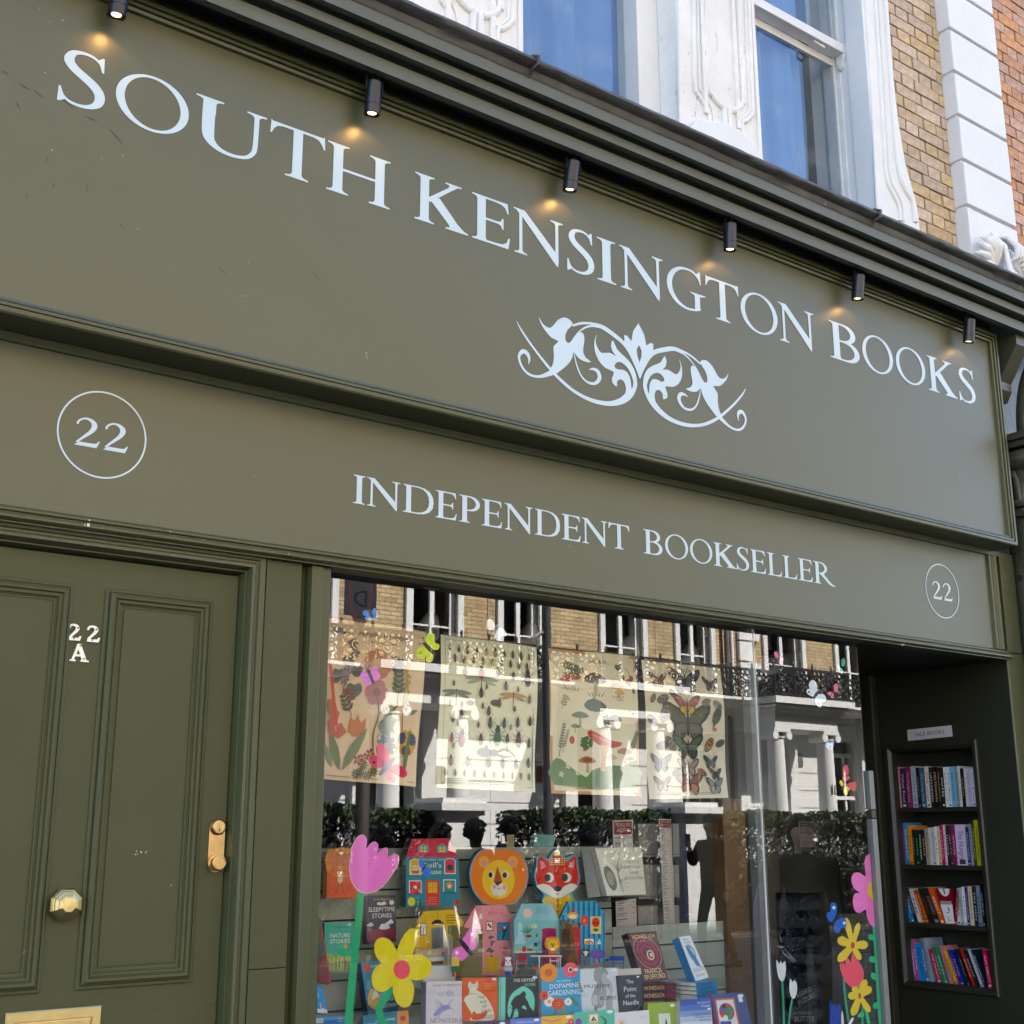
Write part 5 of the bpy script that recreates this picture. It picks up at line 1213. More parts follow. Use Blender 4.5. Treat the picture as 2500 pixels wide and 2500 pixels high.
book('dark blue paperback of bedtime stories with white clouds over a red ground', (c6(465, 832), c6(724, 826), c6(728, 1224), c6(478, 1240)), .70, .67, .03, '#3a3c50',
  [(rect(0, 0, 100, 150), '#3a3c55'), (rect(0, 0, 100, 42), '#8a3f58'), (rect(0, 0, 100, 8), '#5a2f4c')] + [(ell(random.uniform(4, 96), random.uniform(60, 146), .8, None, 5), '#e8e6dc') for _ in range(40)]
  + [(ell(x, y, rx, ry, 12), '#e6dfe2') for x, y, rx, ry in ((52, 122, 16, 4), (44, 124, 7, 5), (60, 125, 7, 5), (60, 46, 20, 6), (54, 52, 8, 7), (68, 54, 9, 8), (80, 62, 12, 5), (82, 66, 6, 6), (12, 56, 12, 4), (14, 60, 6, 5))]
  + [(ribbon([(x, 8, 1), (x, 34, 1)], 1, False), '#c06a80') for x in range(12, 60, 8)] + [(ell(86, 126, 8, None, 14), '#e4e2e4')]
  + [T('Enid Blyton', 54, 134, 7, '#d8c070', w=56), T('SLEEPYTIME', 52, 98, 14, '#f0ece8', w=88), T('STORIES', 52, 78, 14, '#f0ece8', w=66)])
book('turquoise paperback of nature stories with green grasses, left of the tulip stem', (c6(112, 1062), c6(362, 1056), c6(352, 1470), c6(122, 1476)), .70, .67, .028, '#2f8f88',
  [(rect(0, 0, 100, 150), '#46b3a4'), (blob([(0, 0), (100, 0), (100, 44), (70, 52), (40, 44), (0, 56)], 2), '#9fb35a'), (blob([(0, 0), (100, 0), (100, 24), (60, 30), (20, 22), (0, 28)], 2), '#5d7f3c')]
  + [(ribbon([(x, 0, 1.6), (x + random.uniform(-6, 6), random.uniform(30, 70), .8)], 1, False), random.choice(('#2d6b4c', '#7a9a3c', '#c6c468', '#e8d8b0'))) for x in range(3, 98, 4)]
  + [(ribbon([(2, 60, 1.5), (8, 100, 1.2), (4, 140, .8)], 3), '#245c58'), (ribbon([(98, 60, 1.5), (92, 105, 1.2), (96, 146, .8)], 3), '#245c58'), (ell(74, 74, 7, None, 12), '#e8b83a')]
  + [T('Enid Blyton', 56, 132, 7, '#25605c', w=56), T('NATURE', 54, 102, 13, '#f4f0dc', w=68), T('STORIES', 54, 84, 13, '#f4f0dc', w=70)] + price(86, 142))
book('blue story collection leaning behind the yellow flower, with a red circle badge', (c6(422, 1402), c6(652, 1384), c6(746, 1816), c6(488, 1850)), .66, .60, .035, '#26456a',
  [(rect(0, 0, 100, 150), '#3a86a8'), (rect(0, 0, 100, 40), '#2c5a78'), (ell(20, 132, 13, None, 18), '#d8483c'), (blob([(4, 30), (20, 70), (40, 60), (50, 30), (30, 10)], 3), '#d8b070'), (blob([(20, 40), (34, 66), (44, 50)], 3), '#e8e0c8')] + sprig(10, 60, 40, 1.3, '#7ab8c0') + sprig(70, 100, 40, 1.9, '#7ab8c0')
  + [T('MAGIC', 70, 62, 12, W_, w=44), T('FARAWAY', 58, 46, 12, W_, w=66), T('TREE', 76, 32, 10, W_, w=34), T('COLLECTION', 64, 14, 9, W_, w=64), T('Enid Blyton', 52, 132, 7, '#e8e8d0', w=38)])
book('dark book with red edges standing turned at the far left of the display', (c6(60, 1010), c6(82, 1026), c6(172, 1590), c6(60, 1570)), .50, .46, .02, '#8f2638',
  [(rect(0, 0, 100, 150), '#3e4a4c'), (rect(0, 0, 100, 60), '#7c2a38'), (rect(86, 0, 100, 150), '#c23a48')])
book('small turquoise and white card leaning at the bottom left corner of the window', (c6(50, 1600), c6(96, 1620), c6(140, 1840), c6(50, 1836)), .40, .36, .01, '#3a9ad0',
  [(rect(0, 0, 100, 150), '#4a9ad2'), (rect(0, 0, 100, 22), W_), (ell(58, 46, 26, 30, 18), '#e8e0e0'), (ell(58, 46, 17, 20, 18), '#c03a40'), (rect(4, 80, 40, 112), '#88c8e8')])
book('wide light blue boxed game lying at the bottom left corner of the window', (c6(40, 1880), c6(284, 1862), c6(290, 1990), c6(40, 1990)), .30, .28, .10, '#3b7fb4',
  [(rect(0, 0, 240, 120), '#2a6ea8'), (rect(0, 92, 240, 120), '#58a8d8'), (rect(2, 70, 60, 112), W_), T('WORLD', 31, 92, 12, '#2a4a7a', w=46), T('WAR II', 31, 76, 12, '#2a4a7a', w=46), T('Danube', 204, 98, 10, W_, w=40), T('Beware', 204, 74, 10, W_, w=40)], W=240, H=120, name='boxed_game', cat='box')
book('teal and orange boxed set lying beside the yellow flower stem', (c6(442, 1862), c6(832, 1812), c6(838, 1990), c6(446, 1996)), .36, .33, .12, '#2b5a66',
  [(rect(0, 0, 200, 90), '#2a7c86'), (rect(150, 0, 200, 90), '#d89050'), (rect(0, 0, 150, 20), '#3aa09a'), (ell(174, 56, 13, None, 16), '#c83c34'), T('Faraway', 112, 52, 12, '#e8e8d8', w=54), T('Enid Blyton', 30, 34, 10, W_, w=50)] + sprig(40, 30, 50, .8, '#58b8a8'), W=200, H=90, name='boxed_set', cat='box')
# -- die-cut play books
def diecut(label, name, pts, layers, Y, th, back='#3a7a96', group='cut-out play books', lean=.0, rim=None):
    """pts: outline in crop-7 pixels; layers drawn in the same pixels"""
    f = lambda u, v: at(*c7(u, v), Y + lean * (1400 - v) / 1000)
    t = thing(name, label, 'play book', tuple(f(*pts[-1])), group)
    P = [f(*p) for p in pts]; n = len(P); d = Vector((0, th, 0))
    b = MB(); b.add(P + [p + d for p in P], [list(range(n))[::-1], list(range(n, 2 * n))] + [(i, (i + 1) % n, n + (i + 1) % n, n + i) for i in range(n)])
    o = b.build('board', M['print'], t); ca = o.data.color_attributes.new('Col', 'FLOAT_COLOR', 'CORNER'); ca.data.foreach_set('color', list(lin(back)) * len(ca.data))
    lay = []
    for l in layers:
        if l[0] == 'T': lay.append(l)
        else: lay.append(([(x / 10, -y / 10) for x, y in l[0]], l[1]))
    lay = [(l[0], l[1], l[2] / 10, -l[3] / 10, l[4] / 10, l[5], None if l[6] is None else l[6] / 10, l[7], l[8], l[9]) if l[0] == 'T' else l for l in lay]
    art('printed_face', lay, lambda x, y: f(x * 10, -y * 10) + Vector((0, -.0006, 0)), M['print'], t, normal=Vector((0, -1, 0)), eps_out=.0005)
    return t
# lion
lion_out = blob([(400, 318), (330, 312), (245, 345), (185, 430), (160, 540), (185, 670), (240, 750), (310, 806), (520, 806), (600, 740), (655, 640), (668, 530), (645, 430), (590, 345), (500, 312)], 3)
ins = lambda p, k, cx, cy: [(cx + (x - cx) * k, cy + (y - cy) * k) for x, y in p]
Ll = [(lion_out, '#7fa6b4'), (ins(lion_out, .955, 412, 560), '#ee8a4a')]
for cx, sg in ((285, 1), (532, -1)):
    Ll += [(ell(cx, 436, 46, 50, 18), '#efb43e'), (ell(cx + sg * 6, 448, 28, 32, 16), '#dd9aa6')]
Ll += [(ell(410, 588, 140, 168, 30), '#f0c63c'), ([(400, 470), (370, 605), (400, 645), (445, 605)], '#b0502a'), ([(370, 605), (400, 645), (445, 605)], '#33231f'), (ell(385, 660, 38, 40, 14), '#e6dcd4'), (ell(440, 662, 42, 42, 14), '#e6dcd4'), (ell(412, 690, 62, 40, 18), '#e6dcd4'),
       (ell(375, 650, 14, 18, 10), '#d89aa8'), (ell(460, 655, 14, 20, 10), '#d89aa8'), (ell(346, 548, 24, 32, 14), '#e8e4da'), (ell(342, 548, 18, 25, 12), '#241c1a'), (ell(470, 546, 28, 34, 14), '#e8e4da'), (ell(464, 550, 20, 26, 12), '#241c1a'), (ribbon([(398, 655, 4), (415, 672, 5), (434, 655, 4)], 3), '#33231f'), ([(370, 605), (400, 645), (445, 605)], '#33231f')]
diecut('orange lion head cut-out book with a yellow face, above the pink house book', 'lion_book', [lion_out[i] for i in range(len(lion_out))], Ll, .66, .02)
# fox
fox_out = [(880, 345), (905, 322), (938, 335), (945, 372), (985, 400), (1060, 372), (1092, 395), (1095, 480), (1112, 560), (1098, 650), (1040, 712), (1068, 768), (930, 920), (780, 776), (800, 715), (738, 650), (715, 560), (735, 470), (735, 392), (765, 372), (840, 410)]
Lf = [(fox_out, '#7fa6b4'), ([(790, 776), (810, 735), (870, 730), (1010, 720), (1056, 768), (930, 918)], '#e6b832'), ([(745, 470), (748, 400), (780, 392), (850, 450), (985, 450), (1050, 392), (1080, 400), (1082, 480), (1098, 560), (1085, 640), (1000, 700), (915, 742), (830, 700), (742, 640), (730, 560)], '#d8433a'),
      ([(765, 420), (800, 440), (822, 480), (775, 500)], '#e39aa4'), ([(1062, 420), (1028, 440), (1008, 480), (1055, 500)], '#e39aa4'),
      (blob([(735, 645), (790, 625), (850, 640), (915, 690), (980, 640), (1040, 622), (1092, 645), (1000, 715), (915, 748), (825, 712)], 2), '#e8e6e2'),
      (ell(846, 570, 40, 42, 16), '#e8e6e2'), (ell(830, 572, 27, 32, 14), '#241c1a'), (ell(994, 570, 42, 42, 16), '#e8e6e2'), (ell(978, 570, 28, 34, 14), '#241c1a'), (ell(918, 665, 34, 27, 14), '#1e1817'), (ribbon([(900, 705, 4), (917, 716, 5), (935, 704, 4)], 3), '#33231f'),
      (blob([(838, 462), (850, 410), (912, 376), (975, 410), (992, 462)], 2), '#c8583a'), (ell(910, 362, 27, 27, 14), '#f0c63c')]
Lf += [(rect(845 + k * 22, 405, 848 + k * 22, 462), '#e8dcb0') for k in range(7)] + [(rect(852, 405 + k * 18, 982, 408 + k * 18), '#e8dcb0') for k in range(4)]
Lf += [(ell(918, y, 9, 10, 8), '#b0502a') for y in (766, 812, 862)]
diecut('red fox head cut-out book with a bobble hat, left of the open book', 'fox_book', fox_out, Lf, .64, .02)
def pic(x0, y0, x1, y1, c, fr='#33303a', m=6): return [(rect(x0, y0, x1, y1), fr), (rect(x0 + m, y0 + m, x1 - m, y1 - m), c)]
# pink house
pk = [(120, 1400), (118, 980), (215, 812), (465, 806), (540, 930), (545, 1415)]
Lp = [(pk, '#e49aa0')] + [(ell(random.uniform(150, 530), random.uniform(840, 1240), 7, 9, 5), '#d98890') for _ in range(70)] + [(ribbon([(218, 830, 2), (218, 935, 2)], 1, False), '#8a5860'), ([(205, 968), (212, 930), (224, 930), (232, 968)], W_), (ribbon([(258, 820, 2), (258, 880, 2)], 1, False), '#8a5860'), ([(245, 925), (252, 880), (266, 880), (274, 925)], W_)]
Lp += pic(302, 945, 362, 1028, '#efe3d2') + pic(398, 955, 506, 1108, '#3f8fb0') + pic(160, 1010, 272, 1108, '#4a7c8a')
Lp += [(ell(325, 975, 10, 16, 8, .4), '#d8443a'), (ell(340, 990, 9, 16, 8, -.5), '#241f22'), (ell(430, 1005, 20, 12, 10), '#e04a6a'), (ell(462, 1020, 22, 30, 14), '#2c4654'), (ell(462, 1000, 10, 10, 8), W_), ([(440, 1095), (450, 1035), (475, 1040), (455, 1098)], '#24343c')]
for k, (x, y) in enumerate(((348, 1075), (350, 1130), (345, 1180), (330, 1205), (365, 1210))): Lp += leaf(x, y, 30, 22, 2.4 + k * 3.4, '#1f5144') + leaf(x, y, 28, 20, .5 + k, '#2c6a50')
Lp += [(rect(345, 1060, 349, 1240), '#234c3c'), (rect(336, 1238, 368, 1256), '#c04030')]
for a in (.3, .9, 1.5, 2.1, 2.8): Lp += leaf(462, 1195, 42, 10, -a, '#2f6a48')
Lp += [(ell(460, 1208, 30, 24, 12), '#dd5640'), (rect(236, 1220, 270, 1400), '#31545c'), (rect(300, 1250, 415, 1380), '#d8ac22'), (rect(292, 1370, 300, 1415), '#d8b860'), (rect(412, 1330, 419, 1415), '#d8b860'), (rect(545 - 20, 1210, 545, 1400), '#a8283c')]
Lp += [T('Ms Squirrel has a view', 385, 874, 9, '#5a2c34', w=120), T('What do you see below?', 388, 890, 9, '#5a2c34', w=136)]
diecut('pink house-shaped play book open at a room with a toucan picture', 'house_book', pk, Lp, .55, .012, '#c87880')
# light blue kitchen house + side panel
lb = [(545, 1345), (545, 940), (607, 797), (855, 790), (930, 930), (932, 1340)]
Lb = [(lb, '#8fbcc4'), (rect(548, 940, 930, 1210), '#6fb0b2')] + [(rect(550, 945 + k * 14, 930, 947 + k * 14), '#a4cccc') for k in range(19)] + [(rect(560 + k * 15, 945, 562 + k * 15, 1210), '#a4cccc') for k in range(25)]
Lb += [(ell(662, 878, 40, 42, 20), '#e8c8b4'), ([(580, 955), (612, 955), (618, 1065), (640, 1120), (640, 1140), (550, 1140), (550, 1120), (576, 1060)], '#a9cbd6'), (rect(784, 1010, 905, 1340), '#a83a60'), (blob([(784, 1030), (800, 1006), (890, 1006), (905, 1030)], 2), '#a83a60')]
Lb += [(rect(672, 1000, 745, 1004), '#d8d0c0'), (rect(676, 972, 696, 1000), '#e0a8a8'), (rect(702, 966, 716, 1000), '#e8d060'), (rect(722, 970, 738, 1000), '#d0e0d0'), (rect(732, 1055, 740, 1080), '#28404a'), (rect(742, 1048, 748, 1080), '#507040'), (rect(750, 1052, 756, 1080), '#c8b040')]
for a in (1.2, 1.7, 2.2, 2.7, .8): Lb += leaf(660, 1052, 70, 12, -a, '#3c7c56')
Lb += [(ell(668, 1072, 26, 14, 12), '#b83848'), (rect(548, 1205, 785, 1215), '#ded6c8'), (rect(548, 1215, 785, 1345), '#3d6a78'), (ell(630, 1185, 20, 24, 12), '#c93c34'), (rect(620, 1160, 640, 1166), '#2c2428'), (rect(556, 1185, 590, 1203), '#d8a040'), (rect(655, 1180, 700, 1200), '#b84040'), (rect(715, 1130, 740, 1160), '#28343c'), (rect(736, 1200, 742, 1218), '#28343c')]
Lb += [T(s, 780, 828 + 17 * k, 9, '#2e4850', w=w_) for k, (s, w_) in enumerate((('It is time to', 80), ('cook some lunch', 96), ('Who is in the', 84), ('kitchen? Look inside', 118)))]
diecut('light blue house-shaped play book open at a tiled kitchen', 'house_book', lb, Lb, .50, .012, '#6f9aa4')
# striped blue house
sb = [(935, 925), (1010, 778), (1242, 770), (1320, 890), (1325, 1296), (1118, 1310), (1112, 960)]
Ls = [(sb, '#5aa9c4')] + [([(960 + k * 44, 772), (982 + k * 44, 772), (982 + k * 44, 1310), (960 + k * 44, 1310)], '#2f6fa0') for k in range(9)]
sbp = sb
Ls = [(sb, '#5aa9c4')]
for k in range(9):
    x = 955 + k * 44; top = max(772, 925 - (x - 935) * 1.96 if x < 1010 else 772, 772 if x < 1242 else 770 + (x - 1242) * 1.54); bot = 1305 if x > 1112 else 940 + (x - 935) * .2
    if bot > top: Ls.append((rect(x, top + 6, x + 20 if x + 20 < 1318 else 1318, bot), '#2f6fa0'))
Ls += [(rect(1046, 785, 1049, 835), '#28303c'), ([(1032, 868), (1040, 832), (1056, 832), (1068, 868)], '#c04a5c'), (ell(1048, 898, 50, 30, 18), '#e8b060'), (ell(1048, 905, 34, 18, 14), '#f0e0b0')] + pic(1114, 900, 1180, 980, '#d86a70', '#cf6a70') + pic(1200, 904, 1290, 1052, '#e9c27a', '#dcd0c0') + pic(1142, 1088, 1232, 1150, '#e8e4e0')
Ls += [(ell(1148, 938, 22, 24, 12), '#e0502c'), (ell(1148, 940, 13, 15, 10), '#e8a050'), (ell(1244, 955, 34, 40, 14), '#dd4a34'), (rect(1232, 920, 1256, 932), '#d83a40'), (ell(1232, 960, 8, 10, 8), '#301c1c'), (ell(1256, 960, 8, 10, 8), '#301c1c'), (ell(1244, 1020, 22, 14, 10), '#2f7a5c'), (ell(1188, 1140, 36, 30, 14, 0, PI, 2 * PI), '#d86a50'), (ell(1188, 1140, 24, 20, 14, 0, PI, 2 * PI), '#e8c060'), (ell(1188, 1140, 12, 10, 14, 0, PI, 2 * PI), '#3a7aa0'), ([(1256, 1142), (1275, 1090), (1294, 1142)], '#c8d8e4'), T('Can you see who is', 1180, 834, 8, '#1c3a58', w=140), T('in the red bedroom?', 1178, 850, 8, '#1c3a58', w=130)]
diecut('blue striped house-shaped play book with a flower picture on its wall', 'house_book', sb, Ls, .54, .012, '#3a6a8a')
side = thing('folded_panel', 'tall folded brown and red card panel between the kitchen house book and the striped one', 'card panel', tuple(at(*c7(940, 1340), .48)), 'cut-out play books')
A0, A1, A2, A3 = at(*c7(932, 928), .50), at(*c7(1040, 972), .42), at(*c7(1092, 1330), .42), at(*c7(938, 1340), .50)
MB().hexa([A0, A1, A2, A3], Vector((.002, .003, 0))).build('panel', M['wood'], side)
art('panel_print', [(rect(0, 0, 100, 300), '#8d8578'), (rect(0, 0, 100, 90), '#5f6a62'), (ell(14, 280, 8, 14, 12), '#4a443c'), (ell(14, 280, 5, 10, 12), '#8d8578'), (rect(46, 0, 96, 300), '#9a6a34'), T('SEE', 68, 100, 30, '#6a4020', w=34, rot=0), T('WHO', 68, 180, 26, '#c88a3a', w=34)], bilin(A3, A2, A1, A0, 100, 300), M['print'], side, normal=Vector((-.3, -.9, 0)).normalized(), eps_out=.0008)
B0, B1, B2, B3 = at(*c7(1045, 1000), .52), at(*c7(1112, 990), .53), at(*c7(1114, 1310), .53), at(*c7(1094, 1330), .50)
art('red_panel', [(rect(0, 0, 100, 300), '#c8303c')], bilin(B3, B2, B1, B0, 100, 300), M['print'], side)
# yellow house (left) in crop-7 pixels
yl = [(-300, 1190), (-318, 1030), (-232, 862), (38, 845), (120, 970), (122, 1190)]
Ly = [(yl, '#e0b21e'), ([(-170, 1000), (-46, 990), (-60, 1165), (-78, 1180), (-152, 1182), (-166, 1168)], '#8c8f8e'), ([(-160, 1010), (-56, 1002), (-70, 1158), (-84, 1170), (-146, 1172), (-156, 1160)], '#77797a'), (rect(-112, 850, -109, 920), '#3a3020'), (blob([(-160, 972), (-150, 945), (-112, 930), (-75, 945), (-65, 970)], 3), '#2c2820'), (ell(-112, 972, 40, 5, 10), '#e8dcc0')]
Ly += pic(-262, 962, -208, 1066, '#e6e0d4') + pic(-20, 985, 84, 1052, '#7fa69a')
Ly += [(ribbon([(-235, 1060, 5), (-235, 1010, 3), (-250, 985, 2)], 3), '#28242c'), (ribbon([(-235, 1015, 3), (-220, 990, 2)], 2), '#28242c'), (ell(30, 1020, 26, 12, 10), '#e4e6d8'), (ell(-198, 1122, 10, 8, 8), '#f0e8d8'), (ell(-198, 1100, 5, 10, 8), '#f0d8a0'), (ell(-34, 1105, 10, 8, 8), '#f0e8d8'), (ell(-34, 1083, 5, 10, 8), '#f0d8a0')] + bars(-40, 890, 110, 4, -22, '#5c4a10', 7, 4)
diecut('yellow house-shaped play book with an oval bathroom mirror, above the white counter', 'house_book', yl, Ly, .56, .012, '#b08a1c')
# teal doll's house with red roof (left), crop-6 pixels -> crop-7
g = lambda u, v: ((760 + u * .28474 - 1100) / .28468, (1950 + v * .28474 - 1980) / .28468)
dh = [g(*p) for p in ((812, 930), (812, 500), (862, 345), (1176, 340), (1262, 500), (1270, 910))]
R2 = lambda a, b, c, d: [g(a, b), g(c, b), g(c, d), g(a, d)]
E2 = lambda u, v, rx, ry, n=12: ell(*g(u, v), rx, ry, n)
Ld = [(dh, '#3d8aa4'), ([g(812, 500), g(862, 345), g(1176, 340), g(1262, 500)], '#d8445a')] + [(R2(840 + (k % 2) * 8, 362 + k * 20, 1230, 365 + k * 20), '#b8344c') for k in range(7) if k > 1]
Ld = [l for l in Ld]
for x in (960, 1122): Ld += [([g(x - 44, 460), g(x - 44, 410), g(x, 382), g(x + 44, 410), g(x + 44, 460)], '#5fb0b8'), (R2(x - 26, 412, x + 26, 458), '#e8d890'), (R2(x - 3, 412, x + 3, 458), '#b05060'), (R2(x - 26, 433, x + 26, 437), '#b05060')]
for x, y0, y1, c, hc in ((890, 540, 652, '#e8b83a', '#e8d8b8'), (1188, 535, 645, '#d85a78', '#3a2a30')):
    Ld += [(R2(x - 50, y0, x + 50, y1), W_), (E2(x, y0, 50, 26, 16), W_), (R2(x - 42, y0, x + 42, y1 - 8), c), (E2(x, y0, 42, 20, 14), c), (E2(x, y0 + 55, 28, 28), hc), (R2(x - 26, y0 + 78, x + 26, y1 - 10), '#d86060'), (E2(x - 9, y0 + 52, 4, 5, 6), '#181414'), (E2(x + 9, y0 + 52, 4, 5, 6), '#181414')]
for x, y0, y1, c, hc in ((890, 700, 810, '#d84a6a', '#d8402c'), (1184, 692, 800, '#2f8f98', '#e88a3a')):
    Ld += [(R2(x - 54, y0, x + 54, y1), W_), (R2(x - 46, y0 + 8, x + 46, y1), c), (E2(x, y0 + 50, 30, 30), hc), (E2(x, y0 + 58, 15, 15), '#f0e0c0'), (R2(x - 58, y1, x + 58, y1 + 6), '#2a2c34')] + [(R2(x - 54 + k * 12, y1, x - 51 + k * 12, y1 + 22), '#2a2c34') for k in range(10)]
Ld += [(R2(982, 700, 1098, 915), '#d8493e'), (R2(1002, 716, 1078, 808), '#e8b42c'), (R2(1037, 716, 1042, 808), '#c89020'), (R2(1002, 760, 1078, 764), '#c89020'), (E2(858, 882, 32, 40, 16), '#d6d040'), ([g(886, 925), g(902, 835), g(918, 925)], '#25604a'), ([g(920, 925), g(936, 852), g(955, 920)], '#25604a'), (R2(1228, 870, 1266, 910), '#d8304a')]
Ld += [T('LOOK INSIDE + PLAY', *g(1040, 530), 16, W_, w=200), T("Doll's", *g(1030, 590), 42, W_, w=170), T('House', *g(1030, 645), 42, W_, w=170)] + [T('with rooms to', *g(1040, 850 + k * 18), 8, '#e8d0c8', w=70) for k in range(4)]
diecut('teal house-shaped play book with a red tiled roof and red front door', 'house_book', dh, Ld, .66, .035, '#2f5a68')
# paper animals and little furniture between the play books
def little(label, name, layers, Y, th=.004, cat='paper figure'):
    pts = [p for l in layers for p in l[0]]; x0 = min(p[0] for p in pts); y1 = max(p[1] for p in pts)
    f = lambda x, y: at(*c7(x, -y), Y)
    t = thing(name, label, cat, tuple(f(x0, -y1)), 'paper play figures')
    lay = [([(x / 10, -y / 10) for x, y in p], c) for p, c in layers]
    art('figure', lay, lambda x, y: at(*c7(x * 10, -y * 10), Y), M['print'], t)
    art('figure_back', [(p, '#9a958c') for p, c in lay], lambda x, y: at(*c7(x * 10, -y * 10), Y) + Vector((0, th, 0)), M['print'], t)
little('white dog paper figure with red ears in a striped top, by the pink house book', 'paper_dog', [(ell(495, 1290, 42, 40, 18), '#e8e4e0'), (blob([(450, 1265), (438, 1330), (462, 1330), (470, 1270)], 2), '#a8283c'), (blob([(528, 1262), (545, 1320), (525, 1330), (515, 1275)], 2), '#a8283c'), (ell(480, 1285, 6, 8, 8), '#181414'), (ell(510, 1285, 6, 8, 8), '#181414'), (ell(495, 1305, 7, 5, 8), '#181414'), (rect(465, 1328, 530, 1375), '#9a9498'), (rect(462, 1345, 534, 1350), '#e0dce0'), (rect(462, 1360, 534, 1365), '#e0dce0'), (rect(472, 1375, 522, 1420), '#24508a')], .44)
little('small lion paper figure sitting at the table of the kitchen house book', 'paper_lion', [(ell(876, 1140, 66, 62, 22), '#e8954a'), (ell(832, 1105, 14, 16, 10), '#e8b050'), (ell(920, 1105, 14, 16, 10), '#e8b050'), (ell(876, 1150, 42, 48, 16), '#eccb50'), (ell(862, 1142, 6, 8, 8), '#181414'), (ell(892, 1142, 6, 8, 8), '#181414'), ([(876, 1130), (868, 1170), (886, 1170)], '#a84a2a'), (ell(876, 1184, 20, 14, 10), '#e8e0d0'), (rect(845, 1200, 905, 1230), '#c87a3a')], .46)
little('small badger paper figure in grey standing by the striped house book', 'paper_badger', [(ell(1160, 1215, 36, 30, 16), '#23242c'), ([(1128, 1200), (1130, 1180), (1150, 1192)], '#23242c'), ([(1190, 1195), (1196, 1178), (1172, 1190)], '#23242c'), (ell(1160, 1222, 12, 26, 10), W_), (ell(1144, 1212, 9, 9, 8), W_), (ell(1178, 1212, 9, 9, 8), W_), (ell(1144, 1212, 4, 5, 6), '#101014'), (ell(1178, 1212, 4, 5, 6), '#101014'), (rect(1135, 1243, 1195, 1300), '#5a6470'), (rect(1150, 1300, 1162, 1325), '#2c3038'), (rect(1175, 1300, 1187, 1322), '#2c3038')], .42)
little('small rabbit paper figure in yellow coat below the pink butterfly sticker', 'paper_rabbit', [(rect(8, 1255, 75, 1330), '#e0c468'), (ell(40, 1240, 22, 20, 12), '#d8c8a8'), (rect(12, 1330, 70, 1385), '#3c6a4c'), (rect(18, 1385, 34, 1420), '#b03a34'), (rect(48, 1385, 64, 1420), '#b03a34')], .43)
def chair(label, x, y, w_, h, col, leg, Y):
    little(label, 'paper_chair', [(rect(x, y, x + w_, y + h * .35), col), (rect(x + 2, y + h * .35, x + 8, y + h), leg), (rect(x + w_ - 8, y + h * .35, x + w_ - 2, y + h), leg), (rect(x, y + h * .5, x + w_, y + h * .57), leg)], Y, cat='paper furniture')
chair('blue paper chair standing right of the purple round table', 1362, 1245, 126, 110, '#2c4690', '#4a5aa0', .42)
chair('red paper chair at the white table of the kitchen house book', 852, 1222, 78, 120, '#c83a40', '#ded8d0', .44)
chair('coral paper chair with a dark red cushion right of the white dog', 565, 1225, 92, 150, '#9a2438', '#e06058', .45)
little('purple round paper table beside the badger figure', 'paper_table', [(ell(1262, 1225, 66, 40, 20), '#6a5aa0'), (ribbon([(1225, 1258, 8), (1240, 1300, 8), (1235, 1340, 8)], 3), '#c8487a'), (ribbon([(1262, 1262, 8), (1270, 1305, 8), (1262, 1345, 8)], 3), '#c8487a')], .41, cat='paper furniture')
little('white paper table set for lunch in the kitchen house book', 'paper_table', [(rect(690, 1238, 955, 1250), '#d8cfc4'), (rect(758, 1250, 766, 1345), '#e4e0dc'), (rect(940, 1250, 947, 1345), '#e4e0dc'), (ell(735, 1350, 26, 22, 12), '#d86a3c'), (blob([(700, 1300), (735, 1335), (770, 1290), (745, 1330), (735, 1345), (715, 1330)], 1), '#2a5a40')], .43, cat='paper furniture')
# open art book
ob = thing('open_book', 'large open cream book with a tree engraving and Latin motto, upper right of the display', 'book', tuple(at(*c7(1180, 745), .66)), 'books on display in the window')
K0 = [c7(1238, 320), c7(1632, 308), c7(1676, 716), c7(1342, 728)]
pts = [at(*K0[0], .56), at(*K0[1], .66), at(*K0[2], .64), at(*K0[3], .54)]
MB().hexa(pts, Vector((0, .006, 0))).build('right_page', M['paper'], ob)
art('page_print', [(rect(0, 0, 100, 100), '#e6e2d6'), (blob([(8, 58), (18, 62), (28, 46), (30, 22), (20, 10), (10, 20), (6, 42)], 3), '#77706480'[:7]), (ell(18, 36, 8, 16, 16), '#a49a88'), (ribbon([(42, 6, 1), (38, 40, 3), (40, 62, 2), (46, 80, 1)], 4), '#8a8474')]
    + [(ribbon([(39, 48, 1.2), (39 + 12 * math.cos(a), 60 + 14 * math.sin(a), .8), (39 + 18 * math.cos(a + .2), 62 + 22 * math.sin(a + .2), .4)], 3), '#8f897a') for a in (.2, .6, 1., 1.4, 1.8, 2.2, 2.6)] + [(ribbon([(38, 34, 1.4), (38 + 14 * math.cos(a), 26 + 14 * math.sin(a), .8), (40 + 24 * math.cos(a + .3), 22 + 20 * math.sin(a + .3), .4)], 3), '#8f897a') for a in (-.1, -.6, -1.1, -1.6, .4)]
    + [T('NULLA', 77, 66, 6, '#4b4741', w=26, serif=True), T('SAPIENTIA', 70, 55, 6, '#4b4741', w=46, serif=True), T('SINE', 76, 43, 6, '#4b4741', w=22, serif=True), T('POTENTIA', 74, 32, 6, '#4b4741', w=46, serif=True)],
    bilin(pts[3] + Vector((0, -.001, 0)), pts[2] + Vector((0, -.001, 0)), pts[1] + Vector((0, -.001, 0)), pts[0] + Vector((0, -.001, 0)), 100, 100), M['print'], ob, eps_out=.0008)
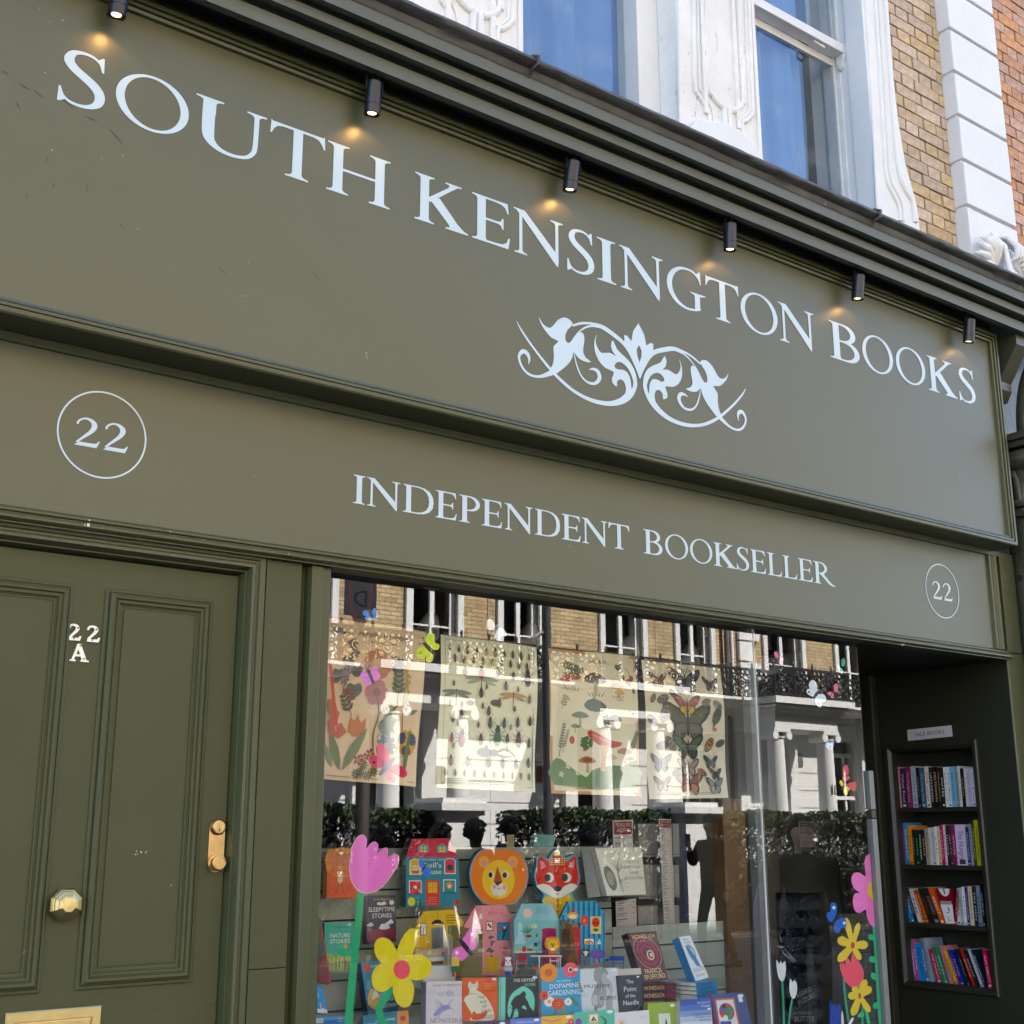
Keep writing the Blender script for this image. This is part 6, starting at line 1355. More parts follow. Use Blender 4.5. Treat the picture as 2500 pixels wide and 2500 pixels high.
for k in range(9):
    u = k / 8; L0 = at(*c7(1126 + 112 * u, 340 - 18 * u), .66 - .08 * u); L1 = at(*c7(1182 + 158 * u, 745 - 14 * u), .66 - .10 * u)
    R0_, R1_ = at(*c7(1242, 322), .575), at(*c7(1344, 728), .555)
    MB().hexa([L0, L0 + (R0_ - L0) * .6 + Vector((0, .02, 0)), L1 + (R1_ - L1) * .6 + Vector((0, .02, 0)), L1], Vector((0.001, .004, 0))).build('leaf', M['paper'], ob)
MB().hexa([at(*c7(1116, 342), .69), at(*c7(1640, 318), .69), at(*c7(1680, 730), .67), at(*c7(1176, 748), .67)], Vector((0, .004, 0))).build('cover', mat('grey_book_cloth', (.22, .21, .20), .8), ob)
MB().hexa([at(*c7(1315, 742), .60), at(*c7(1516, 738), .60), at(*c7(1518, 775), .56), at(*c7(1318, 778), .56)], Vector((0, .15, 0))).build('acrylic_stand', M['acrylic'], ob)
# -- front tier
F1, F2 = .36, .34
book('pale lilac hardback about gods and monsters with a winged horse drawing', (c6(985, 1568), c6(1294, 1562), c6(1298, 1985), c6(980, 1990)), F1, F2, .03, '#9a95a4',
  [(rect(0, 0, 100, 140), '#d9d0d6'), (blob([(30, 60), (50, 72), (66, 70), (60, 60), (44, 52), (28, 40), (20, 44)], 3), '#9a9cc8'), (ribbon([(60, 70, 6), (68, 84, 4), (74, 88, 3)], 3), '#b4b4d4'), (ribbon([(40, 50, 3), (34, 38, 2), (22, 34, 1)], 3), '#9a9cc8'), (ribbon([(60, 60, 3), (72, 60, 2), (78, 48, 1)], 3), '#a4a4cc')]
  + [(ribbon([(50, 66, 1.5), (38, 80 - k * 4, 1.5), (24, 88 - k * 6, .8)], 3), '#8e90c4') for k in range(5)] + [(ell(random.uniform(5, 95), random.uniform(5, 135), .7, None, 5), '#555') if False else (ell(random.uniform(5, 95), random.uniform(5, 135), .7, None, 5), '#6a6674') for _ in range(30)]
  + [T('ANA SAMPSON', 56, 126, 5, '#55505c', w=78), T('GODS', 54, 98, 12, '#807c88', w=44, serif=True), T('AND', 58, 62, 7, '#807c88', w=22, serif=True), T('MONSTERS', 54, 22, 12, '#6c6874', w=84, serif=True), T('MYTHOLOGICAL POEMS', 54, 12, 4.5, '#6c6874', w=78)], H=140)
book('orange hardback about cats with a large cream cat silhouette', (c7(100, 1432), c7(402, 1424), c7(404, 1800), c7(102, 1806)), F1, F2, .028, '#b84a28',
  [(rect(0, 0, 100, 128), '#db6234'), (blob([(16, 104), (20, 118), (27, 110), (36, 110), (43, 118), (44, 100), (40, 92), (52, 84), (70, 66), (84, 40), (90, 18), (84, 2), (30, 2), (20, 6), (26, 20), (14, 44), (8, 58), (16, 74), (20, 90)], 3), '#ded8c4'), (blob([(30, 4), (60, 8), (72, 30), (58, 26), (40, 22), (26, 40), (16, 48), (14, 60), (26, 52), (40, 50), (34, 34), (24, 16)], 2), '#db6234'), (blob([(4, 60), (10, 74), (20, 76), (22, 62), (30, 48), (36, 46), (30, 60), (20, 66), (14, 56)], 2), '#ded8c4'), (ell(24, 103, 2, 1, 6), '#4c3c30'), (ell(35, 103, 2, 1, 6), '#4c3c30')]
  + [T('THE', 52, 66, 8, '#2c2722', w=20), T('AGE', 58, 52, 8, '#2c2722', w=20), T('OF', 62, 39, 8, '#2c2722', w=13), T('CATS', 68, 26, 8, '#2c2722', w=27), T('FROM THE SAVANNAH', 70, 15, 3.6, '#2c2722', w=36), T('TO YOUR SOFA', 72, 9, 3.6, '#2c2722', w=26), T('JONATHAN B. LOSOS', 32, 78, 3.4, '#6a5a4c', w=24)] + bars(60, 108, 34, 4, 4.5, '#e8a080', 1.4, 2) + price(90, 122), H=128)
book('black and mint hardback of an ancient epic with a crouching black warrior', (c7(416, 1426), c7(756, 1412), c7(752, 1790), c7(412, 1800)), F1, F2, .035, '#7cc9b4',
  [(rect(0, 0, 100, 112), '#1e2226'), (rect(0, 0, 16, 112), '#86cdb8'), (rect(3, 0, 5, 112), '#5a9c8c'), (blob([(24, 10), (24, 50), (34, 70), (50, 82), (64, 86), (84, 70), (90, 44), (84, 18), (60, 30), (50, 10)], 3), '#7fd0bc'), (blob([(28, 6), (34, 30), (30, 44), (40, 60), (52, 66), (62, 74), (68, 66), (66, 58), (72, 48), (78, 34), (88, 20), (84, 8), (72, 22), (66, 36), (58, 34), (62, 16), (50, 8), (48, 26), (40, 28), (36, 10)], 3), '#16191c'), (ribbon([(26, 34, 1.5), (50, 22, 1.5), (84, 10, 1.5)], 2), '#16191c')]
  + [T('THE ODYSSEY', 64, 98, 8, '#eceae4', w=56), T('HOMER', 78, 86, 8, '#86d0bc', w=27)] + price(90, 108), H=112)
book('sky blue gardening hardback with big orange and pink flowers', (c7(780, 1350), c7(1104, 1332), c7(1130, 1760), c7(786, 1790)), F1 + .02, F2, .03, '#b0b8bc',
  [(rect(0, 0, 100, 130), '#4f9cc6')] + flower(18, 118, 24, 16, '#e88a28', '#c86020', .45, .5) + flower(76, 122, 20, 12, '#e86a80', '#f0d8a0', .35, .6) + [(ell(76, 122, 5, None, 8), '#3a2420')] + flower(18, 44, 13, 12, '#e8e0dc', '#d09a30') + flower(40, 36, 16, 9, '#dd4a34', '#d8b43c', .3, .8) + [(ell(40, 36, 3, None, 8), '#2a1c18')] + flower(66, 40, 10, 9, '#ece4e8', '#d8a830') + flower(5, 60, 12, 8, '#dd4a34', '#30201c', .3, .8)
  + sprig(96, 20, 40, 2.2, '#3f7a46', 6) + sprig(30, 0, 30, 1.4, '#3f7a46', 5) + sprig(60, 0, 34, 1.8, '#7fa83e', 5) + sprig(90, 96, 40, -1.2, '#4f7a56', 5) + [(rect(0, 0, 100, 10), '#4a7a44')]
  + [T('AMY CHAPMAN', 56, 92, 4.5, W_, w=38), T('DOPAMINE', 58, 76, 12, W_, w=76), T('GARDENING', 56, 58, 13, W_, w=84)] + price(90, 122), H=130)
book('white hardback with a grey pencil drawing of marble statues seen from behind', (c7(1110, 1354), c7(1432, 1344), c7(1442, 1760), c7(1122, 1780)), F1 + .02, F2, .03, '#a8adb4',
  [(rect(0, 0, 100, 130), '#cdd1d8'), (blob([(40, 130), (36, 100), (44, 92), (36, 74), (28, 54), (30, 34), (44, 24), (58, 28), (62, 44), (60, 60), (54, 70), (60, 84), (56, 100), (62, 112), (74, 112), (66, 130)], 3), '#8f9194'), (blob([(64, 120), (70, 104), (82, 92), (86, 70), (80, 54), (64, 52), (58, 62), (60, 84), (56, 104)], 3), '#aaacb0'), (ell(38, 46, 9, 14, 14), '#b4b6ba'), (ell(52, 46, 8, 14, 14), '#a6a8ac'), (ell(70, 64, 8, 12, 14), '#bfc1c5'), (ell(60, 66, 8, 12, 14), '#a2a4a8'), (blob([(66, 52), (82, 54), (84, 20), (78, 0), (66, 0), (66, 24)], 2), '#9a9ca0'), (ribbon([(50, 100, 1), (60, 80, 1.4), (57, 60, 1)], 3), '#54565a'), (ribbon([(46, 58, 1), (45, 44, 1.2), (47, 32, 1)], 3), '#54565a'), (ribbon([(65, 74, 1), (65, 62, 1.2), (66, 52, 1)], 3), '#54565a'), (blob([(34, 26), (40, 30), (44, 14), (36, 10)], 2), '#77797d')]
  + [T('MUSEUM', 42, 78, 9, '#17181b', w=66), T('BUMS', 72, 45, 10, '#17181b', w=42)] + price(90, 124, '#f0f0f2'), H=130)
book('white and beige patterned book standing behind the navy book', (c7(1430, 1356), c7(1630, 1346), c7(1640, 1440), c7(1434, 1450)), .43, .42, .03, '#9a9088',
  [(rect(0, 0, 200, 90), '#cfc6bc')] + [(ribbon([(x, 8 + y, 2), (x + 9, 26 + y, 2), (x + 18, 8 + y, 2)], 1, False), '#8a8078') for y in range(0, 70, 22) for x in range(2, 190, 20)], W=200, H=90)
book('small navy hardback with white lettering and a curl of thread, left of the book stack', (c7(1436, 1412), c7(1642, 1400), c7(1656, 1760), c7(1446, 1780)), F1, F2, .03, '#1c2430',
  [(rect(0, 0, 100, 150), '#2a3240'), (ribbon([(40, 20, .7), (80, 30, .8), (92, 62, .8), (84, 70, .8), (82, 50, .8), (96, 34, .7)], 4), '#c8ccd4')] + [T('The', 48, 120, 13, '#e0e2e6', w=28), T('Point', 48, 92, 17, '#e0e2e6', w=52), T('of the', 48, 70, 13, '#e0e2e6', w=40), T('Needle', 50, 44, 17, '#e0e2e6', w=64)] + price(82, 142), H=150)
NS = [(rect(0, 0, 100, 160), '#4e2430')] + [(ell(50, 92, r, r * 1.25, 26, .4), c) for r, c in ((44, '#caa08c'), (42.5, '#5a2636'), (35, '#9a3050'), (28, '#5a2636'), (22, '#b03a5c'), (17, '#4e2030'))] + [(ell(58, 84, 13, 16, 20), '#e0c8a8'), (ell(58, 84, 9, 12, 20), '#4e2030'), (ell(60, 84, 5, 7, 14), '#e0c8a8')] + [(ell(random.uniform(6, 94), random.uniform(50, 135), .9, None, 5), '#e0c8a8') for _ in range(24)]
book('upright maroon hardback with swirling rings on its jacket, standing on a stack', (c7(1516, 1046), c7(1764, 1030), c7(1868, 1448), c7(1646, 1474)), .52, .46, .038, '#3a1c28', NS + [T('NONESUCH', 50, 139, 13, '#e8d29a', w=78), T('FRANCIS', 52, 26, 15, '#e8d29a', w=62), T('SPUFFORD', 52, 8, 15, '#e8d29a', w=80)], H=160)
def flat_book(label, q, Y, depth, spine, page, texts, grp):
    TL, TR, BR, BL = [at(*p, Y) for p in q]
    t = thing('book', label, 'book', tuple(BL), grp); d = Vector((0, depth, 0)); hh = (TL - BL); e = hh.normalized() * .0025
    c_ = MB().hexa([TL, TR, TR - e, TL - e], d).hexa([BL + e, BR + e, BR, BL], d).hexa([TL, TR, BR, BL], Vector((0, .003, 0))).build('cover', M['print'], t)
    ca = c_.data.color_attributes.new('Col', 'FLOAT_COLOR', 'CORNER'); ca.data.foreach_set('color', list(lin(spine)) * len(ca.data))
    MB().hexa([TL - e + d * .03, TR - e + d * .03, BR + e + d * .03, BL + e + d * .03], d * .94).build('pages', M['paper'], t)
    W2 = 100; H2 = 100 * (TL - BL).length / (BR - BL).length
    art('spine_print', [(rect(0, 0, W2, H2), spine)] + [T(s, x * W2, H2 * .22, H2 * .56, c, w=w_ * W2) for s, x, w_, c in texts], bilin(BL + Vector((0, -.001, 0)), BR + Vector((0, -.001, 0)), TR + Vector((0, -.001, 0)), TL + Vector((0, -.001, 0)), W2, H2), M['print'], t)
for k in range(3):
    y0 = 1490 + k * 66
    flat_book(('topmost', 'second', 'lowest')[k] + ' maroon hardback lying flat in the stack under the upright one', [c7(1644, y0), c7(2026 - 92, y0 - 12), c7(2026 - 92, y0 + 44), c7(1646, y0 + 62)], .40, .16, '#44202c', None, [('NONESUCH', .34, .58, '#dcc58c'), ('FRANCIS', .86, .26, '#b04060')], 'stacked maroon hardbacks')
book('blue spined white hardback with an ink sketch, leaning on the blue stack', (c8(345, 992), c8(432, 978), c8(580, 1306), c8(478, 1342)), .50, .44, .045, '#3f86ba',
  [(rect(0, 0, 100, 260), '#dfe2e6'), (blob([(30, 200), (60, 210), (84, 170), (70, 120), (44, 110), (26, 150)], 3), '#8f959c'), (ell(56, 160, 20, 26, 16), '#c8ccd2'), (ell(56, 96, 12, 18, 12), '#d89a58')] + [T('Mary', 50, 236, 12, '#2c3038', w=44), T('Roach', 52, 218, 12, '#2c3038', w=52), T('Stories to help', 52, 62, 8, '#2c3038', w=80), T('find the place', 52, 50, 8, '#2c3038', w=76), T('Ellie Morgan', 52, 22, 9, '#2c3038', w=64)], H=260)
for k in range(4):
    y0 = 1345 + k * 34
    flat_book(('topmost', 'second', 'third', 'lowest')[k] + ' blue book lying flat in the stack right of the maroon books', [c8(480 + 4 * k, y0 + 6), c8(636 + 4 * k, y0 - 14), c8(640 + 4 * k, y0 + 16), c8(484 + 4 * k, y0 + 38)], .40, .14, '#4186ba', None, [('Sad Little Men', .5, .6, '#1e3a5c')], 'stacked blue books')
    a, b_ = at(*c8(355 + 4 * k, y0 - 2), .46), at(*c8(480 + 4 * k, y0 + 8), .401)
    t_ = [o for o in C.objects if o.name.startswith('book')][-1]
    MB().hexa([a, b_, b_ - Vector((0, 0, .012)), a - Vector((0, 0, .012))], Vector((.03, .10, 0))).build('page_edge', M['paper'], [o for o in bpy.data.objects if o.get('label', '').startswith(('topmost', 'second', 'third', 'lowest')[k] + ' blue')][0])
# -- bottom row
B1, B2 = .24, .22
book('dark maroon book at the bottom edge, below the cat book', (c7(232, 1806), c7(512, 1794), c7(516, 1900), c7(232, 1910)), B1, B2, .03, '#3a2430', [(rect(0, 0, 200, 80), '#4a2e42'), T('Q', 54, 42, 18, '#e8e0e0')] + [(ell(150, 62, 18, 9, 14), '#e8e8ea')], W=200, H=80)
book('periwinkle blue book at the bottom edge, below the epic', (c7(512, 1780), c7(776, 1766), c7(780, 1900), c7(512, 1900)), B1, B2, .03, '#5a6ab0', [(rect(0, 0, 200, 100), '#7482c6'), T('FERDINAND & LOVE IN THE', 100, 66, 8, '#e8eaf4', w=120), (ell(170, 82, 18, 9, 14), '#e8e8ea'), (rect(0, 94, 200, 100), '#4a58a0')], W=200, H=100)
book('yellow and blue book with pink flowers at the bottom edge, below the gardening book', (c7(778, 1764), c7(1056, 1744), c7(1060, 1900), c7(778, 1900)), B1, B2, .03, '#d8a030', [(rect(0, 0, 200, 110), '#e8b43a'), (blob([(0, 0), (0, 40), (60, 60), (120, 50), (200, 64), (200, 0)], 2), '#3a5aa8'), (ribbon([(10, 90, 8), (60, 74, 8), (120, 86, 8)], 3), '#d86a80')] + flower(182, 66, 20, 8, '#d84a70', '#f0c040') + [T('The', 112, 22, 22, W_, w=46), (ell(168, 96, 18, 9, 14), '#e8e8ea')], W=200, H=110)
book('teal children\'s picture book with a framed triangle picture at the bottom edge', (c7(1058, 1728), c7(1404, 1698), c7(1412, 1900), c7(1060, 1900)), B1, B2, .025, '#3a9c86', [(rect(0, 0, 220, 120), '#5cb9a2'), (ell(24, 60, 17, 24, 16), '#7a4a98'), (rect(78, 52, 132, 104), '#d8a860'), (rect(84, 58, 126, 98), '#e8e4dc'), ([(88, 62), (105, 92), (122, 62)], '#5a3c34'), ([(98, 62), (108, 80), (118, 62)], '#c87a4a'), (ribbon([(150, 0, 16), (170, 60, 14), (140, 88, 4)], 4), '#2c6a58'), (ell(194, 108, 18, 9, 14), '#e8e8ea')], W=220, H=120)
book('white book with a pale orange pattern at the bottom edge', (c7(1404, 1732), c7(1700, 1706), c7(1712, 1900), c7(1408, 1900)), B1, B2, .025, '#c8c4c8', [(rect(0, 0, 200, 110), '#dcd8dc')] + [(ribbon([(40, 50, 3), (40 + 34 * math.cos(a), 50 + 34 * math.sin(a), 2)], 1, False), '#e0a468') for a in [i * .5 for i in range(12)]] + [T('CASE', 166, 72, 10, '#b8b4c0', w=42)], W=200, H=110)
book('lime green book with a dark figure in a white window at the bottom edge', (c8(100, 1512), c8(318, 1498), c8(340, 1720), c8(108, 1730)), B1 + .06, B2 + .05, .025, '#7a9434', [(rect(0, 0, 100, 110), '#93ac46'), (rect(36, 0, 76, 66), '#d8dcd4'), (blob([(56, 0), (58, 30), (61, 52), (64, 30), (68, 0)], 1), '#23262a'), (ell(88, 96, 9, 6, 12), '#e8e8ea')], H=110)
book('blue and white book on change and revolutions at the bottom edge', (c8(352, 1490), c8(598, 1466), c8(612, 1720), c8(356, 1730)), B1 + .04, B2 + .02, .03, '#c8c0b0', [(rect(0, 90, 100, 110), '#4a64ac'), (rect(0, 70, 100, 90), '#6078b8'), (rect(0, 50, 100, 70), '#8a9cc8'), (rect(0, 30, 100, 50), '#b8c2da'), (rect(0, 0, 100, 30), '#d8dce6'), T('The Book of', 74, 92, 7, W_, w=40), T('Change', 80, 80, 7, W_, w=26), T('Images to Inspire', 70, 54, 6.5, '#3c4668', w=52), T('Revelations and', 72, 43, 6.5, '#3c4668', w=48), T('Revolutions', 78, 32, 6.5, '#3c4668', w=36), (ell(92, 72, 6, 3.5, 12), W_)], H=110)
book('dark blue art activity book with a framed circle of coloured shapes, bottom right corner', (c8(600, 1444), c8(858, 1424), c8(930, 1720), c8(640, 1730)), B1 + .04, B2 + .02, .02, '#c8402c', [(rect(0, 0, 100, 110), '#2c4a86'), (rect(8, 12, 66, 96), '#d8603c'), (rect(12, 17, 62, 91), '#e4e0dc')]
  + [([(37, 56)] + [(37 + 22 * math.cos(a), 56 + 26 * math.sin(a)) for a in (i * PI / 4, i * PI / 4 + .38, (i + 1) * PI / 4)], c) for i, c in enumerate(('#2f8a5c', '#d8433a', '#1c1c24', '#8a4ab0', '#d8433a', '#e8e0d8', '#2f8a5c', '#d84a6a'))] + [(ell(37, 56, 10, 12, 14), '#2f7a5c'), (rect(14, 18, 44, 28), '#3a4ea8'), (ell(86, 100, 9, 5, 12), W_), (rect(78, 82, 90, 96), W_)], H=110)
# white counter box and bathroom scene below the yellow house
wc = thing('display_block', 'white display block carrying the yellow house book', 'display stand', tuple(at(*c6(1000, 1560), .5)))
p0, p1 = at(*c6(960, 1445), .46), at(*c6(1236, 1560), .46)
MB().box(p0.x, p1.x, .46, .60, p1.z - .02, p0.z).build('block', M['white_plastic'], wc, bevel=.002)
p0, p1 = at(*c6(890, 1300), .50), at(*c6(1168, 1440), .50)
art('bathroom_print', [(rect(0, 0, 100, 52), '#a9b4a4'), (rect(0, 30, 100, 52), '#b8a890'), (rect(24, 8, 90, 28), '#c8ccc8'), (rect(26, 0, 88, 18), '#6a3a34'), (ell(86, 38, 6, 5, 10), '#c8402c'), (ell(92, 12, 6, 5, 10), '#e8c83a')] + flower(20, 40, 6, 5, '#d8a0a0') + flower(44, 42, 6, 5, '#e0e0d0') + flower(64, 40, 6, 5, '#d8a0a0'), bilin((p0.x, .50, p1.z), (p1.x, .50, p1.z), (p1.x, .50, p0.z), (p0.x, .50, p0.z), 100, 52), M['print'], wc)
q0, q1 = at(*c6(1168, 1190), .47), at(*c6(1300, 1530), .47)
solid('grey_panel', [Vector((q0.x, .47, q0.z)), Vector((q1.x, .53, q0.z)), Vector((q1.x, .53, q1.z)), Vector((q0.x, .47, q1.z))], Vector((0, .004, 0)), '#a8a29a', wc)
q0, q1 = at(*c6(1304, 1090), .47), at(*c6(1425, 1530), .47)
solid('folded_panel', [Vector((q0.x, .54, q0.z)), Vector((q1.x, .44, q0.z - .02)), Vector((q1.x, .44, q1.z)), Vector((q0.x, .54, q1.z))], Vector((0, .004, 0)), '#8a7a4a', wc)
# clear acrylic ledge and price holder
MB().box(2.2, 4.2, .42, .424, 1.02, 1.05).build('acrylic_ledge', M['acrylic'], sw)
hp = thing('leaflet_holder', 'pale green acrylic leaflet holder standing on top of the slatted panel', 'leaflet holder', tuple(at(*c7(800, 312), .76)))
Q = [at(*c7(*p), .78) for p in ((738, 200), (908, 206), (880, 308), (706, 306))]
solid('holder', Q, Vector((0, .03, 0)), '#6fa8a0', hp)
Q = [at(*c7(*p), .77) for p in ((484, 205), (546, 202), (546, 312), (486, 312))]
cd2 = thing('small_card', 'small beige card standing on top of the slatted panel', 'card', tuple(Q[3])); solid('card', Q, Vector((0, .004, 0)), '#a89878', cd2)

# -- series rack with price lists and rows of slim white booklets
rack = thing('booklet_rack', 'black rack of slim white booklets with long price lists under dark red headers', 'display rack', (3.6, 1.0, .9))
ry = 1.0
def rbox(u0, v0, u1, v1, y, d, m, name, cf=c7):
    a, b_ = at(*cf(u0, v0), y), at(*cf(u1, v1), y)
    return MB().box(min(a.x, b_.x), max(a.x, b_.x), y, y + d, min(a.z, b_.z), max(a.z, b_.z)).build(name, m, rack)
rbox(1590, 100, 2010, 1000, ry + .10, .02, M['black'], 'rack_back')
for v in (396, 756, 1000): rbox(1600, v, 2000, v + 34, ry - .02, .14, M['black'], 'rack_shelf')
M['booklet'] = mat('white_booklet', (.52, .50, .50), .6, rnd=.12)
bs = None
for row, (v0, v1) in enumerate(((110, 394), (465, 752), (812, 995))):
    for (u0, u1, n) in ((1608, 1782, 14), (1905, 1968, 5)):
        a, b_ = at(*c7(u0, v0), ry), at(*c7(u1, v1), ry); wd = (b_.x - a.x) / n; h = a.z - b_.z
        pm = MB().box(0, wd * .84, 0, .10, 0, h).build('booklet', M['booklet'], None); mesh = pm.data; bpy.data.objects.remove(pm)
        dm = MB().lathe((wd * .42, -.0008, .012), (0, -1, 0), [(wd * .3, 0), (wd * .3, .0004)], 8).build('d', M['black'], None); dmesh = dm.data; bpy.data.objects.remove(dm)
        for k in range(n):
            o = bpy.data.objects.new('booklet', mesh); C.objects.link(o); o.parent = rack; o.location = Vector((a.x + wd * k, ry, b_.z)) - rack.location
            o2 = bpy.data.objects.new('spine_emblem', dmesh); C.objects.link(o2); o2.parent = o
def price_list(label, q, y, head):
    TL, TR, BR, BL = [at(*c7(*p), y) for p in q]; H = 100 * (TL - BL).length / (TR - TL).length
    t = thing('price_list', label, 'price list', tuple(BL), 'price lists by the booklet rack')
    MB().hexa([TL, TR, BR, BL], Vector((0, .003, 0))).build('card', M['white_plastic'], t)
    L = [(rect(0, 0, 100, H), '#cfc8ca')]
    if head: L += [(rect(4, H - 52, 96, H - 5), '#8a2434'), T('PENGUIN', 50, H - 24, 14, '#e0c8c8', w=72), T('ARCHIVE', 50, H - 44, 14, '#e0c8c8', w=66)]
    random.seed(int(H)); y_ = H - (66 if head else 12)
    while y_ > 8:
        L.append((rect(8, y_, 8 + random.uniform(18, 46), y_ + 3.6), '#6f6a70')); L.append((rect(82, y_, 92, y_ + 3.4), '#8a8288'))
        if random.random() < .6: L.append((rect(8, y_ - 7, 8 + random.uniform(14, 40), y_ - 4), '#8a858a'))
        y_ -= 19
    art('printed_list', L, bilin(BL + Vector((0, -.001, 0)), BR + Vector((0, -.001, 0)), TR + Vector((0, -.001, 0)), TL + Vector((0, -.001, 0)), 100, H), M['print'], t)
price_list('tall narrow white price list with a dark red header, right of the booklet rows', ((1790, 70), (1888, 72), (1924, 972), (1832, 978)), .93, True)
price_list('wide white price list with a dark red header, above the open book', ((1390, 80), (1560, 74), (1562, 326), (1398, 326)), .92, True)
price_list('pale grey price list under the open book, left of the booklet rows', ((1418, 770), (1590, 750), (1596, 985), (1424, 1000)), .92, False)
# dark poster with stars in the right hand pane
nv = thing('night_sky_poster', 'tall black poster speckled with stars and a fish drawing, in the right window pane', 'poster', (4.0, .4, .9))
A = [at(*c8(*p), .42) for p in ((1112, 640), (1452, 640), (1478, 1760), (1160, 1760))]
MB().hexa(A, Vector((0, .004, 0))).build('board', M['black'], nv)
Ln = [(rect(0, 0, 100, 330), '#0d0d1a')] + [(ell(random.uniform(3, 97), random.uniform(60, 325), random.uniform(.5, 1.1), None, 5), '#d0d4e0') for _ in range(130)]
Ln += [(ribbon([(2, 235, 1), (10, 205, 2), (30, 178, 1.5), (40, 168, .6)], 3), '#b0b2bc'), (ribbon([(0, 205, 1), (12, 185, 1.6), (34, 165, .6)], 3), '#b0b2bc')] + [(ell(6, 196 + k * 4, 7 + k, 5, 14), ('#5a2f45', '#1a1a2a', '#b0b2bc', '#14141f')[k]) for k in range(4)] + [(ribbon([(14 + k * 5, 186 - k * 4, 1), (30 + k * 2, 176 - k * 3, .6)], 1, False), '#b0b2bc') for k in range(4)] + [(ribbon([(14, 140, .8), (26, 120, 1), (18, 96, .8), (24, 70, .6)], 4), '#6a7a70')]
Ln += [T('ASAKO', 58, 92, 11, '#8a8c80', w=40, rot=.45), T('YUZUKI', 62, 76, 11, '#8a8c80', w=46, rot=.45), T('AUTHOR OF', 50, 46, 7, '#7c7e72', w=44), T('BUTTER', 56, 30, 12, '#7c7e72', w=50)]
art('poster_print', Ln, bilin(A[3], A[2], A[1], A[0], 100, 330), mat_attr('matt_poster_print', .7), nv)
# spinner with bags, deep in the shop
spn = thing('bag_stand', 'black stand hung with dark blue cloth bags, deep inside the shop', 'display stand', (5.2, 2.0, 0))
c_ = at(*c8(590, 500), 2.0)
b = MB().tube([(c_.x, 2.0, 0), (c_.x, 2.0, c_.z + .35)], .03, 8).lathe((c_.x, 2, 0), (0, 0, 1), [(.25, 0), (.25, .03), (.05, .05)], 20); b.build('pole', M['black'], spn)
M['navy'] = mat('navy_cloth', (.02, .03, .09), .9, nscale=8, namt=.3)
for k in range(5):
    a = k * 1.25; x, y = c_.x + .12 * math.cos(a), 2 + .12 * math.sin(a)
    MB().prism([(-.09, 0), (.09, 0), (.11, -.30), (-.11, -.30)], (x, y, c_.z - .02), (math.cos(a + 1.57), math.sin(a + 1.57), 0), (0, 0, 1), (math.cos(a) * .02, math.sin(a) * .02, 0)).build('bag', M['navy'], spn, bevel=.006)
tb = thing('back_shelf', 'low dark shelf of red and brown books behind the display panel', 'shelf', (4.1, 1.5, 1))
a, b_ = at(*c8(450, 880), 1.5), at(*c8(660, 815), 1.5)
MB().box(a.x - .1, b_.x + .1, 1.45, 1.8, a.z - .06, a.z - .01).build('board', M['black'], tb)
x = a.x; random.seed(8)
while x < b_.x:
    w__ = random.uniform(.018, .032); h = random.uniform(.8, 1) * (b_.z - a.z)
    solid('spine', [Vector((x, 1.5, a.z + h)), Vector((x + w__ - .002, 1.5, a.z + h)), Vector((x + w__ - .002, 1.5, a.z)), Vector((x, 1.5, a.z))], Vector((0, .15, 0)), random.choice(('#7a4038', '#8a6a58', '#a8a49c', '#6a3038', '#98a0a8', '#5a4a48')), tb); x += w__

# ================================================================== POSTERS hanging behind the glass
PYp = .30
def poster(label, q, paper, layers, border=None, W=100, H=135):
    TL, TR, BR, BL = [at(*p, PYp) for p in q]
    t = thing('wall_chart', label, 'poster', tuple(BL), 'vintage charts hanging in the window')
    fr_ = bilin(BL, BR, TR, TL, W, H)
    def f(x, y): p = fr_(x, y); return p + Vector((0, .010 * math.sin(x / W * 5 + 1) + .006 * math.sin(y / H * 7), 0))
    # paper sheet with a gentle curl
    nx, ny = 14, 18; v = [f(W * i / nx, H * j / ny) + Vector((0, .002, 0)) for j in range(ny + 1) for i in range(nx + 1)]
    sh = MB().add(v, [(j * (nx + 1) + i, j * (nx + 1) + i + 1, (j + 1) * (nx + 1) + i + 1, (j + 1) * (nx + 1) + i) for j in range(ny) for i in range(nx)]).build('paper_sheet', M['print'], t, smooth=2)
    ca = sh.data.color_attributes.new('Col', 'FLOAT_COLOR', 'CORNER'); ca.data.foreach_set('color', list(lin(paper)) * len(ca.data))
    L = []
    if border: L += [(rect(0, 0, W, H), border), (rect(3, 3, W - 3, H - 3), paper)]
    # grid of tiny background cells keeps the print following the curl
    L += layers
    art('chart_print', L, lambda x, y: f(x, y) + Vector((0, -.0012, 0)), M['poster'], t, normal=Vector((0, -1, 0)), eps_out=.0008)
    MB().tube([f(2, H) + Vector((0, -.004, .004)), f(W - 2, H) + Vector((0, -.004, .004))], .0045, 6).build('hanging_rail', M['wood'], t)
    return t
random.seed(33)
cols = ['#8c5a6c', '#c8642c', '#6a5a7c', '#a83c44', '#d89a30', '#5c6a4c']
P1 = []
def poly_leaf(x, y, s, col): return [(blob([(x - s, y), (x - s * .5, y + s * .7), (x, y + s * .5), (x + s * .7, y + s * .8), (x + s, y), (x + s * .4, y - s * .7), (x - s * .3, y - s * .8)], 2), col)]
P1 += poly_leaf(22, 100, 6, '#56604c') + poly_leaf(12, 88, 6, '#5c6450') + poly_leaf(30, 92, 6, '#56604c') + poly_leaf(28, 76, 8, '#5a6450') + poly_leaf(10, 84, 5, '#666e58')
for x, y in ((28, 108), (24, 96), (18, 84), (26, 116), (20, 90)): P1 += flower(x, y, 5, 6, '#84687c', '#b89060')
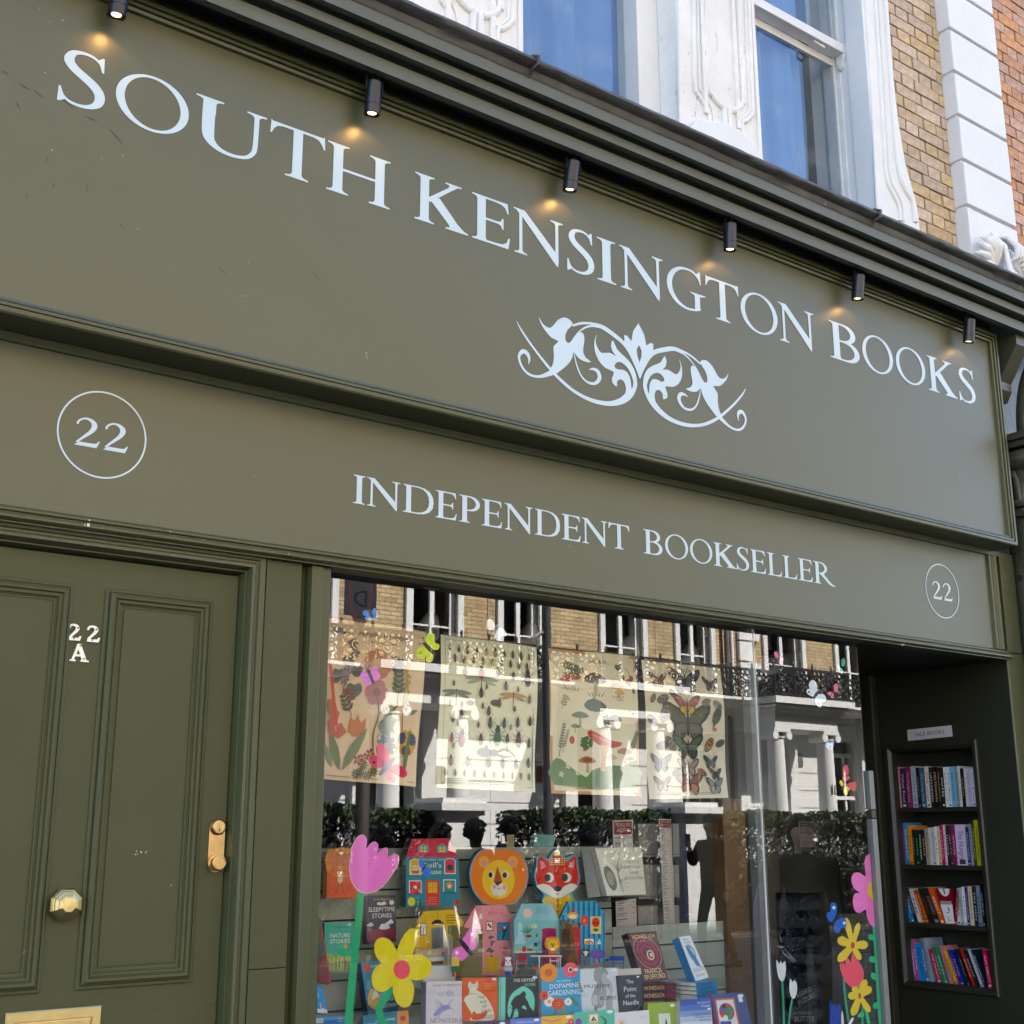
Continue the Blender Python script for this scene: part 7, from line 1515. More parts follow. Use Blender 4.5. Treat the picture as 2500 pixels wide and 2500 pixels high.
P1 += [(ribbon([(18, 64, .8), (19, 84, 1), (27, 116, .8)], 3), '#7a7050')]
P1 += flower(50, 100, 13, 5, '#cf8458', '#dba468', .4, 1.1) + flower(50, 76, 11, 6, '#cc7a72', '#9a4c50', .35, .9) + [(ribbon([(52, 18, 1.4), (50, 40, 1.6), (54, 58, 1.4), (50, 74, 1.2)], 4), '#8a7a50')] + sprig(54, 58, 18, .6, '#a8a070', 4)
P1 += [(ribbon([(80, 46, .8), (78, 70, 1), (80, 104, .8)], 3), '#8a8050')] + [(ell(80 + random.uniform(-3, 3), 70 + k * 1.6, 1.8, None, 6), '#caa03c') for k in range(22)] + sprig(72, 66, 44, 1.6, '#5e6650', 7, .2) + [(ell(70 + random.uniform(-6, 6), 98 + random.uniform(-4, 12), 1.2, None, 5), '#5c4c58') for _ in range(26)]
P1 += sprig(28, 54, 22, 2.1, '#6c6a40', 4, .34) + [(ell(22, 74, 4, 3, 8), '#9a4a44'), (ell(27, 70, 3.4, 3, 8), '#8a4440')] + flower(32, 44, 7, 7, '#e0802c', '#d8a040', .3, .7) + [([(25, 42), (27, 54), (31, 49), (34, 56), (37, 49), (42, 54), (42, 42), (34, 37)], '#e08038')] + leaf(18, 8, 34, 9, 1.9, '#7f8a54') + leaf(20, 8, 44, 9, 1.0, '#7f8a54') + leaf(10, 10, 24, 6, 2.0, '#8a9460')
P1 += [([(4, 46), (10, 60), (16, 56), (13, 44), (18, 48), (24, 40), (16, 34), (6, 38)], '#d8703c'), (ell(8, 58, 5, 9, 10, .4), '#d87838')] + sprig(54, 38, 24, .9, '#6a7a60', 6, .42) + flower(64, 32, 10, 9, '#62687a', '#c8b070', .2, .45) + flower(86, 36, 11, 6, '#d8a52c', '#d8b448', .3, .9) + flower(86, 36, 11, 3, '#4c4a6c', '#d8a52c', .2, .9, .5) + leaf(84, 6, 44, 5, 1.45, '#6c7c40') + sprig(80, 60, 16, 1.2, '#7a8060', 3)
for x, y in ((42, 20), (48, 24), (36, 18)): P1 += flower(x, y, 4.6, 5, '#a8404c', '#e0b060')
for x, y in ((42, 14), (38, 8), (46, 6), (52, 10), (34, 6)): P1 += flower(x, y, 4.6, 9, '#6a6c38', '#6a6c38', .2, .3)
P1 += [T('PRESSED FLOWERS', 56, 123, 3.6, '#6a5040', w=48), T('BOTANICAL CHART', 56, 118, 2, '#6a5040', w=26)] + sprig(24, 124, 18, 3.0, '#6a6a58', 5) + [(rect(3, 3, W_x, 3.6), '#b88a60') for W_x in (97,)]
P1 += leaf(72, 44, 16, 5, 2.6, '#6c7c58') + leaf(84, 60, 12, 4, .4, '#6c7c58') + leaf(60, 56, 16, 3, .7, '#6a7a60') + leaf(60, 50, 18, 3, .3, '#6a7a60')
poster('peach botanical chart of pressed flowers, leftmost of the four window charts', (c1(132, 500), c1(905, 620), c1(820, 1838), c1(100, 1775)), '#efd0ae', P1)
def bug(x, y, s, col, hc='#2a2420', kind=0, legs=True):
    o = []; s = s * 1.32
    if legs:
        for sg in (-1, 1):
            for k, a in enumerate((.7, .05, -.7)):
                o.append((ribbon([(x, y + s * .1 * (1 - k), s * .07), (x + sg * s * .62, y + s * (.28 - .22 * k) + a * s * .25, s * .06), (x + sg * s * .8, y + s * a, s * .04)], 1, False), '#3c3428'))
        for sg in (-1, 1): o.append((ribbon([(x, y + s * .8, s * .05), (x + sg * s * .45, y + s * 1.35, s * .03)], 1, False), '#3c3428'))
    o += [(ell(x, y - s * .2, s * .38, s * .72, 10), col), (ell(x, y + s * .55, s * .3, s * .27, 8), hc), (ell(x, y + s * .85, s * .18, s * .15, 6), hc)]
    if kind: o += [(rect(x - s * .02, y - s * .9, x + s * .02, y + s * .3), '#2a2420')]
    return o
P2 = [(rect(4, 4, 96, 4.4), '#8a8a68'), (rect(4, 131, 96, 131.4), '#8a8a68'), (rect(4, 4, 4.4, 131), '#8a8a68'), (rect(95.6, 4, 96, 131), '#8a8a68')]
bc_ = ['#8a3a30', '#3a4a34', '#6a4a2c', '#a84a34', '#2f3a34', '#b0803c', '#5a5a40', '#7a2c34', '#c09838', '#466a4a']
def winged(x, y, s, wc, bcx):
    return [(ell(x - s * .9, y + s * .1, s * .95, s * .2, 12, .12), wc), (ell(x + s * .9, y + s * .1, s * .95, s * .2, 12, -.12), wc), (ell(x - s * .8, y - s * .25, s * .8, s * .18, 12, .3), wc), (ell(x + s * .8, y - s * .25, s * .8, s * .18, 12, -.3), wc), (ribbon([(x, y + s * .4, s * .18), (x, y, s * .12), (x, y - s * 1.5, s * .07)], 2), bcx)]
P2 += winged(40, 98, 9, '#a8b090', '#4c5a60') + winged(16, 84, 8, '#7a8478', '#5a3c34') + winged(72, 86, 8, '#c89a68', '#b05028')
for x, y, s, c in ((58, 48, 7.5, '#2f6a3c'), (24, 44, 6.5, '#a04438'), (80, 46, 6, '#6a3c2c'), (88, 104, 7, '#3a302a'), (40, 104, 5, '#b8402c'), (40, 86, 4, '#5a4a34'), (22, 66, 3.6, '#3c4a50'), (48, 70, 3.6, '#6a3a2c'), (90, 84, 3.4, '#7a7468'), (14, 62, 4, '#30302c'), (50, 60, 4, '#4a3a2c'), (64, 60, 4, '#3c4438'), (78, 62, 4, '#5a4a30'), (92, 64, 3.6, '#40382c'), (14, 44, 3.6, '#a83a34'), (42, 44, 4.2, '#6a4a34'), (68, 46, 4, '#2c4440'), (92, 44, 3.6, '#40503c'), (30, 24, 4, '#8a5a3c'), (50, 24, 4, '#4c4a2c'), (64, 24, 4, '#2c3450'), (78, 24, 4, '#30302c'), (92, 26, 3.6, '#5a5c50'), (14, 24, 4, '#b0584c'), (58, 78, 3.4, '#4a4c30'), (64, 94, 3.6, '#5c5a40'), (56, 106, 3.6, '#7a2c2c'), (72, 104, 3.4, '#3a3c30'), (24, 104, 3.6, '#8a4a3c')): P2 += bug(x, y, s, c, kind=s > 4)
for k in range(10): P2 += bug(9 + k * 9.3, 13.5, 2.6, bc_[k], kind=1)
for k in range(19):
    P2 += bug((9 + k * 9) if k < 10 else (14 + (k - 10) * 9.2), 124 if k < 10 else 115, 2.5 + .5 * (k % 3), bc_[(k * 7) % 10])
for k in range(14): P2 += bug(10 + (k * 29) % 84, (74, 57, 37, 92)[k % 4], 2.2, bc_[(k * 3) % 10], kind=1)
P2 += [(ell(46, 33, 7, 4.2, 14), '#3a5a6a'), (ell(55, 33, 4, 3.6, 10), '#1e1c1c'), (ribbon([(58, 34, 2), (68, 37, 2), (78, 30, .8)], 3), '#2a2422'), (ribbon([(58, 32, 1.6), (66, 30, 1.6), (74, 31, .6)], 3), '#2a2422'), (ell(30, 76, 4, 2.4, 10), '#8a4034'), (ell(54, 78, 5, 3, 10), '#5a3c30')] + bars(8, 8, 82, 3, 1.6, '#8c8c6c', .6, 3)
poster('pale yellow green insect chart of beetles and dragonflies, second of the window charts', (c1(1035, 635), c2(196, 742), c2(182, 1882), c1(998, 1842)), '#ece6c8', P2)
def mush(x, y, s, cap, st='#c8b088', flat=1.0, gr=True):
    o = [(ribbon([(x, y - s * 1.1, s * .34), (x + s * .03, y - s * .5, s * .26), (x, y, s * .24)], 3), st), (blob([(x - s, y), (x - s * .8, y + s * .4 * flat), (x, y + s * .7 * flat), (x + s * .8, y + s * .4 * flat), (x + s, y), (x, y - s * .15)], 2), cap)]
    if gr: o += [(ribbon([(x + dx * s, y - s * 1.15, s * .12), (x + dx * s * 1.6, y - s * .8, .2)], 1, False), '#5a6a44') for dx in (-.5, -.25, 0, .25, .5)]
    return o
P3 = [(blob([(3, 30), (12, 32), (24, 24), (38, 16), (44, 22), (56, 26), (76, 26), (97, 34), (97, 8), (3, 8)], 2), '#6b8a54'), (blob([(44, 10), (50, 22), (66, 28), (84, 26), (97, 20), (97, 8), (44, 8)], 2), '#567a44')]
P3 += [(ribbon([(random.uniform(5, 95), 10, .5), (random.uniform(5, 95) * 0 + x, 18 + random.uniform(0, 12), .3)], 1, False), '#3f6038') for x in range(6, 96, 5) if False]
P3 += mush(24, 108, 10, '#b04438', '#d8ccb0') + [(ell(20, 112, 1.6, 1, 6), '#e0d8c0'), (ell(28, 111, 1.6, 1, 6), '#e0d8c0')] + mush(16, 104, 6, '#a84c3c') + mush(49, 106, 12, '#4c2c2c', '#b8a078', 1.1) + [(ribbon([(49, 106, 3), (48, 96, 3), (46, 84, 4)], 2), '#b8a078'), (blob([(36, 84), (46, 90), (60, 84), (56, 78), (42, 78)], 2), '#5c6a58')]
P3 += mush(74, 102, 9, '#c8a458', '#c89a48', .8) + mush(76, 96, 6, '#d8a83c') + mush(32, 72, 9, '#6f8868', '#a8a884', .8, False) + mush(27, 62, 4.6, '#6f8868', '#a8a884', 1, False) + mush(70, 70, 8, '#8a8088', '#cfc4b0') + [(blob([(40, 57), (46, 50), (60, 44), (76, 46), (78, 50), (66, 51), (54, 56), (44, 60)], 2), '#c8402c'), (blob([(43, 56), (56, 51), (72, 48), (60, 52), (50, 56)], 2), '#e0685c'), (ribbon([(60, 46, 9), (58, 36, 5), (56, 22, 5)], 3), '#cf9a4c')]
P3 += mush(40, 30, 9, '#c87c38', '#c8a060', .9, False) + [(ell(40, 32, 5, 2.4, 10), '#8a4c24')] + mush(66, 34, 6.4, '#d8a89c', '#e0c8b8', 1, False) + mush(82, 40, 9, '#b07838', '#c8a878', .8, False) + mush(88, 34, 5, '#b07c44', '#c8a878', .8, False)
P3 += sprig(10, 34, 34, 1.4, '#6a5c58', 9, .12) + sprig(14, 38, 24, 1.3, '#7a5c58', 8, .12) + sprig(62, 60, 16, 1.8, '#5a6c4c', 4, .34) + sprig(90, 40, 24, 1.2, '#4c6a48', 8, .2) + sprig(36, 40, 14, 1.5, '#4f7448', 3, .4) + [(ell(24, 50, 3, 4, 8), '#c8402c'), (ell(38, 43, 2.4, 3, 8), '#c8402c')] + flower(40, 48, 6, 3, '#4f7448', '#4f7448', .3, 1.4) + sprig(12, 78, 16, 1.2, '#8a8a48', 4, .3) + [(ell(14 + k * 3, 90 - k, 1.6, None, 6), '#c8a83c') for k in range(3)]
P3 += sprig(10, 122, 24, -.2, '#566448', 6, .26) + sprig(14, 112, 26, .2, '#566448', 6, .22) + poly_leaf(76, 122, 4, '#3f5c44') + [(ribbon([(80, 122, .6), (88, 120, .6), (90, 110, .5)], 3), '#5a4a38'), (ell(88, 108, 3.4, None, 10), '#a83a2c'), (ell(92, 112, 3, None, 10), '#b0402c'), (ell(82, 112, 1.6, 3, 8), '#8a3a34'), (ell(94, 100, 2, 3, 8), '#4a6a48'), (ell(92, 78, 1.4, None, 6), '#8a94a0'), (ell(88, 80, 1.4, None, 6), '#8a94a0')]
P3 += flower(30, 20, 3, 5, '#e8e4d0') + flower(12, 18, 3, 5, '#e8e4d0') + flower(20, 26, 3, 5, '#e8e4d0') + bars(26, 6.6, 60, 2, 1.8, '#a08a60', .6, 5) + [T('FORAGED', 48, 124, 3.6, '#4a3c28', w=28)]
poster('cream mushroom and berry chart with an orange border, third of the window charts', (c2(303, 745), c2(966, 812), c2(1010, 1912), c2(324, 1890)), '#f0e0be', P3, border='#d8985c')
def bfly(x, y, s, c, c2='#4a4440', spot=None, tail=False):
    o = []
    for sg in (-1, 1):
        o += [(blob([(x, y + s * .1), (x + sg * s * .4, y + s * .6), (x + sg * s, y + s * .85), (x + sg * s * 1.05, y + s * .5), (x + sg * s * .6, y + s * .0)], 2), c2), (blob([(x, y + s * .1), (x + sg * s * .4, y + s * .5), (x + sg * s * .88, y + s * .7), (x + sg * s * .9, y + s * .5), (x + sg * s * .5, y + s * .05)], 2), c),
              (blob([(x, y + s * .05), (x + sg * s * .6, y), (x + sg * s * .65, y - s * .4), (x + sg * s * .35, y - s * .7), (x + sg * s * .1, y - s * .4)], 2), c2), (blob([(x, y), (x + sg * s * .5, y - s * .05), (x + sg * s * .52, y - s * .36), (x + sg * s * .3, y - s * .55), (x + sg * s * .1, y - s * .35)], 2), spot or c)]
    return o + [(ell(x, y, s * .07, s * .5, 8), '#2c2422')] + [(ribbon([(x, y + s * .4, s * .03), (x + sg * s * .3, y + s * .95, s * .02)], 1, False), '#2c2422') for sg in (-1, 1)]
P4 = []
for a in ((50, 116, 18, '#3c3a38', '#35322f', '#4a5048'), (50, 92, 15, '#b0484c', '#6a4a44', '#d8b23c'), (50, 74, 27, '#5c6448', '#3a3630', '#6c6a58'), (50, 50, 17, '#5a6a48', '#35322f', '#4a4a42'), (18, 116, 10, '#7a4434', '#54302a', '#9a6a4c'), (82, 116, 10, '#6c3c3c', '#453030', '#7c4c48'), (18, 34, 12, '#6a6c70', '#4a4a4c', '#80828a'), (78, 36, 9, '#4c5c4c', '#38403a', '#5c6c58'), (50, 30, 12, '#a89888', '#5c5048', '#b8a898'), (50, 14, 16, '#9a6a5c', '#5a463e', '#c88a60'), (18, 14, 10, '#a06068', '#44383c', '#b8a8a0'), (82, 12, 11, '#8a8a88', '#3c3a3a', '#a8a8a6'), (84, 24, 8, '#4a4440', '#332f2c', '#5a504a')): P4 += bfly(*a)
for x, y, s, c, r in ((22, 98, 10, '#7a6a60', .4), (24, 84, 13, '#8a8478', 1.2), (8, 76, 10, '#6a6a60', -.6), (74, 98, 8, '#8a4c44', .3), (90, 96, 9, '#a8887a', -.4), (76, 54, 11, '#c07c44', .9), (30, 54, 11, '#a08a70', -.9), (20, 52, 10, '#4c4840', .2), (92, 56, 9, '#4c4a44', .4), (88, 84, 13, '#4a4840', 1.0), (36, 26, 8, '#8a7c70', .5), (66, 26, 8, '#b87a50', -.5), (10, 98, 7, '#9a7060', 1), (34, 104, 7, '#8a4a44', -1), (66, 84, 5, '#c88a50', .3), (28, 86, 5, '#c8823c', -.4)):
    P4 += [(ell(x, y, s * .8, s * .42, 12, r), '#4a423c'), (ell(x, y, s * .68, s * .32, 12, r), c)] + [(ell(x + s * .4 * k * math.cos(r), y + s * .4 * k * math.sin(r), s * .1, s * .22, 6, r), '#4a423c') for k in (-1, 0, 1)]
P4 += [(ribbon([(82, 72, 1), (88, 84, 7), (92, 96, 3)], 3), '#4a4840'), (ell(84, 70, 3.4, 2.4, 8), '#d8603c'), T('PAPILLONS', 50, 127, 3, '#3a342c', w=24)] + bars(10, 5.5, 80, 2, 1.6, '#9a927c', .6, 6)
poster('beige butterfly chart with large dark wings, rightmost of the four window charts', (c2(1035, 838), c2(1640, 912), c2(1700, 1926), c2(1096, 1936)), '#e2d6be', P4)
art('orange_spine', [(rect(0, 0, 100, 600), '#d85a48')] + [T('PICTURES', 50, 60, 50, W_, w=40, rot=1.57)], bilin(at(*c1(190, 1440), .26), at(*c1(218, 1440), .26), at(*c1(160, 850), .26), at(*c1(134, 840), .26), 100, 600), M['print'],
    thing('orange_folder', 'narrow orange red folder edge showing at the left end of the window', 'folder', tuple(at(*c1(200, 1440), .26))))
# ================================================================== PAINTED FLOWERS AND BUTTERFLIES ON THE GLASS
def sticker(name, label, cat, cf, layers, group, Y=GY + .008, k=3):
    def cv(p): q = at(*cf(p[0], p[1]), Y); return (q.x, q.z)
    lay = []; xs_, zs_ = [], []
    for pts, c in layers:
        q = [cv(p) for p in pts]; lay.append((q, c)); xs_ += [a for a, _ in q]; zs_ += [b for _, b in q]
    o = art(name, lay, lambda x, z: Vector((x, Y, z)), M['sticker'], None, loc=(min(xs_), Y, min(zs_)))
    tag(o, label, cat, group); return o
GF, GB = 'painted flowers on the window glass', 'butterfly stickers on the window glass'
pk_, gr, yl_, pc = '#ee74c4', '#12a066', '#e2cb16', '#f6c9a8'
def outlined(p, col, rim='#f0d9b8', s=1.02):
    cx = sum(a for a, _ in p) / len(p); cy = sum(b for _, b in p) / len(p)
    return [([(cx + (a - cx) * s, cy + (b - cy) * s) for a, b in p], rim), (p, col)]
tul = blob([(340, 520), (350, 420), (390, 340), (440, 312), (478, 345), (470, 430), (510, 385), (550, 372), (574, 405), (566, 470), (620, 424), (655, 432), (650, 500), (700, 478), (745, 488), (742, 560), (690, 650), (600, 760), (500, 805), (410, 790), (350, 710), (328, 610)], 3)
sticker('glass_flower', 'big pink painted tulip with a long straight green stem, left side of the window', 'flower sticker', c6, [(ribbon([(425, 770, 60), (405, 1050, 62), (375, 1330, 62), (345, 1620, 66), (318, 1950, 70)], 3), gr), (blob([(350, 1345), (300, 1350), (250, 1345), (222, 1312), (240, 1286), (290, 1290), (330, 1312)], 3), gr)] + outlined(tul, pk_), GF)
petals = [[(735, 1400), (740, 1290), (790, 1180), (850, 1120), (900, 1130), (905, 1210), (870, 1330), (800, 1420)], [(720, 1420), (620, 1420), (555, 1340), (548, 1240), (600, 1195), (680, 1220), (740, 1330)], [(720, 1440), (740, 1520), (700, 1600), (610, 1655), (540, 1620), (522, 1520), (570, 1430), (650, 1410)],
          [(760, 1500), (860, 1560), (880, 1660), (850, 1760), (790, 1785), (730, 1740), (700, 1640), (715, 1540)], [(800, 1430), (840, 1350), (920, 1335), (1000, 1370), (1030, 1440), (1000, 1520), (920, 1555), (840, 1540), (790, 1490)]]
sticker('glass_flower', 'big yellow painted flower with a pinkish red centre, right of the pink tulip', 'flower sticker', c6,
        [(ribbon([(700, 1610, 60), (640, 1700, 62), (585, 1780, 62), (590, 1850, 60), (640, 1960, 62)], 3), gr)] + [l for p in petals for l in [(ins(blob(p, 3), 1.02, 770, 1450), '#e8b23c')]] + [(blob(p, 3), yl_) for p in petals] + [(ell(776, 1466, 74, 84, 22), '#f08a50'), (ell(776, 1466, 68, 78, 22), '#e8505c')], GF, Y=GY + .010)
def bfs(label, cf, body, wings, dots=(), ant=(), bcol='#141218', bw=14):
    L = [(blob(p, 3), c) for p, c in wings] + [(ribbon([(body[0][0], body[0][1], bw * .5), ((body[0][0] + body[1][0]) / 2, (body[0][1] + body[1][1]) / 2, bw), (body[1][0], body[1][1], bw * .6)], 3), bcol)]
    L += [(ell(x, y, r, r * 1.1, 12), c) for x, y, r, c in dots]
    for a in ant: L += [(ribbon([(*a[0], 4), (*a[1], 3)], 1, False), bcol), (ell(*a[1], 7, None, 8), bcol)]
    return sticker('glass_butterfly', label, 'butterfly sticker', cf, L, GB)
bfs('pink butterfly sticker with white spots, in front of the yellow and pink house books', c6, ((1270, 1200), (1378, 1345)), [([(1290, 1230), (1320, 1170), (1360, 1115), (1405, 1125), (1412, 1180), (1395, 1210), (1416, 1240), (1405, 1285), (1370, 1300), (1330, 1280)], pk_), ([(1290, 1270), (1230, 1285), (1205, 1330), (1215, 1360), (1250, 1350), (1280, 1390), (1320, 1370), (1345, 1325)], pk_)], [(1376, 1162, 14, W_), (1248, 1320, 15, W_)], [((1280, 1210), (1248, 1205)), ((1290, 1205), (1285, 1170))], bw=44)
bfs('small blue butterfly sticker over the teal house book', c6, ((940, 630), (990, 560)), [([(945, 600), (920, 560), (925, 530), (950, 525), (970, 560), (960, 600)], '#2a6ad0'), ([(960, 610), (1000, 590), (1025, 600), (1020, 640), (980, 670), (955, 650)], '#2a6ad0')], bw=16)
bfs('bright blue butterfly sticker before the dark banner, top left of the window', c1, ((455, 440), (490, 530)), [([(455, 470), (430, 450), (405, 460), (410, 490), (430, 495), (420, 515), (445, 530), (470, 520)], '#2f8fe0'), ([(475, 470), (485, 440), (505, 436), (510, 465), (524, 480), (515, 515), (490, 520)], '#2f8fe0')], ant=(((498, 495), (530, 485)),), bw=26)
bfs('yellow green butterfly sticker between the first two window charts', c1, ((880, 705), (975, 800)), [([(900, 700), (905, 650), (935, 625), (970, 645), (970, 700), (1005, 720), (1000, 755), (960, 760)], '#d6dc2c'), ([(895, 740), (850, 745), (826, 780), (835, 825), (880, 835), (905, 815), (900, 850), (935, 862), (958, 830), (955, 790)], '#d6dc2c')], [(938, 668, 10, '#9ae04c'), (858, 785, 12, '#5cc83c')], [((890, 710), (850, 715)), ((890, 705), (878, 668))], bw=34)
bfs('lilac pink butterfly sticker on the botanical chart', c1, ((438, 900), (490, 1030)), [([(450, 960), (410, 925), (388, 950), (395, 990), (420, 1000), (410, 1030), (440, 1046), (475, 1020)], '#ea78d4'), ([(465, 940), (490, 895), (520, 900), (525, 940), (545, 960), (530, 995), (490, 1000)], '#ea78d4')], [], [((445, 915), (402, 906)), ((450, 910), (455, 886))], bw=28)
bfs('large red butterfly sticker with a grey body, low on the botanical chart', c1, ((535, 1745), (655, 1610)), [([(580, 1680), (520, 1600), (512, 1520), (545, 1496), (590, 1530), (620, 1610), (610, 1660)], '#e8506c'), ([(570, 1680), (500, 1690), (455, 1650), (460, 1600), (500, 1590), (560, 1620)], '#d84868'), ([(600, 1700), (660, 1660), (730, 1690), (755, 1740), (720, 1765), (660, 1745)], '#d8284c'), ([(580, 1700), (620, 1720), (660, 1770), (650, 1808), (610, 1800), (585, 1750)], '#e87088')], [(492, 1646, 11, '#2c1c28'), (622, 1770, 10, '#c0405c')], [((660, 1605), (672, 1535)), ((665, 1608), (740, 1594))], '#6f7478', 44)
bfs('white butterfly sticker left of the second sash window reflection', c1, ((1430, 640), (1465, 560)), [([(1440, 600), (1400, 605), (1378, 580), (1385, 530), (1410, 518), (1440, 550)], '#dfe3ea'), ([(1465, 600), (1500, 592), (1535, 630), (1530, 655), (1495, 652), (1470, 690), (1440, 660)], '#e4e8ee')], bcol='#70747a', bw=24)
bfs('small pink butterfly sticker before the farthest house, top right of the window', c3, ((638, 530), (660, 480)), [([(640, 510), (615, 490), (612, 460), (632, 452), (645, 480)], '#ee78b0'), ([(655, 500), (685, 505), (682, 535), (665, 553), (645, 535)], '#ee78b0')], [], [((658, 480), (648, 455)), ((660, 480), (680, 470))], bw=18)
bfs('white butterfly sticker with a black body, before the balcony of the farthest house', c3, ((925, 815), (960, 765)), [([(930, 790), (890, 740), (888, 700), (915, 676), (945, 700), (952, 760)], '#dfe4ee'), ([(925, 810), (880, 790), (866, 765), (885, 745), (935, 770)], '#e4e8ee'), ([(955, 790), (1000, 790), (1022, 825), (1005, 850), (960, 845), (935, 825)], '#dfe4ee'), ([(940, 820), (985, 860), (980, 888), (960, 890), (935, 850)], '#e4e8ee')], [(886, 770, 8, '#20242c'), (964, 862, 8, '#20242c')], bw=26)
bfs('teal butterfly sticker at the right edge of the window', c3, ((1130, 580), (1150, 520)), [([(1140, 560), (1140, 520), (1160, 505), (1170, 540), (1160, 570)], '#2fb08a'), ([(1130, 575), (1112, 560), (1118, 600), (1145, 630), (1155, 600)], '#8fd8c8')], bw=10)
bfs('pale blue butterfly sticker on the right portico column', c3, ((1040, 1235), (1060, 1190)), [([(1050, 1230), (1018, 1200), (1022, 1170), (1045, 1165), (1058, 1200)], '#7aa4e4'), ([(1060, 1225), (1080, 1190), (1078, 1165), (1060, 1170)], '#7aa4e4')], bw=12)
bfs('red butterfly sticker above the yellow and black one, right edge of the window', c3, ((1150, 1430), (1200, 1430)), [([(1160, 1430), (1155, 1370), (1178, 1343), (1196, 1370), (1190, 1430)], '#e04458'), ([(1150, 1440), (1180, 1425), (1206, 1440), (1190, 1465), (1160, 1470)], '#e04458')], bw=8)
bfs('yellow butterfly sticker with a black body at the right edge of the window', c3, ((1140, 1545), (1180, 1480)), [([(1140, 1510), (1125, 1480), (1135, 1464), (1152, 1480), (1155, 1510)], '#ecd820'), ([(1160, 1530), (1190, 1508), (1208, 1530), (1195, 1550), (1185, 1580), (1162, 1570)], '#ecd820'), ([(1180, 1500), (1230, 1480), (1255, 1480), (1255, 1540), (1225, 1545)], '#d83c48')], bw=22)
bfs('pink red butterfly sticker before the balcony rail at the right edge of the window', c3, ((1050, 810), (1085, 760)), [([(1050, 800), (1030, 780), (1060, 770), (1080, 790), (1070, 825)], '#ee6a90'), ([(1085, 760), (1085, 715), (1105, 705), (1115, 745), (1100, 770)], '#ee5c84')], bw=6)
bfs('blue butterfly sticker with white spots beside the yellow flowers, lower right', cA, ((125, 785), (248, 625)), [([(140, 730), (95, 680), (92, 625), (130, 600), (135, 515), (165, 500), (200, 520), (210, 590), (195, 650)], '#1c62c4'), ([(190, 730), (240, 690), (290, 680), (322, 730), (310, 800), (260, 800), (240, 850), (200, 855), (172, 800)], '#1c62c4')], [(172, 560, 17, W_), (296, 742, 18, W_)], [((250, 625), (262, 550)), ((252, 630), (300, 632))], bw=38)
# right hand flowers
def star(cx, cy, arms, col, cc, n=8, rim='#e8b23c', rx=24, ry=40):
    o = []
    for a, L, w__ in arms:
        a = math.radians(a); q = [(cx + t * L * math.cos(a) - s * w__ * math.sin(a), cy - t * L * math.sin(a) - s * w__ * math.cos(a)) for t, s in ((0, .3), (.4, .5), (.8, .55), (1, 0), (.8, -.55), (.4, -.5), (0, -.3))]
        o += [(ins(blob(q, 3), 1.03, cx, cy), rim), (blob(q, 3), col)]
    return o + [(ell(cx, cy, rx, ry, 16), cc)]
sticker('glass_flower', 'half pink painted flower with yellow centre at the right end of the glass', 'flower sticker', cA,
        [(ribbon([(640, 700, 32), (655, 900, 34), (672, 1150, 36), (688, 1400, 38), (706, 1700, 40), (726, 1950, 42)], 3), '#27b57c')] + [(blob(p, 3), '#27b57c') for p in ([(650, 900), (610, 870), (580, 890), (590, 935), (640, 945)], [(668, 1160), (620, 1130), (588, 1160), (600, 1200), (650, 1205)], [(685, 1370), (640, 1325), (606, 1350), (625, 1400), (670, 1415)], [(705, 1680), (670, 1675), (634, 1710), (645, 1750), (690, 1745)])]
        + outlined(blob([(604, -60), (570, -55), (535, 20), (548, 190), (480, 150), (410, 155), (380, 230), (410, 330), (475, 384), (420, 395), (397, 480), (420, 590), (480, 622), (548, 580), (562, 660), (600, 750), (660, 770), (640, 500), (622, 300), (612, 100)], 3), '#f07ccb', '#d85aa8', 1.01) + [(blob([(614, 268), (580, 290), (572, 380), (598, 445), (636, 466), (625, 350)], 3), '#e8c01c')], GF, k=3)
sticker('glass_flower', 'upper yellow star-shaped painted flower with a red centre, near the right end of the glass', 'flower sticker', cA, star(396, 1005, ((75, 270, 55), (104, 330, 60), (157, 190, 90), (228, 250, 85), (3, 175, 85), (-62, 190, 60)), '#e0c41a', '#b8342c'), GF, Y=GY + .010)
sticker('glass_flower', 'lower yellow star-shaped painted flower behind the green tulip stem, right end of the glass', 'flower sticker', cA, [(ribbon([(520, 1690, 26), (510, 1800, 26), (512, 1950, 26)], 2), '#2a9a6c'), (blob([(520, 1800), (480, 1800), (452, 1840), (480, 1858), (530, 1840)], 3), '#2bb57c')] + star(478, 1600, ((70, 200, 70), (36, 165, 80), (180, 135, 75), (250, 245, 75), (-58, 220, 60), (128, 130, 60)), '#e0c41a', '#b8542c', rx=18, ry=36), GF, Y=GY + .011)
sticker('glass_flower', 'coral red painted tulip with a slanting green stem, near the right end of the glass', 'flower sticker', cA, [(ribbon([(440, 1440, 34), (480, 1560, 36), (540, 1720, 36), (590, 1950, 40)], 3), '#2bb57c'), (ribbon([(290, 1390, 22), (300, 1560, 22), (345, 1900, 26)], 3), '#2a9a6c')] + outlined(blob([(245, 1240), (262, 1215), (300, 1225), (318, 1262), (310, 1180), (328, 1152), (355, 1175), (375, 1210), (385, 1120), (396, 1078), (430, 1110), (462, 1190), (515, 1290), (520, 1380), (490, 1460), (420, 1498), (350, 1470), (280, 1370)], 3), '#ee4f66', '#f08a70', 1.02), GF, Y=GY + .012)
sticker('glass_flower', 'dark blue painted tulip at the bottom right of the glass', 'flower sticker', cA, [(blob([(122, 1680), (140, 1664), (165, 1720), (182, 1690), (210, 1735), (232, 1694), (262, 1740), (262, 1860), (250, 1960), (140, 1960)], 3), '#0f3a9c')], GF)
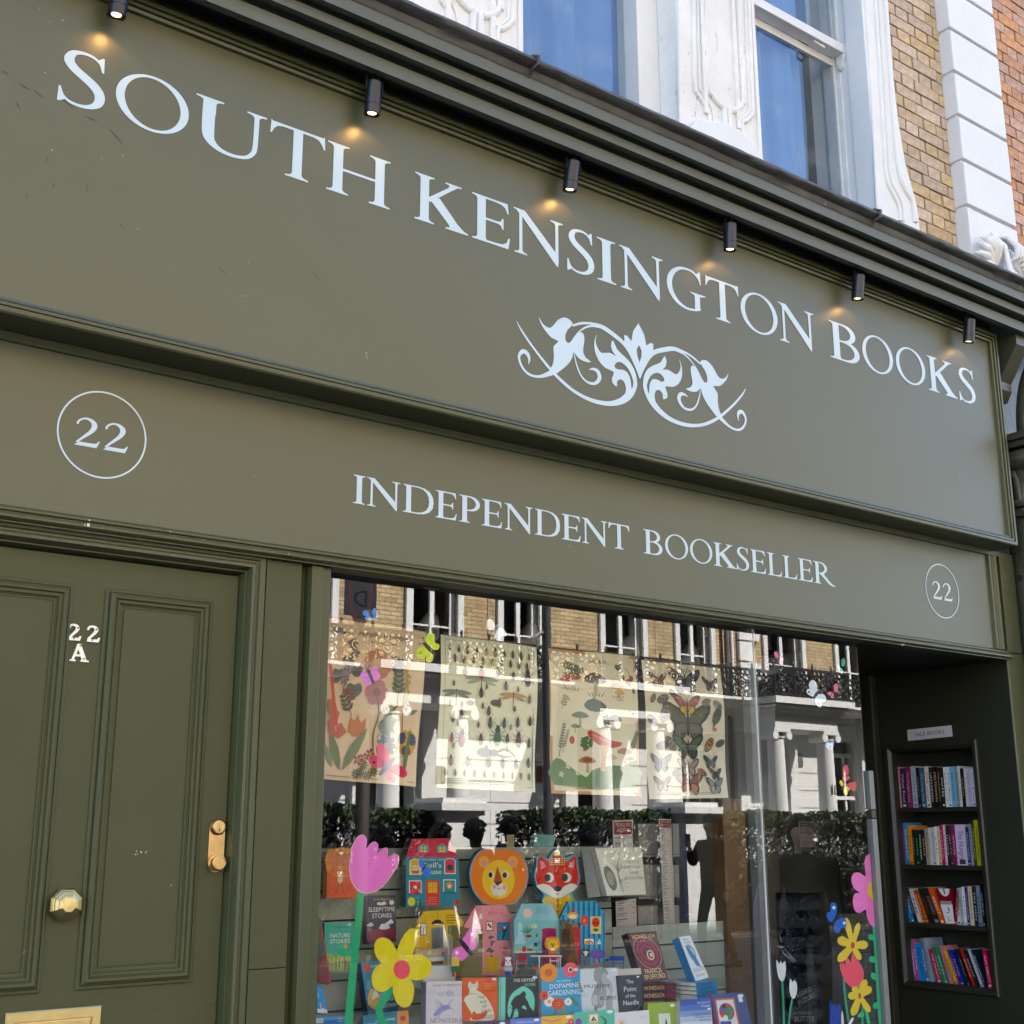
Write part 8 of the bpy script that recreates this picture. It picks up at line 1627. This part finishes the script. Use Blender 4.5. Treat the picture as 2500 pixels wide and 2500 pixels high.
sticker('glass_flower', 'white painted flower petals at the bottom right of the glass', 'flower sticker', cA, [(blob([(262, 1785), (280, 1800), (292, 1960), (256, 1960), (250, 1830)], 3), '#e6e6ea'), (blob([(400, 1855), (404, 1880), (360, 1960), (330, 1960), (370, 1880)], 3), '#e6e6ea')], GF)
sticker('glass_flower', 'taller white painted tulip left of the black star poster', 'flower sticker', c8, [(ribbon([(1158, 1330, 16), (1166, 1480, 16), (1172, 1700, 18)], 2), '#2a9a6c')] + [(blob([(1112, 1172), (1135, 1200), (1146, 1180), (1160, 1200), (1180, 1180), (1188, 1240), (1180, 1310), (1160, 1340), (1135, 1320), (1118, 1260)], 3), '#d8d8da')], GF)
sticker('glass_flower', 'shorter white painted tulip before the black star poster', 'flower sticker', c8, [(ribbon([(1238, 1470, 14), (1222, 1560, 14), (1208, 1700, 16)], 2), '#2a9a6c')] + [(blob([(1222, 1318), (1240, 1345), (1252, 1330), (1270, 1350), (1276, 1400), (1265, 1455), (1244, 1476), (1222, 1445), (1214, 1380)], 3), '#dcdcde')], GF)
# ================================================================== SALE BOOKS in the bookcase of the side wall
BX = WX + .035                                        # spines stand a little inside the niche
def sale_book(shelf, a, b_, top, col, lean, words, wcol, label, cf, zb, face=None, facecol=None):
    """spine between pixels a..b_ at the shelf, its top at pixel height `top`; lean = top shift in metres towards +Y (left)"""
    ya, yb = atX(*cf(a, 0), BX).y, 0
    def Yat(u):                                        # pixel column -> depth along the wall, at the shelf height
        lo, hi = -.2, 1.2
        for _ in range(40):
            m_ = (lo + hi) / 2; d = RC.transposed() @ (Vector((BX, m_, zb)) - CAM); X_ = 1250 + FPX * d.x / -d.z
            if X_ < cf(u, 0)[0]: hi = m_
            else: lo = m_
        return (lo + hi) / 2
    y1, y0 = Yat(a), Yat(b_)
    zt_ = atX(*cf((a + b_) / 2, top), BX).z; h = max(.12, min(.27, zt_ - zb))
    t = bpy.data.objects.new('book', None)
    q = [Vector((BX, y1 + lean, zb + h)), Vector((BX, y0 + lean, zb + h)), Vector((BX, y0, zb)), Vector((BX, y1, zb))]
    loc = q[3]; t.location = loc; C.objects.link(t); tag(t, label, 'book', 'sale books on the shelves')
    dpt = random.uniform(.11, .135)
    cov = solid('cover', q, Vector((dpt, 0, 0)), col, t)
    th = y1 - y0; e = th * .12; up = Vector((0, lean, h)).normalized()
    pq = [q[0] + Vector((.001, -e, .0004)), q[1] + Vector((.001, e, .0004)), q[1] + Vector((dpt - .001, e, .0004)), q[0] + Vector((dpt - .001, -e, .0004))]
    solid('pages', pq, up * .0006, '#cfc6b4', t)
    W_s, H_s = 10, 10 * h / max(th, .004)
    L = [(rect(0, 0, W_s, H_s), col)]
    fr_ = bilin(q[3] + Vector((-.0006, 0, 0)), q[2] + Vector((-.0006, 0, 0)), q[1] + Vector((-.0006, 0, 0)), q[0] + Vector((-.0006, 0, 0)), W_s, H_s)
    L.append(('T', words, 5.0 - 2.2, H_s * .5, 4.8, wcol, H_s * (.72 if len(words) > 6 else .5), -PI / 2, 'c', False))
    if random.random() < .5: L.append((rect(2, H_s * .03, 8, H_s * .03 + 4), wcol))
    art('spine_print', L, fr_, M['print'], t, normal=Vector((-1, 0, 0)), eps_out=.0004)
    return t, q, dpt
random.seed(17)
S1 = [(425, 470, 1440, '#c98a98', 'KIND PILLOW MAN', '#7c2030', 'pink'), (480, 524, 1450, '#28243a', 'Velvet Road', '#c8c4d8', 'black purple'), (528, 576, 1440, '#7c3456', 'Five Voyages home', '#c89ab0', 'plum'), (581, 626, 1432, '#a4acbc', 'LOGAN LIE', '#5a6274', 'pale grey blue'), (630, 658, 1444, '#18161a', 'night', '#8a8a90', 'narrow black'), (662, 706, 1444, '#3a546e', 'the long tide', '#9fb2c4', 'slate blue'), (710, 748, 1434, '#c9c2c0', 'PIPE songs', '#a8303c', 'white and red'), (751, 784, 1440, '#1c1b1c', 'UPSTARTED', '#d8d4cc', 'black and white'), (787, 826, 1436, '#17110f', 'MELTDOWN', '#c8a8a0', 'black and pink'), (829, 852, 1440, '#201d16', 'PANDEMIC', '#b0a84c', 'black and yellow'),
      (855, 886, 1440, '#1c1c1e', 'VOTES', '#dcdcdc', 'black with big white letters'), (889, 917, 1440, '#d6d6d6', 'BAD BLUE DOG', '#26262a', 'white and black'), (920, 948, 1438, '#d0d0d2', 'BLOOD ORANGE', '#26262a', 'second white and black'), (951, 996, 1436, '#78a8cc', 'little weather', '#2c4c6c', 'sky blue'), (999, 1022, 1436, '#8c8c8a', 'DRYSTONE', '#38383a', 'grey'), (1025, 1046, 1430, '#d6d4d0', 'DOG YEARS', '#2a2a2e', 'narrow white'), (1049, 1078, 1450, '#2a1414', 'echo', '#b8a088', 'very dark red'), (1082, 1104, 1450, '#c8c4ba', 'hush', '#555', 'cream'), (1107, 1140, 1450, '#c4b0c4', 'paper moons', '#7c6a86', 'lilac'), (1143, 1174, 1452, '#d4d0d4', 'Love & hats', '#b02c3c', 'white and crimson')]
def fix(c): return c if len(c) == 7 else '#555555'
for i, (a, b_, top, c, wd, wc_, nm) in enumerate(S1):
    sale_book(0, a, b_ - 1, top, c, 0, wd, fix(wc_), nm + ' spined book standing on the top sale shelf' + ('' if i % 3 else ', near its ' + ('left end' if i < 8 else 'right end')), c4, shelf_z[0])
S2 = [(366, 402, 40, '#e0a028', 'sunny days', '#7c4c10', 'amber yellow'), (405, 432, 42, '#8a3270', 'Folly', '#e0a0c8', 'magenta'), (436, 470, 36, '#2f86b4', 'JAN LIKE A CAT', '#e8d060', 'bright blue'), (474, 508, 60, '#e08a3c', 'ember', '#7c2c1c', 'orange'), (512, 534, 96, '#161a1e', 'noir', '#8ab0b8', 'narrow black'), (537, 566, 104, '#15241c', 'MATRIX', '#44d070', 'black and neon green'), (569, 600, 102, '#191818', 'PURPLE HARD', '#d0d0c8', 'black and white'), (603, 628, 100, '#201c18', 'BRIO', '#c8b880', 'black and gold'), (631, 664, 84, '#98908a', 'harbour', '#4c4844', 'warm grey'), (667, 690, 80, '#cfc2b8', 'wren', '#6a4c3c', 'beige'), (693, 722, 78, '#bcbcbc', 'EVERYDAY PLACES', '#4a4a4e', 'light grey'), (725, 748, 70, '#dcdcd8', 'salt', '#5a5a5a', 'plain white'), (751, 776, 68, '#d8bc94', 'a field', '#9a6a3c', 'sand coloured'), (779, 806, 54, '#a43460', 'rosehip', '#e8c0d0', 'raspberry'), (809, 830, 54, '#e2b8c8', 'petal', '#a04468', 'pale pink'), (833, 858, 56, '#26262a', 'lines', '#c8c8cc', 'charcoal'), (861, 882, 56, '#34343a', 'grit', '#d8a0a8', 'dark grey'), (885, 920, 52, '#8e3454', 'WINTER', '#e0b0c0', 'dark rose'), (1022, 1050, 74, '#1c2a4c', 'HERONS WADING', '#b8c4d8', 'navy'), (1053, 1078, 48, '#8c8ca0', 'rook', '#2c2c3c', 'grey violet'), (1081, 1106, 20, '#3a3830', 'TREASURED', '#c8b840', 'olive black'), (1108, 1146, 8, '#bcae34', 'TREASURED', '#26241c', 'mustard yellow')]
for i, (a, b_, top, c, wd, wc_, nm) in enumerate(S2):
    sale_book(1, a, b_ - 1, top, c, 0, wd, fix(wc_), nm + ' spined book standing on the second sale shelf from the top', c5, shelf_z[1])
t, q, d = sale_book(1, 923, 1018, 52, '#c9b4cc', 0, 'The Hungry', '#3c3444', 'broad lilac book shown cover out on the second sale shelf from the top', c5, shelf_z[1])
S3 = [(440, 486, 640, '#4f93b8', .030, 'ISLAND', '#1c3c54', 'light blue leaning'), (489, 515, 642, '#2f78b4', .045, 'tide', '#d0e0ec', 'mid blue leaning'), (518, 548, 648, '#17171a', .05, 'Shade', '#a8a8ac', 'black leaning'), (551, 590, 660, '#c8c4c0', .055, 'fig', '#3a3a3c', 'white sketched leaning'), (593, 618, 676, '#cc4a30', .055, 'EMBERLY', '#f0d0a0', 'red orange leaning'), (621, 652, 670, '#8c4c2c', .06, 'HONEYCOMB', '#e0b060', 'brown and gold leaning'), (655, 700, 656, '#1f1716', .065, 'cinder', '#a83c30', 'black and red leaning'), (703, 760, 650, '#18181a', .07, 'LOCKED', '#8a8a8e', 'broad black leaning'), (763, 806, 652, '#d05a26', .075, 'RESIST', '#f0e0c8', 'thick orange leaning')]
for a, b_, top, c, ln, wd, wc_, nm in S3:
    sale_book(2, a, b_ - 1, top, c, ln * .8, wd, wc_, nm + ' book on the third sale shelf from the top', c5, shelf_z[2])
t, q, d = sale_book(2, 809, 884, 655, '#e2dede', .05, '', '#222222' , 'white and dark red book with a circle, cover out, leaning on the third sale shelf', c5, shelf_z[2]) if False else (None, None, None)
Q = [atX(*c5(*p), BX) for p in ((712, 652), (852, 655), (892, 985), (812, 985))]
fb = thing('book', 'white and dark red book with a clock face, cover out on the third shelf', 'book', tuple(Q[3]), group='sale books on the shelves')
solid('cover', Q, Vector((.02, 0, 0)), '#8a2432', fb)
art('cover_print', [(rect(0, 0, 100, 150), '#dcd8da'), (rect(0, 82, 100, 150), '#7c2430'), (ell(56, 149.9, 36, 34, 24, 0, PI, 2 * PI), '#dcd8da'), (rect(50, 126, 58, 149), '#1c1a1c'), (ribbon([(58, 70, 4), (62, 48, 4), (36, 46, 3)], 1, False), '#1c1a1c'), ([(56, 74), (70, 60), (66, 52), (58, 56)], '#1c1a1c'), T('RESISTANCE', 52, 84, 12, '#ece8e4', w=88), T('Paul', 42, 22, 8, '#1c1a1c', w=20), T('Bostock', 50, 11, 8, '#1c1a1c', w=36)], bilin(*[Q[i] + Vector((-.0008, 0, 0)) for i in (3, 2, 1, 0)], 100, 150), M['print'], fb, normal=Vector((-1, 0, 0)))
S3b = [(888, 916, 660, '#8f2734', -.03, 'scar', '#e0b0b0', 'dark red leaning the other way'), (919, 952, 655, '#c8c8c6', -.012, 'ZEBRA', '#18181a', 'black and white patterned'), (955, 982, 650, '#a8a8aa', 0, 'quiet', '#3c3c40', 'grey and white'), (985, 1012, 640, '#d8d6d2', 0, 'North', '#4a6a8c', 'white and blue'), (1015, 1040, 640, '#342c58', 0, 'VIOLET HOURS', '#c8bcd8', 'violet'), (1043, 1082, 636, '#cbb49c', 0, 'a common year', '#3c3028', 'tan'), (1085, 1120, 632, '#1c1c20', 0, 'TIN MEN', '#b8b8bc', 'black'), (1123, 1160, 630, '#77828c', 0, 'glass', '#20242c', 'blue grey photographic'), (1163, 1186, 600, '#101010', 0, 'GAP', '#c8c4b8', 'tall black')]
for a, b_, top, c, ln, wd, wc_, nm in S3b:
    sale_book(2, a, b_ - 1, top, c, ln, wd, wc_, nm + ' book on the third sale shelf from the top', c5, shelf_z[2])
S4 = [(436, 468, 1190, '#272c78', .012, 'ZK', '#e0c850', 'royal blue'), (471, 500, 1180, '#22265c', .014, 'ink', '#b8b8d0', 'deep blue'), (514, 540, 1140, '#8c5a9c', .02, 'LEARNING', '#e8e0f0', 'mauve'), (543, 566, 1140, '#b8607c', .022, 'kite', '#f0dce0', 'dusty pink'), (569, 622, 1176, '#3c8cd0', .025, 'PARTY PARTY', '#1c3c70', 'broad bright blue'), (625, 660, 1130, '#5c7088', .03, 'voyage', '#d0d8e0', 'steel blue'), (663, 690, 1130, '#8c96a4', .034, 'mist', '#2c3440', 'pale steel'), (735, 768, 1230, '#c42c4c', .05, 'THE TANGO', '#f4d0d8', 'crimson'), (772, 800, 1210, '#2f6a50', .055, 'moss', '#b0d0b8', 'green'), (803, 830, 1206, '#3c8064', .058, 'fern', '#d0e0c8', 'light green'), (848, 880, 1206, '#c4767a', .06, 'rust', '#6c2c30', 'salmon'), (895, 925, 1240, '#c8b030', .065, 'GOLDEN', '#5c3c10', 'gold'), (928, 952, 1240, '#7c2c84', .065, 'circus', '#f0c0e0', 'purple and red'), (955, 985, 1240, '#2a3a88', .066, 'JUNE', '#d8b84c', 'blue'), (1016, 1040, 1230, '#18181c', .07, 'deep', '#888890', 'black'), (1064, 1090, 1244, '#b83a34', .072, 'flare', '#f0c890', 'vermilion'), (1093, 1122, 1240, '#1c1c22', .072, 'GHOST', '#b8b8c0', 'ash black'), (1140, 1168, 1236, '#b0acb0', .074, 'DAWN', '#3c3c40', 'silver'), (1171, 1200, 1240, '#16202e', .074, 'Answers', '#c0c8d0', 'midnight blue'), (1210, 1252, 1236, '#b42848', .022, 'ALEX ABBOTT', '#f4c8d4', 'cherry'), (1256, 1278, 1240, '#2c2824', .01, 'soil', '#a89c88', 'brown black')]
for a, b_, top, c, ln, wd, wc_, nm in S4:
    sale_book(3, a, b_ - 1, top, c, ln * .75, wd, wc_, nm + ' spined book leaning on the lowest sale shelf', c5, shelf_z[3])
# ================================================================== PEOPLE in the street, seen as reflections in the window
M['skin_l'] = mat('light_skin', (.50, .30, .22), .5); M['skin_d'] = mat('dark_skin', (.09, .045, .028), .5)
def cloth(n, c): return mat(n, c, .85, nscale=30, namt=.12, bump=.2, bscale=60)
def skin_mesh(name, verts, edges, radii, m, parent, root=0, lv=2):
    me = bpy.data.meshes.new(name); me.from_pydata([tuple(v) for v in verts], edges, []); o = bpy.data.objects.new(name, me); C.objects.link(o)
    md = o.modifiers.new('skin', 'SKIN'); md.use_smooth_shade = True
    for i, r in enumerate(radii):
        r = r if isinstance(r, tuple) else (r, r); me.skin_vertices[0].data[i].radius = r
    me.skin_vertices[0].data[root].use_root = True
    s = o.modifiers.new('sub', 'SUBSURF'); s.levels = lv; s.render_levels = lv
    dg = bpy.context.evaluated_depsgraph_get(); ev = o.evaluated_get(dg); nm = bpy.data.meshes.new_from_object(ev)
    bpy.data.objects.remove(o); bpy.data.meshes.remove(me)
    nm.materials.clear()
    for x in (m if isinstance(m, list) else [m]): nm.materials.append(x)
    for p in nm.polygons: p.use_smooth = True
    o = bpy.data.objects.new(name, nm); link(o, parent); return o
def person(label, x, y, h, heading, skin, top, legs, haircol, hair='short', arm='down', step=.12, bag=None, hat=None):
    s = h / 1.75
    t = thing('person', label, 'person', (x, y, 0)); t.rotation_euler.z = heading                      # faces local +X
    V = [(0, 0, .98), (0, 0, 1.16), (0, 0, 1.36), (0, 0, 1.47), (.01, 0, 1.55), (.015, 0, 1.63), (.01, 0, 1.70),           # pelvis..head
         (.0, .10, .93), (step, .11, .50), (step * .9, .11, .09), (step * .9 + .16, .12, .04),
         (.0, -.10, .93), (-step * .2, -.11, .50), (-step * 1.6, -.11, .11), (-step * 1.6 + .15, -.12, .04),
         (.0, .19, 1.41), (-.02, -.19, 1.41)]
    R = [(.165, .13), (.155, .12), (.19, .135), (.072, .066), (.066, .060), (.118, .098), (.100, .088), .088, .062, .045, .036, .088, .062, .045, .036, .080, .080]
    E_ = [(0, 1), (1, 2), (2, 3), (3, 4), (4, 5), (5, 6), (0, 7), (7, 8), (8, 9), (9, 10), (0, 11), (11, 12), (12, 13), (13, 14), (2, 15), (2, 16)]
    hands = []
    for k, sy in ((15, 1), (16, -1)):
        if arm == 'down' or (arm == 'phone' and sy < 0): el, wr = (-.03, sy * .245, 1.14), (.05, sy * .26, .90)
        elif arm == 'phone': el, wr = (.10, sy * .26, 1.18), (.27, sy * .12, 1.36)
        else: el, wr = (.06, sy * .27, 1.16), (.22, sy * .14, 1.22)
        V += [el, wr]; R += [.060, .036]; E_ += [(k, len(V) - 2), (len(V) - 2, len(V) - 1)]; hands.append((Vector(wr), (Vector(wr) - Vector(el)).normalized()))
    sc = lambda v: (v[0] * s, v[1] * s, v[2] * s)
    body = skin_mesh('body', [sc(v) for v in V], E_, [tuple(a * s for a in (r if isinstance(r, tuple) else (r, r))) for r in R], [top, legs, skin], t)
    for p in body.data.polygons:
        z = p.center.z / s; r_ = abs(p.center.y) / s
        p.material_index = 1 if z < .96 and r_ < .2 else (2 if z > 1.50 or (z < .95 and r_ >= .2) else 0)
    # face
    b = MB(); hc = Vector((.012, 0, 1.635)) * s
    b.tube([hc + Vector((.082, 0, .022)) * s, hc + Vector((.108, 0, -.012)) * s, hc + Vector((.088, 0, -.022)) * s], [.006 * s, .013 * s, .007 * s], 8)
    for sy in (-1, 1): b.lathe(hc + Vector((.0, sy * .078, .0)) * s, (0, sy, .0), [(.018 * s, -.01 * s), (.024 * s, .004 * s), (.012 * s, .01 * s)], 10)
    b.build('nose_and_ears', skin, None, smooth=1); o = C.objects['nose_and_ears'] if 'nose_and_ears' in C.objects else None
    fo = [o for o in C.objects if o.name.startswith('nose_and_ears') and o.parent is None][-1]; fo.name = 'face'; fo.parent = t
    b = MB()
    for sy in (-1, 1): b.lathe(hc + Vector((.082, sy * .030, .022)) * s, (1, 0, 0), [(.010 * s, 0), (.008 * s, .005 * s), (.001, .007 * s)], 10)
    e = b.build('eyes', M['black'], None, smooth=1); e.parent = t
    mo = MB().tube([hc + Vector((.084, -.024, -.048)) * s, hc + Vector((.092, 0, -.05)) * s, hc + Vector((.084, .024, -.048)) * s], .005 * s, 6).build('mouth', mat('lips', (.25, .08, .07), .5), None); mo.parent = t
    # hair as a shell of locks
    hm = haircol; b = MB(); random.seed(int(x * 10))
    hr = 1.0 if hair != 'curly' else 1.06
    n = 150 if hair != 'curly' else 260
    for k in range(n):
        th = random.uniform(0, 2 * PI); ph = random.uniform(0, PI * .70); d = Vector((math.sin(ph) * math.cos(th), math.sin(ph) * math.sin(th), math.cos(ph)))
        if (d.x > .15 and d.z < .45) or (d.z < -.1 and d.x > -.35): continue
        p = hc + Vector((-.010, 0, .030)) * s + Vector((d.x * .108, d.y * .098, d.z * .100)) * s * hr; dn = Vector((-.4, 0, -1)) if hair != 'curly' else Vector((random.uniform(-1, 1), random.uniform(-1, 1), random.uniform(-1, 1)))
        L = dict(short=.022, curly=.028, long=.05)[hair] * s
        b.tube([p, p + (dn.normalized() * .6 + d * .5) * L, p + (dn.normalized() * 1.3 + d * .2) * L], [.020 * s, .017 * s, .006 * s], 5)
    if hair == 'long':
        for k in range(40):
            th = PI + random.uniform(-1.5, 1.5); p = hc + Vector((math.cos(th) * .085, math.sin(th) * .082, .02)) * s
            b.tube([p, p + Vector((math.cos(th) * .02, math.sin(th) * .03, -.12)) * s, p + Vector((math.cos(th) * .02, math.sin(th) * .035, -.27)) * s], [.018 * s, .018 * s, .006 * s], 5)
    hv = b.build('hair', hm, None, smooth=1); hv.parent = t
    # hands with five fingers
    for (w_, d) in hands:
        w_ = w_ * s; sd_ = d.cross(Vector((1, 0, .2))).normalized() if abs(d.x) < .8 else Vector((0, 1, 0)); nrm = d.cross(sd_)
        vs_ = [w_, w_ + d * .05 * s]; rr = [.026 * s, .030 * s]; ee = [(0, 1)]
        for i, (off, L) in enumerate(((-.026, .062), (-.009, .075), (.009, .070), (.025, .055))):
            a = w_ + d * .075 * s + sd_ * off * s; m1 = a + (d * L * .5 + nrm * .010) * s; m2 = a + (d * L * .85 + nrm * .028) * s
            n0 = len(vs_); vs_ += [a, m1, m2]; rr += [.0105 * s, .009 * s, .007 * s]; ee += [(1, n0), (n0, n0 + 1), (n0 + 1, n0 + 2)]
        a = w_ + d * .03 * s - sd_ * .035 * s; n0 = len(vs_); vs_ += [a, a + (d * .03 - sd_ * .018) * s, a + (d * .055 - sd_ * .022 + nrm * .012) * s]; rr += [.013 * s, .011 * s, .008 * s]; ee += [(0, n0), (n0, n0 + 1), (n0 + 1, n0 + 2)]
        hd = skin_mesh('hand', vs_, ee, rr, skin, t, 0, 1)
    if arm == 'phone':
        w0 = hands[0][0] * s; ph_ = MB().box(w0.x + .01, w0.x + .03, w0.y - .04, w0.y + .04, w0.z + .03, w0.z + .19).build('phone', M['black'], None, bevel=.006); ph_.parent = t
    # shoes
    for i, (fx, fy) in enumerate(((step * .9, .115), (-step * 1.6, -.115))):
        z0 = .0 if i == 0 else .02
        sh = MB().prism([(-.07, 0), (.20, 0), (.215, .03), (.16, .055), (.06, .085), (-.07, .085)], (fx * s, (fy - .045) * s, z0), (s, 0, 0), (0, 0, s), (0, .09 * s, 0)).build('shoe', M['black'], None, bevel=.012); sh.parent = t
    if bag:
        bg_ = MB().box(-.30 * s, -.13 * s, -.15 * s, .15 * s, 1.02 * s, 1.44 * s).build('backpack', bag, None, bevel=.03); bg_.parent = t
    if hat:
        ht = MB().lathe(hc + Vector((-.005, 0, .045)) * s, (0, 0, 1), [(.098 * s, -.01 * s), (.103 * s, .02 * s), (.085 * s, .075 * s), (.03 * s, .095 * s)], 20).build('cap', hat, None, smooth=1); ht.parent = t
    return t
cl = {k: cloth(k + '_cloth', v) for k, v in dict(black=(.012, .012, .014), navy_=(.018, .022, .05), dark=(.03, .028, .028), grey=(.10, .10, .10), maroon=(.14, .03, .04), tan=(.07, .045, .02), lav=(.30, .27, .36), denim=(.05, .07, .13)).items()}
hb, hd_, hl = mat('black_hair', (.012, .01, .009), .5), mat('dark_brown_hair', (.03, .018, .012), .5), mat('brown_hair', (.10, .055, .03), .5)
def stand(px_, V): p = at(px_, 2036, V); return p.x, mir(V)
x, y = stand(1078, 8.2); person('person with shoulder length hair and dark coat walking before the left gate pier', x, y, 1.72, 0.0, M['skin_l'], cl['dark'], cl['black'], hl, 'long')
x, y = stand(1160, 8.3); person('person with a big head of curly hair in a black jacket, middle of the street', x, y, 1.74, -.3, M['skin_d'], cl['black'], cl['denim'], hb, 'curly')
x, y = stand(1244, 9.2); person('person with short black hair in a dark jacket looking right, before the white wall', x, y, 1.80, .15, M['skin_d'], cl['dark'], cl['black'], hb, 'short')
x, y = stand(1738, 8.4); person('person in a dark cap and brown coat with a maroon backpack raising a phone', x, y, 1.84, PI, M['skin_l'], cl['tan'], cl['black'], hd_, 'short', arm='phone', bag=cl['maroon'], hat=cl['black'])
x, y = stand(1958, 3.2); person('person in a black coat standing close to the window at the right', x, y, 1.72, 2.2, M['skin_l'], cl['black'], cl['navy_'], hd_, 'short')
x, y = stand(1892, 4.6); person('long haired child in a lavender jumper behind the person in black', x, y, 1.42, 1.9, M['skin_l'], cl['lav'], cl['denim'], hl, 'long')
x, y = stand(936, 7.4); person('person in a black jumper behind the pink tulip, near the left hedge', x, y, 1.66, .4, M['skin_d'], cl['black'], cl['black'], hb, 'short')
x, y = stand(1440, 7.0); person('person in a dark grey hooded coat before the middle hedge', x, y, 1.68, .2, M['skin_d'], cl['black'], cl['black'], hb, 'short')
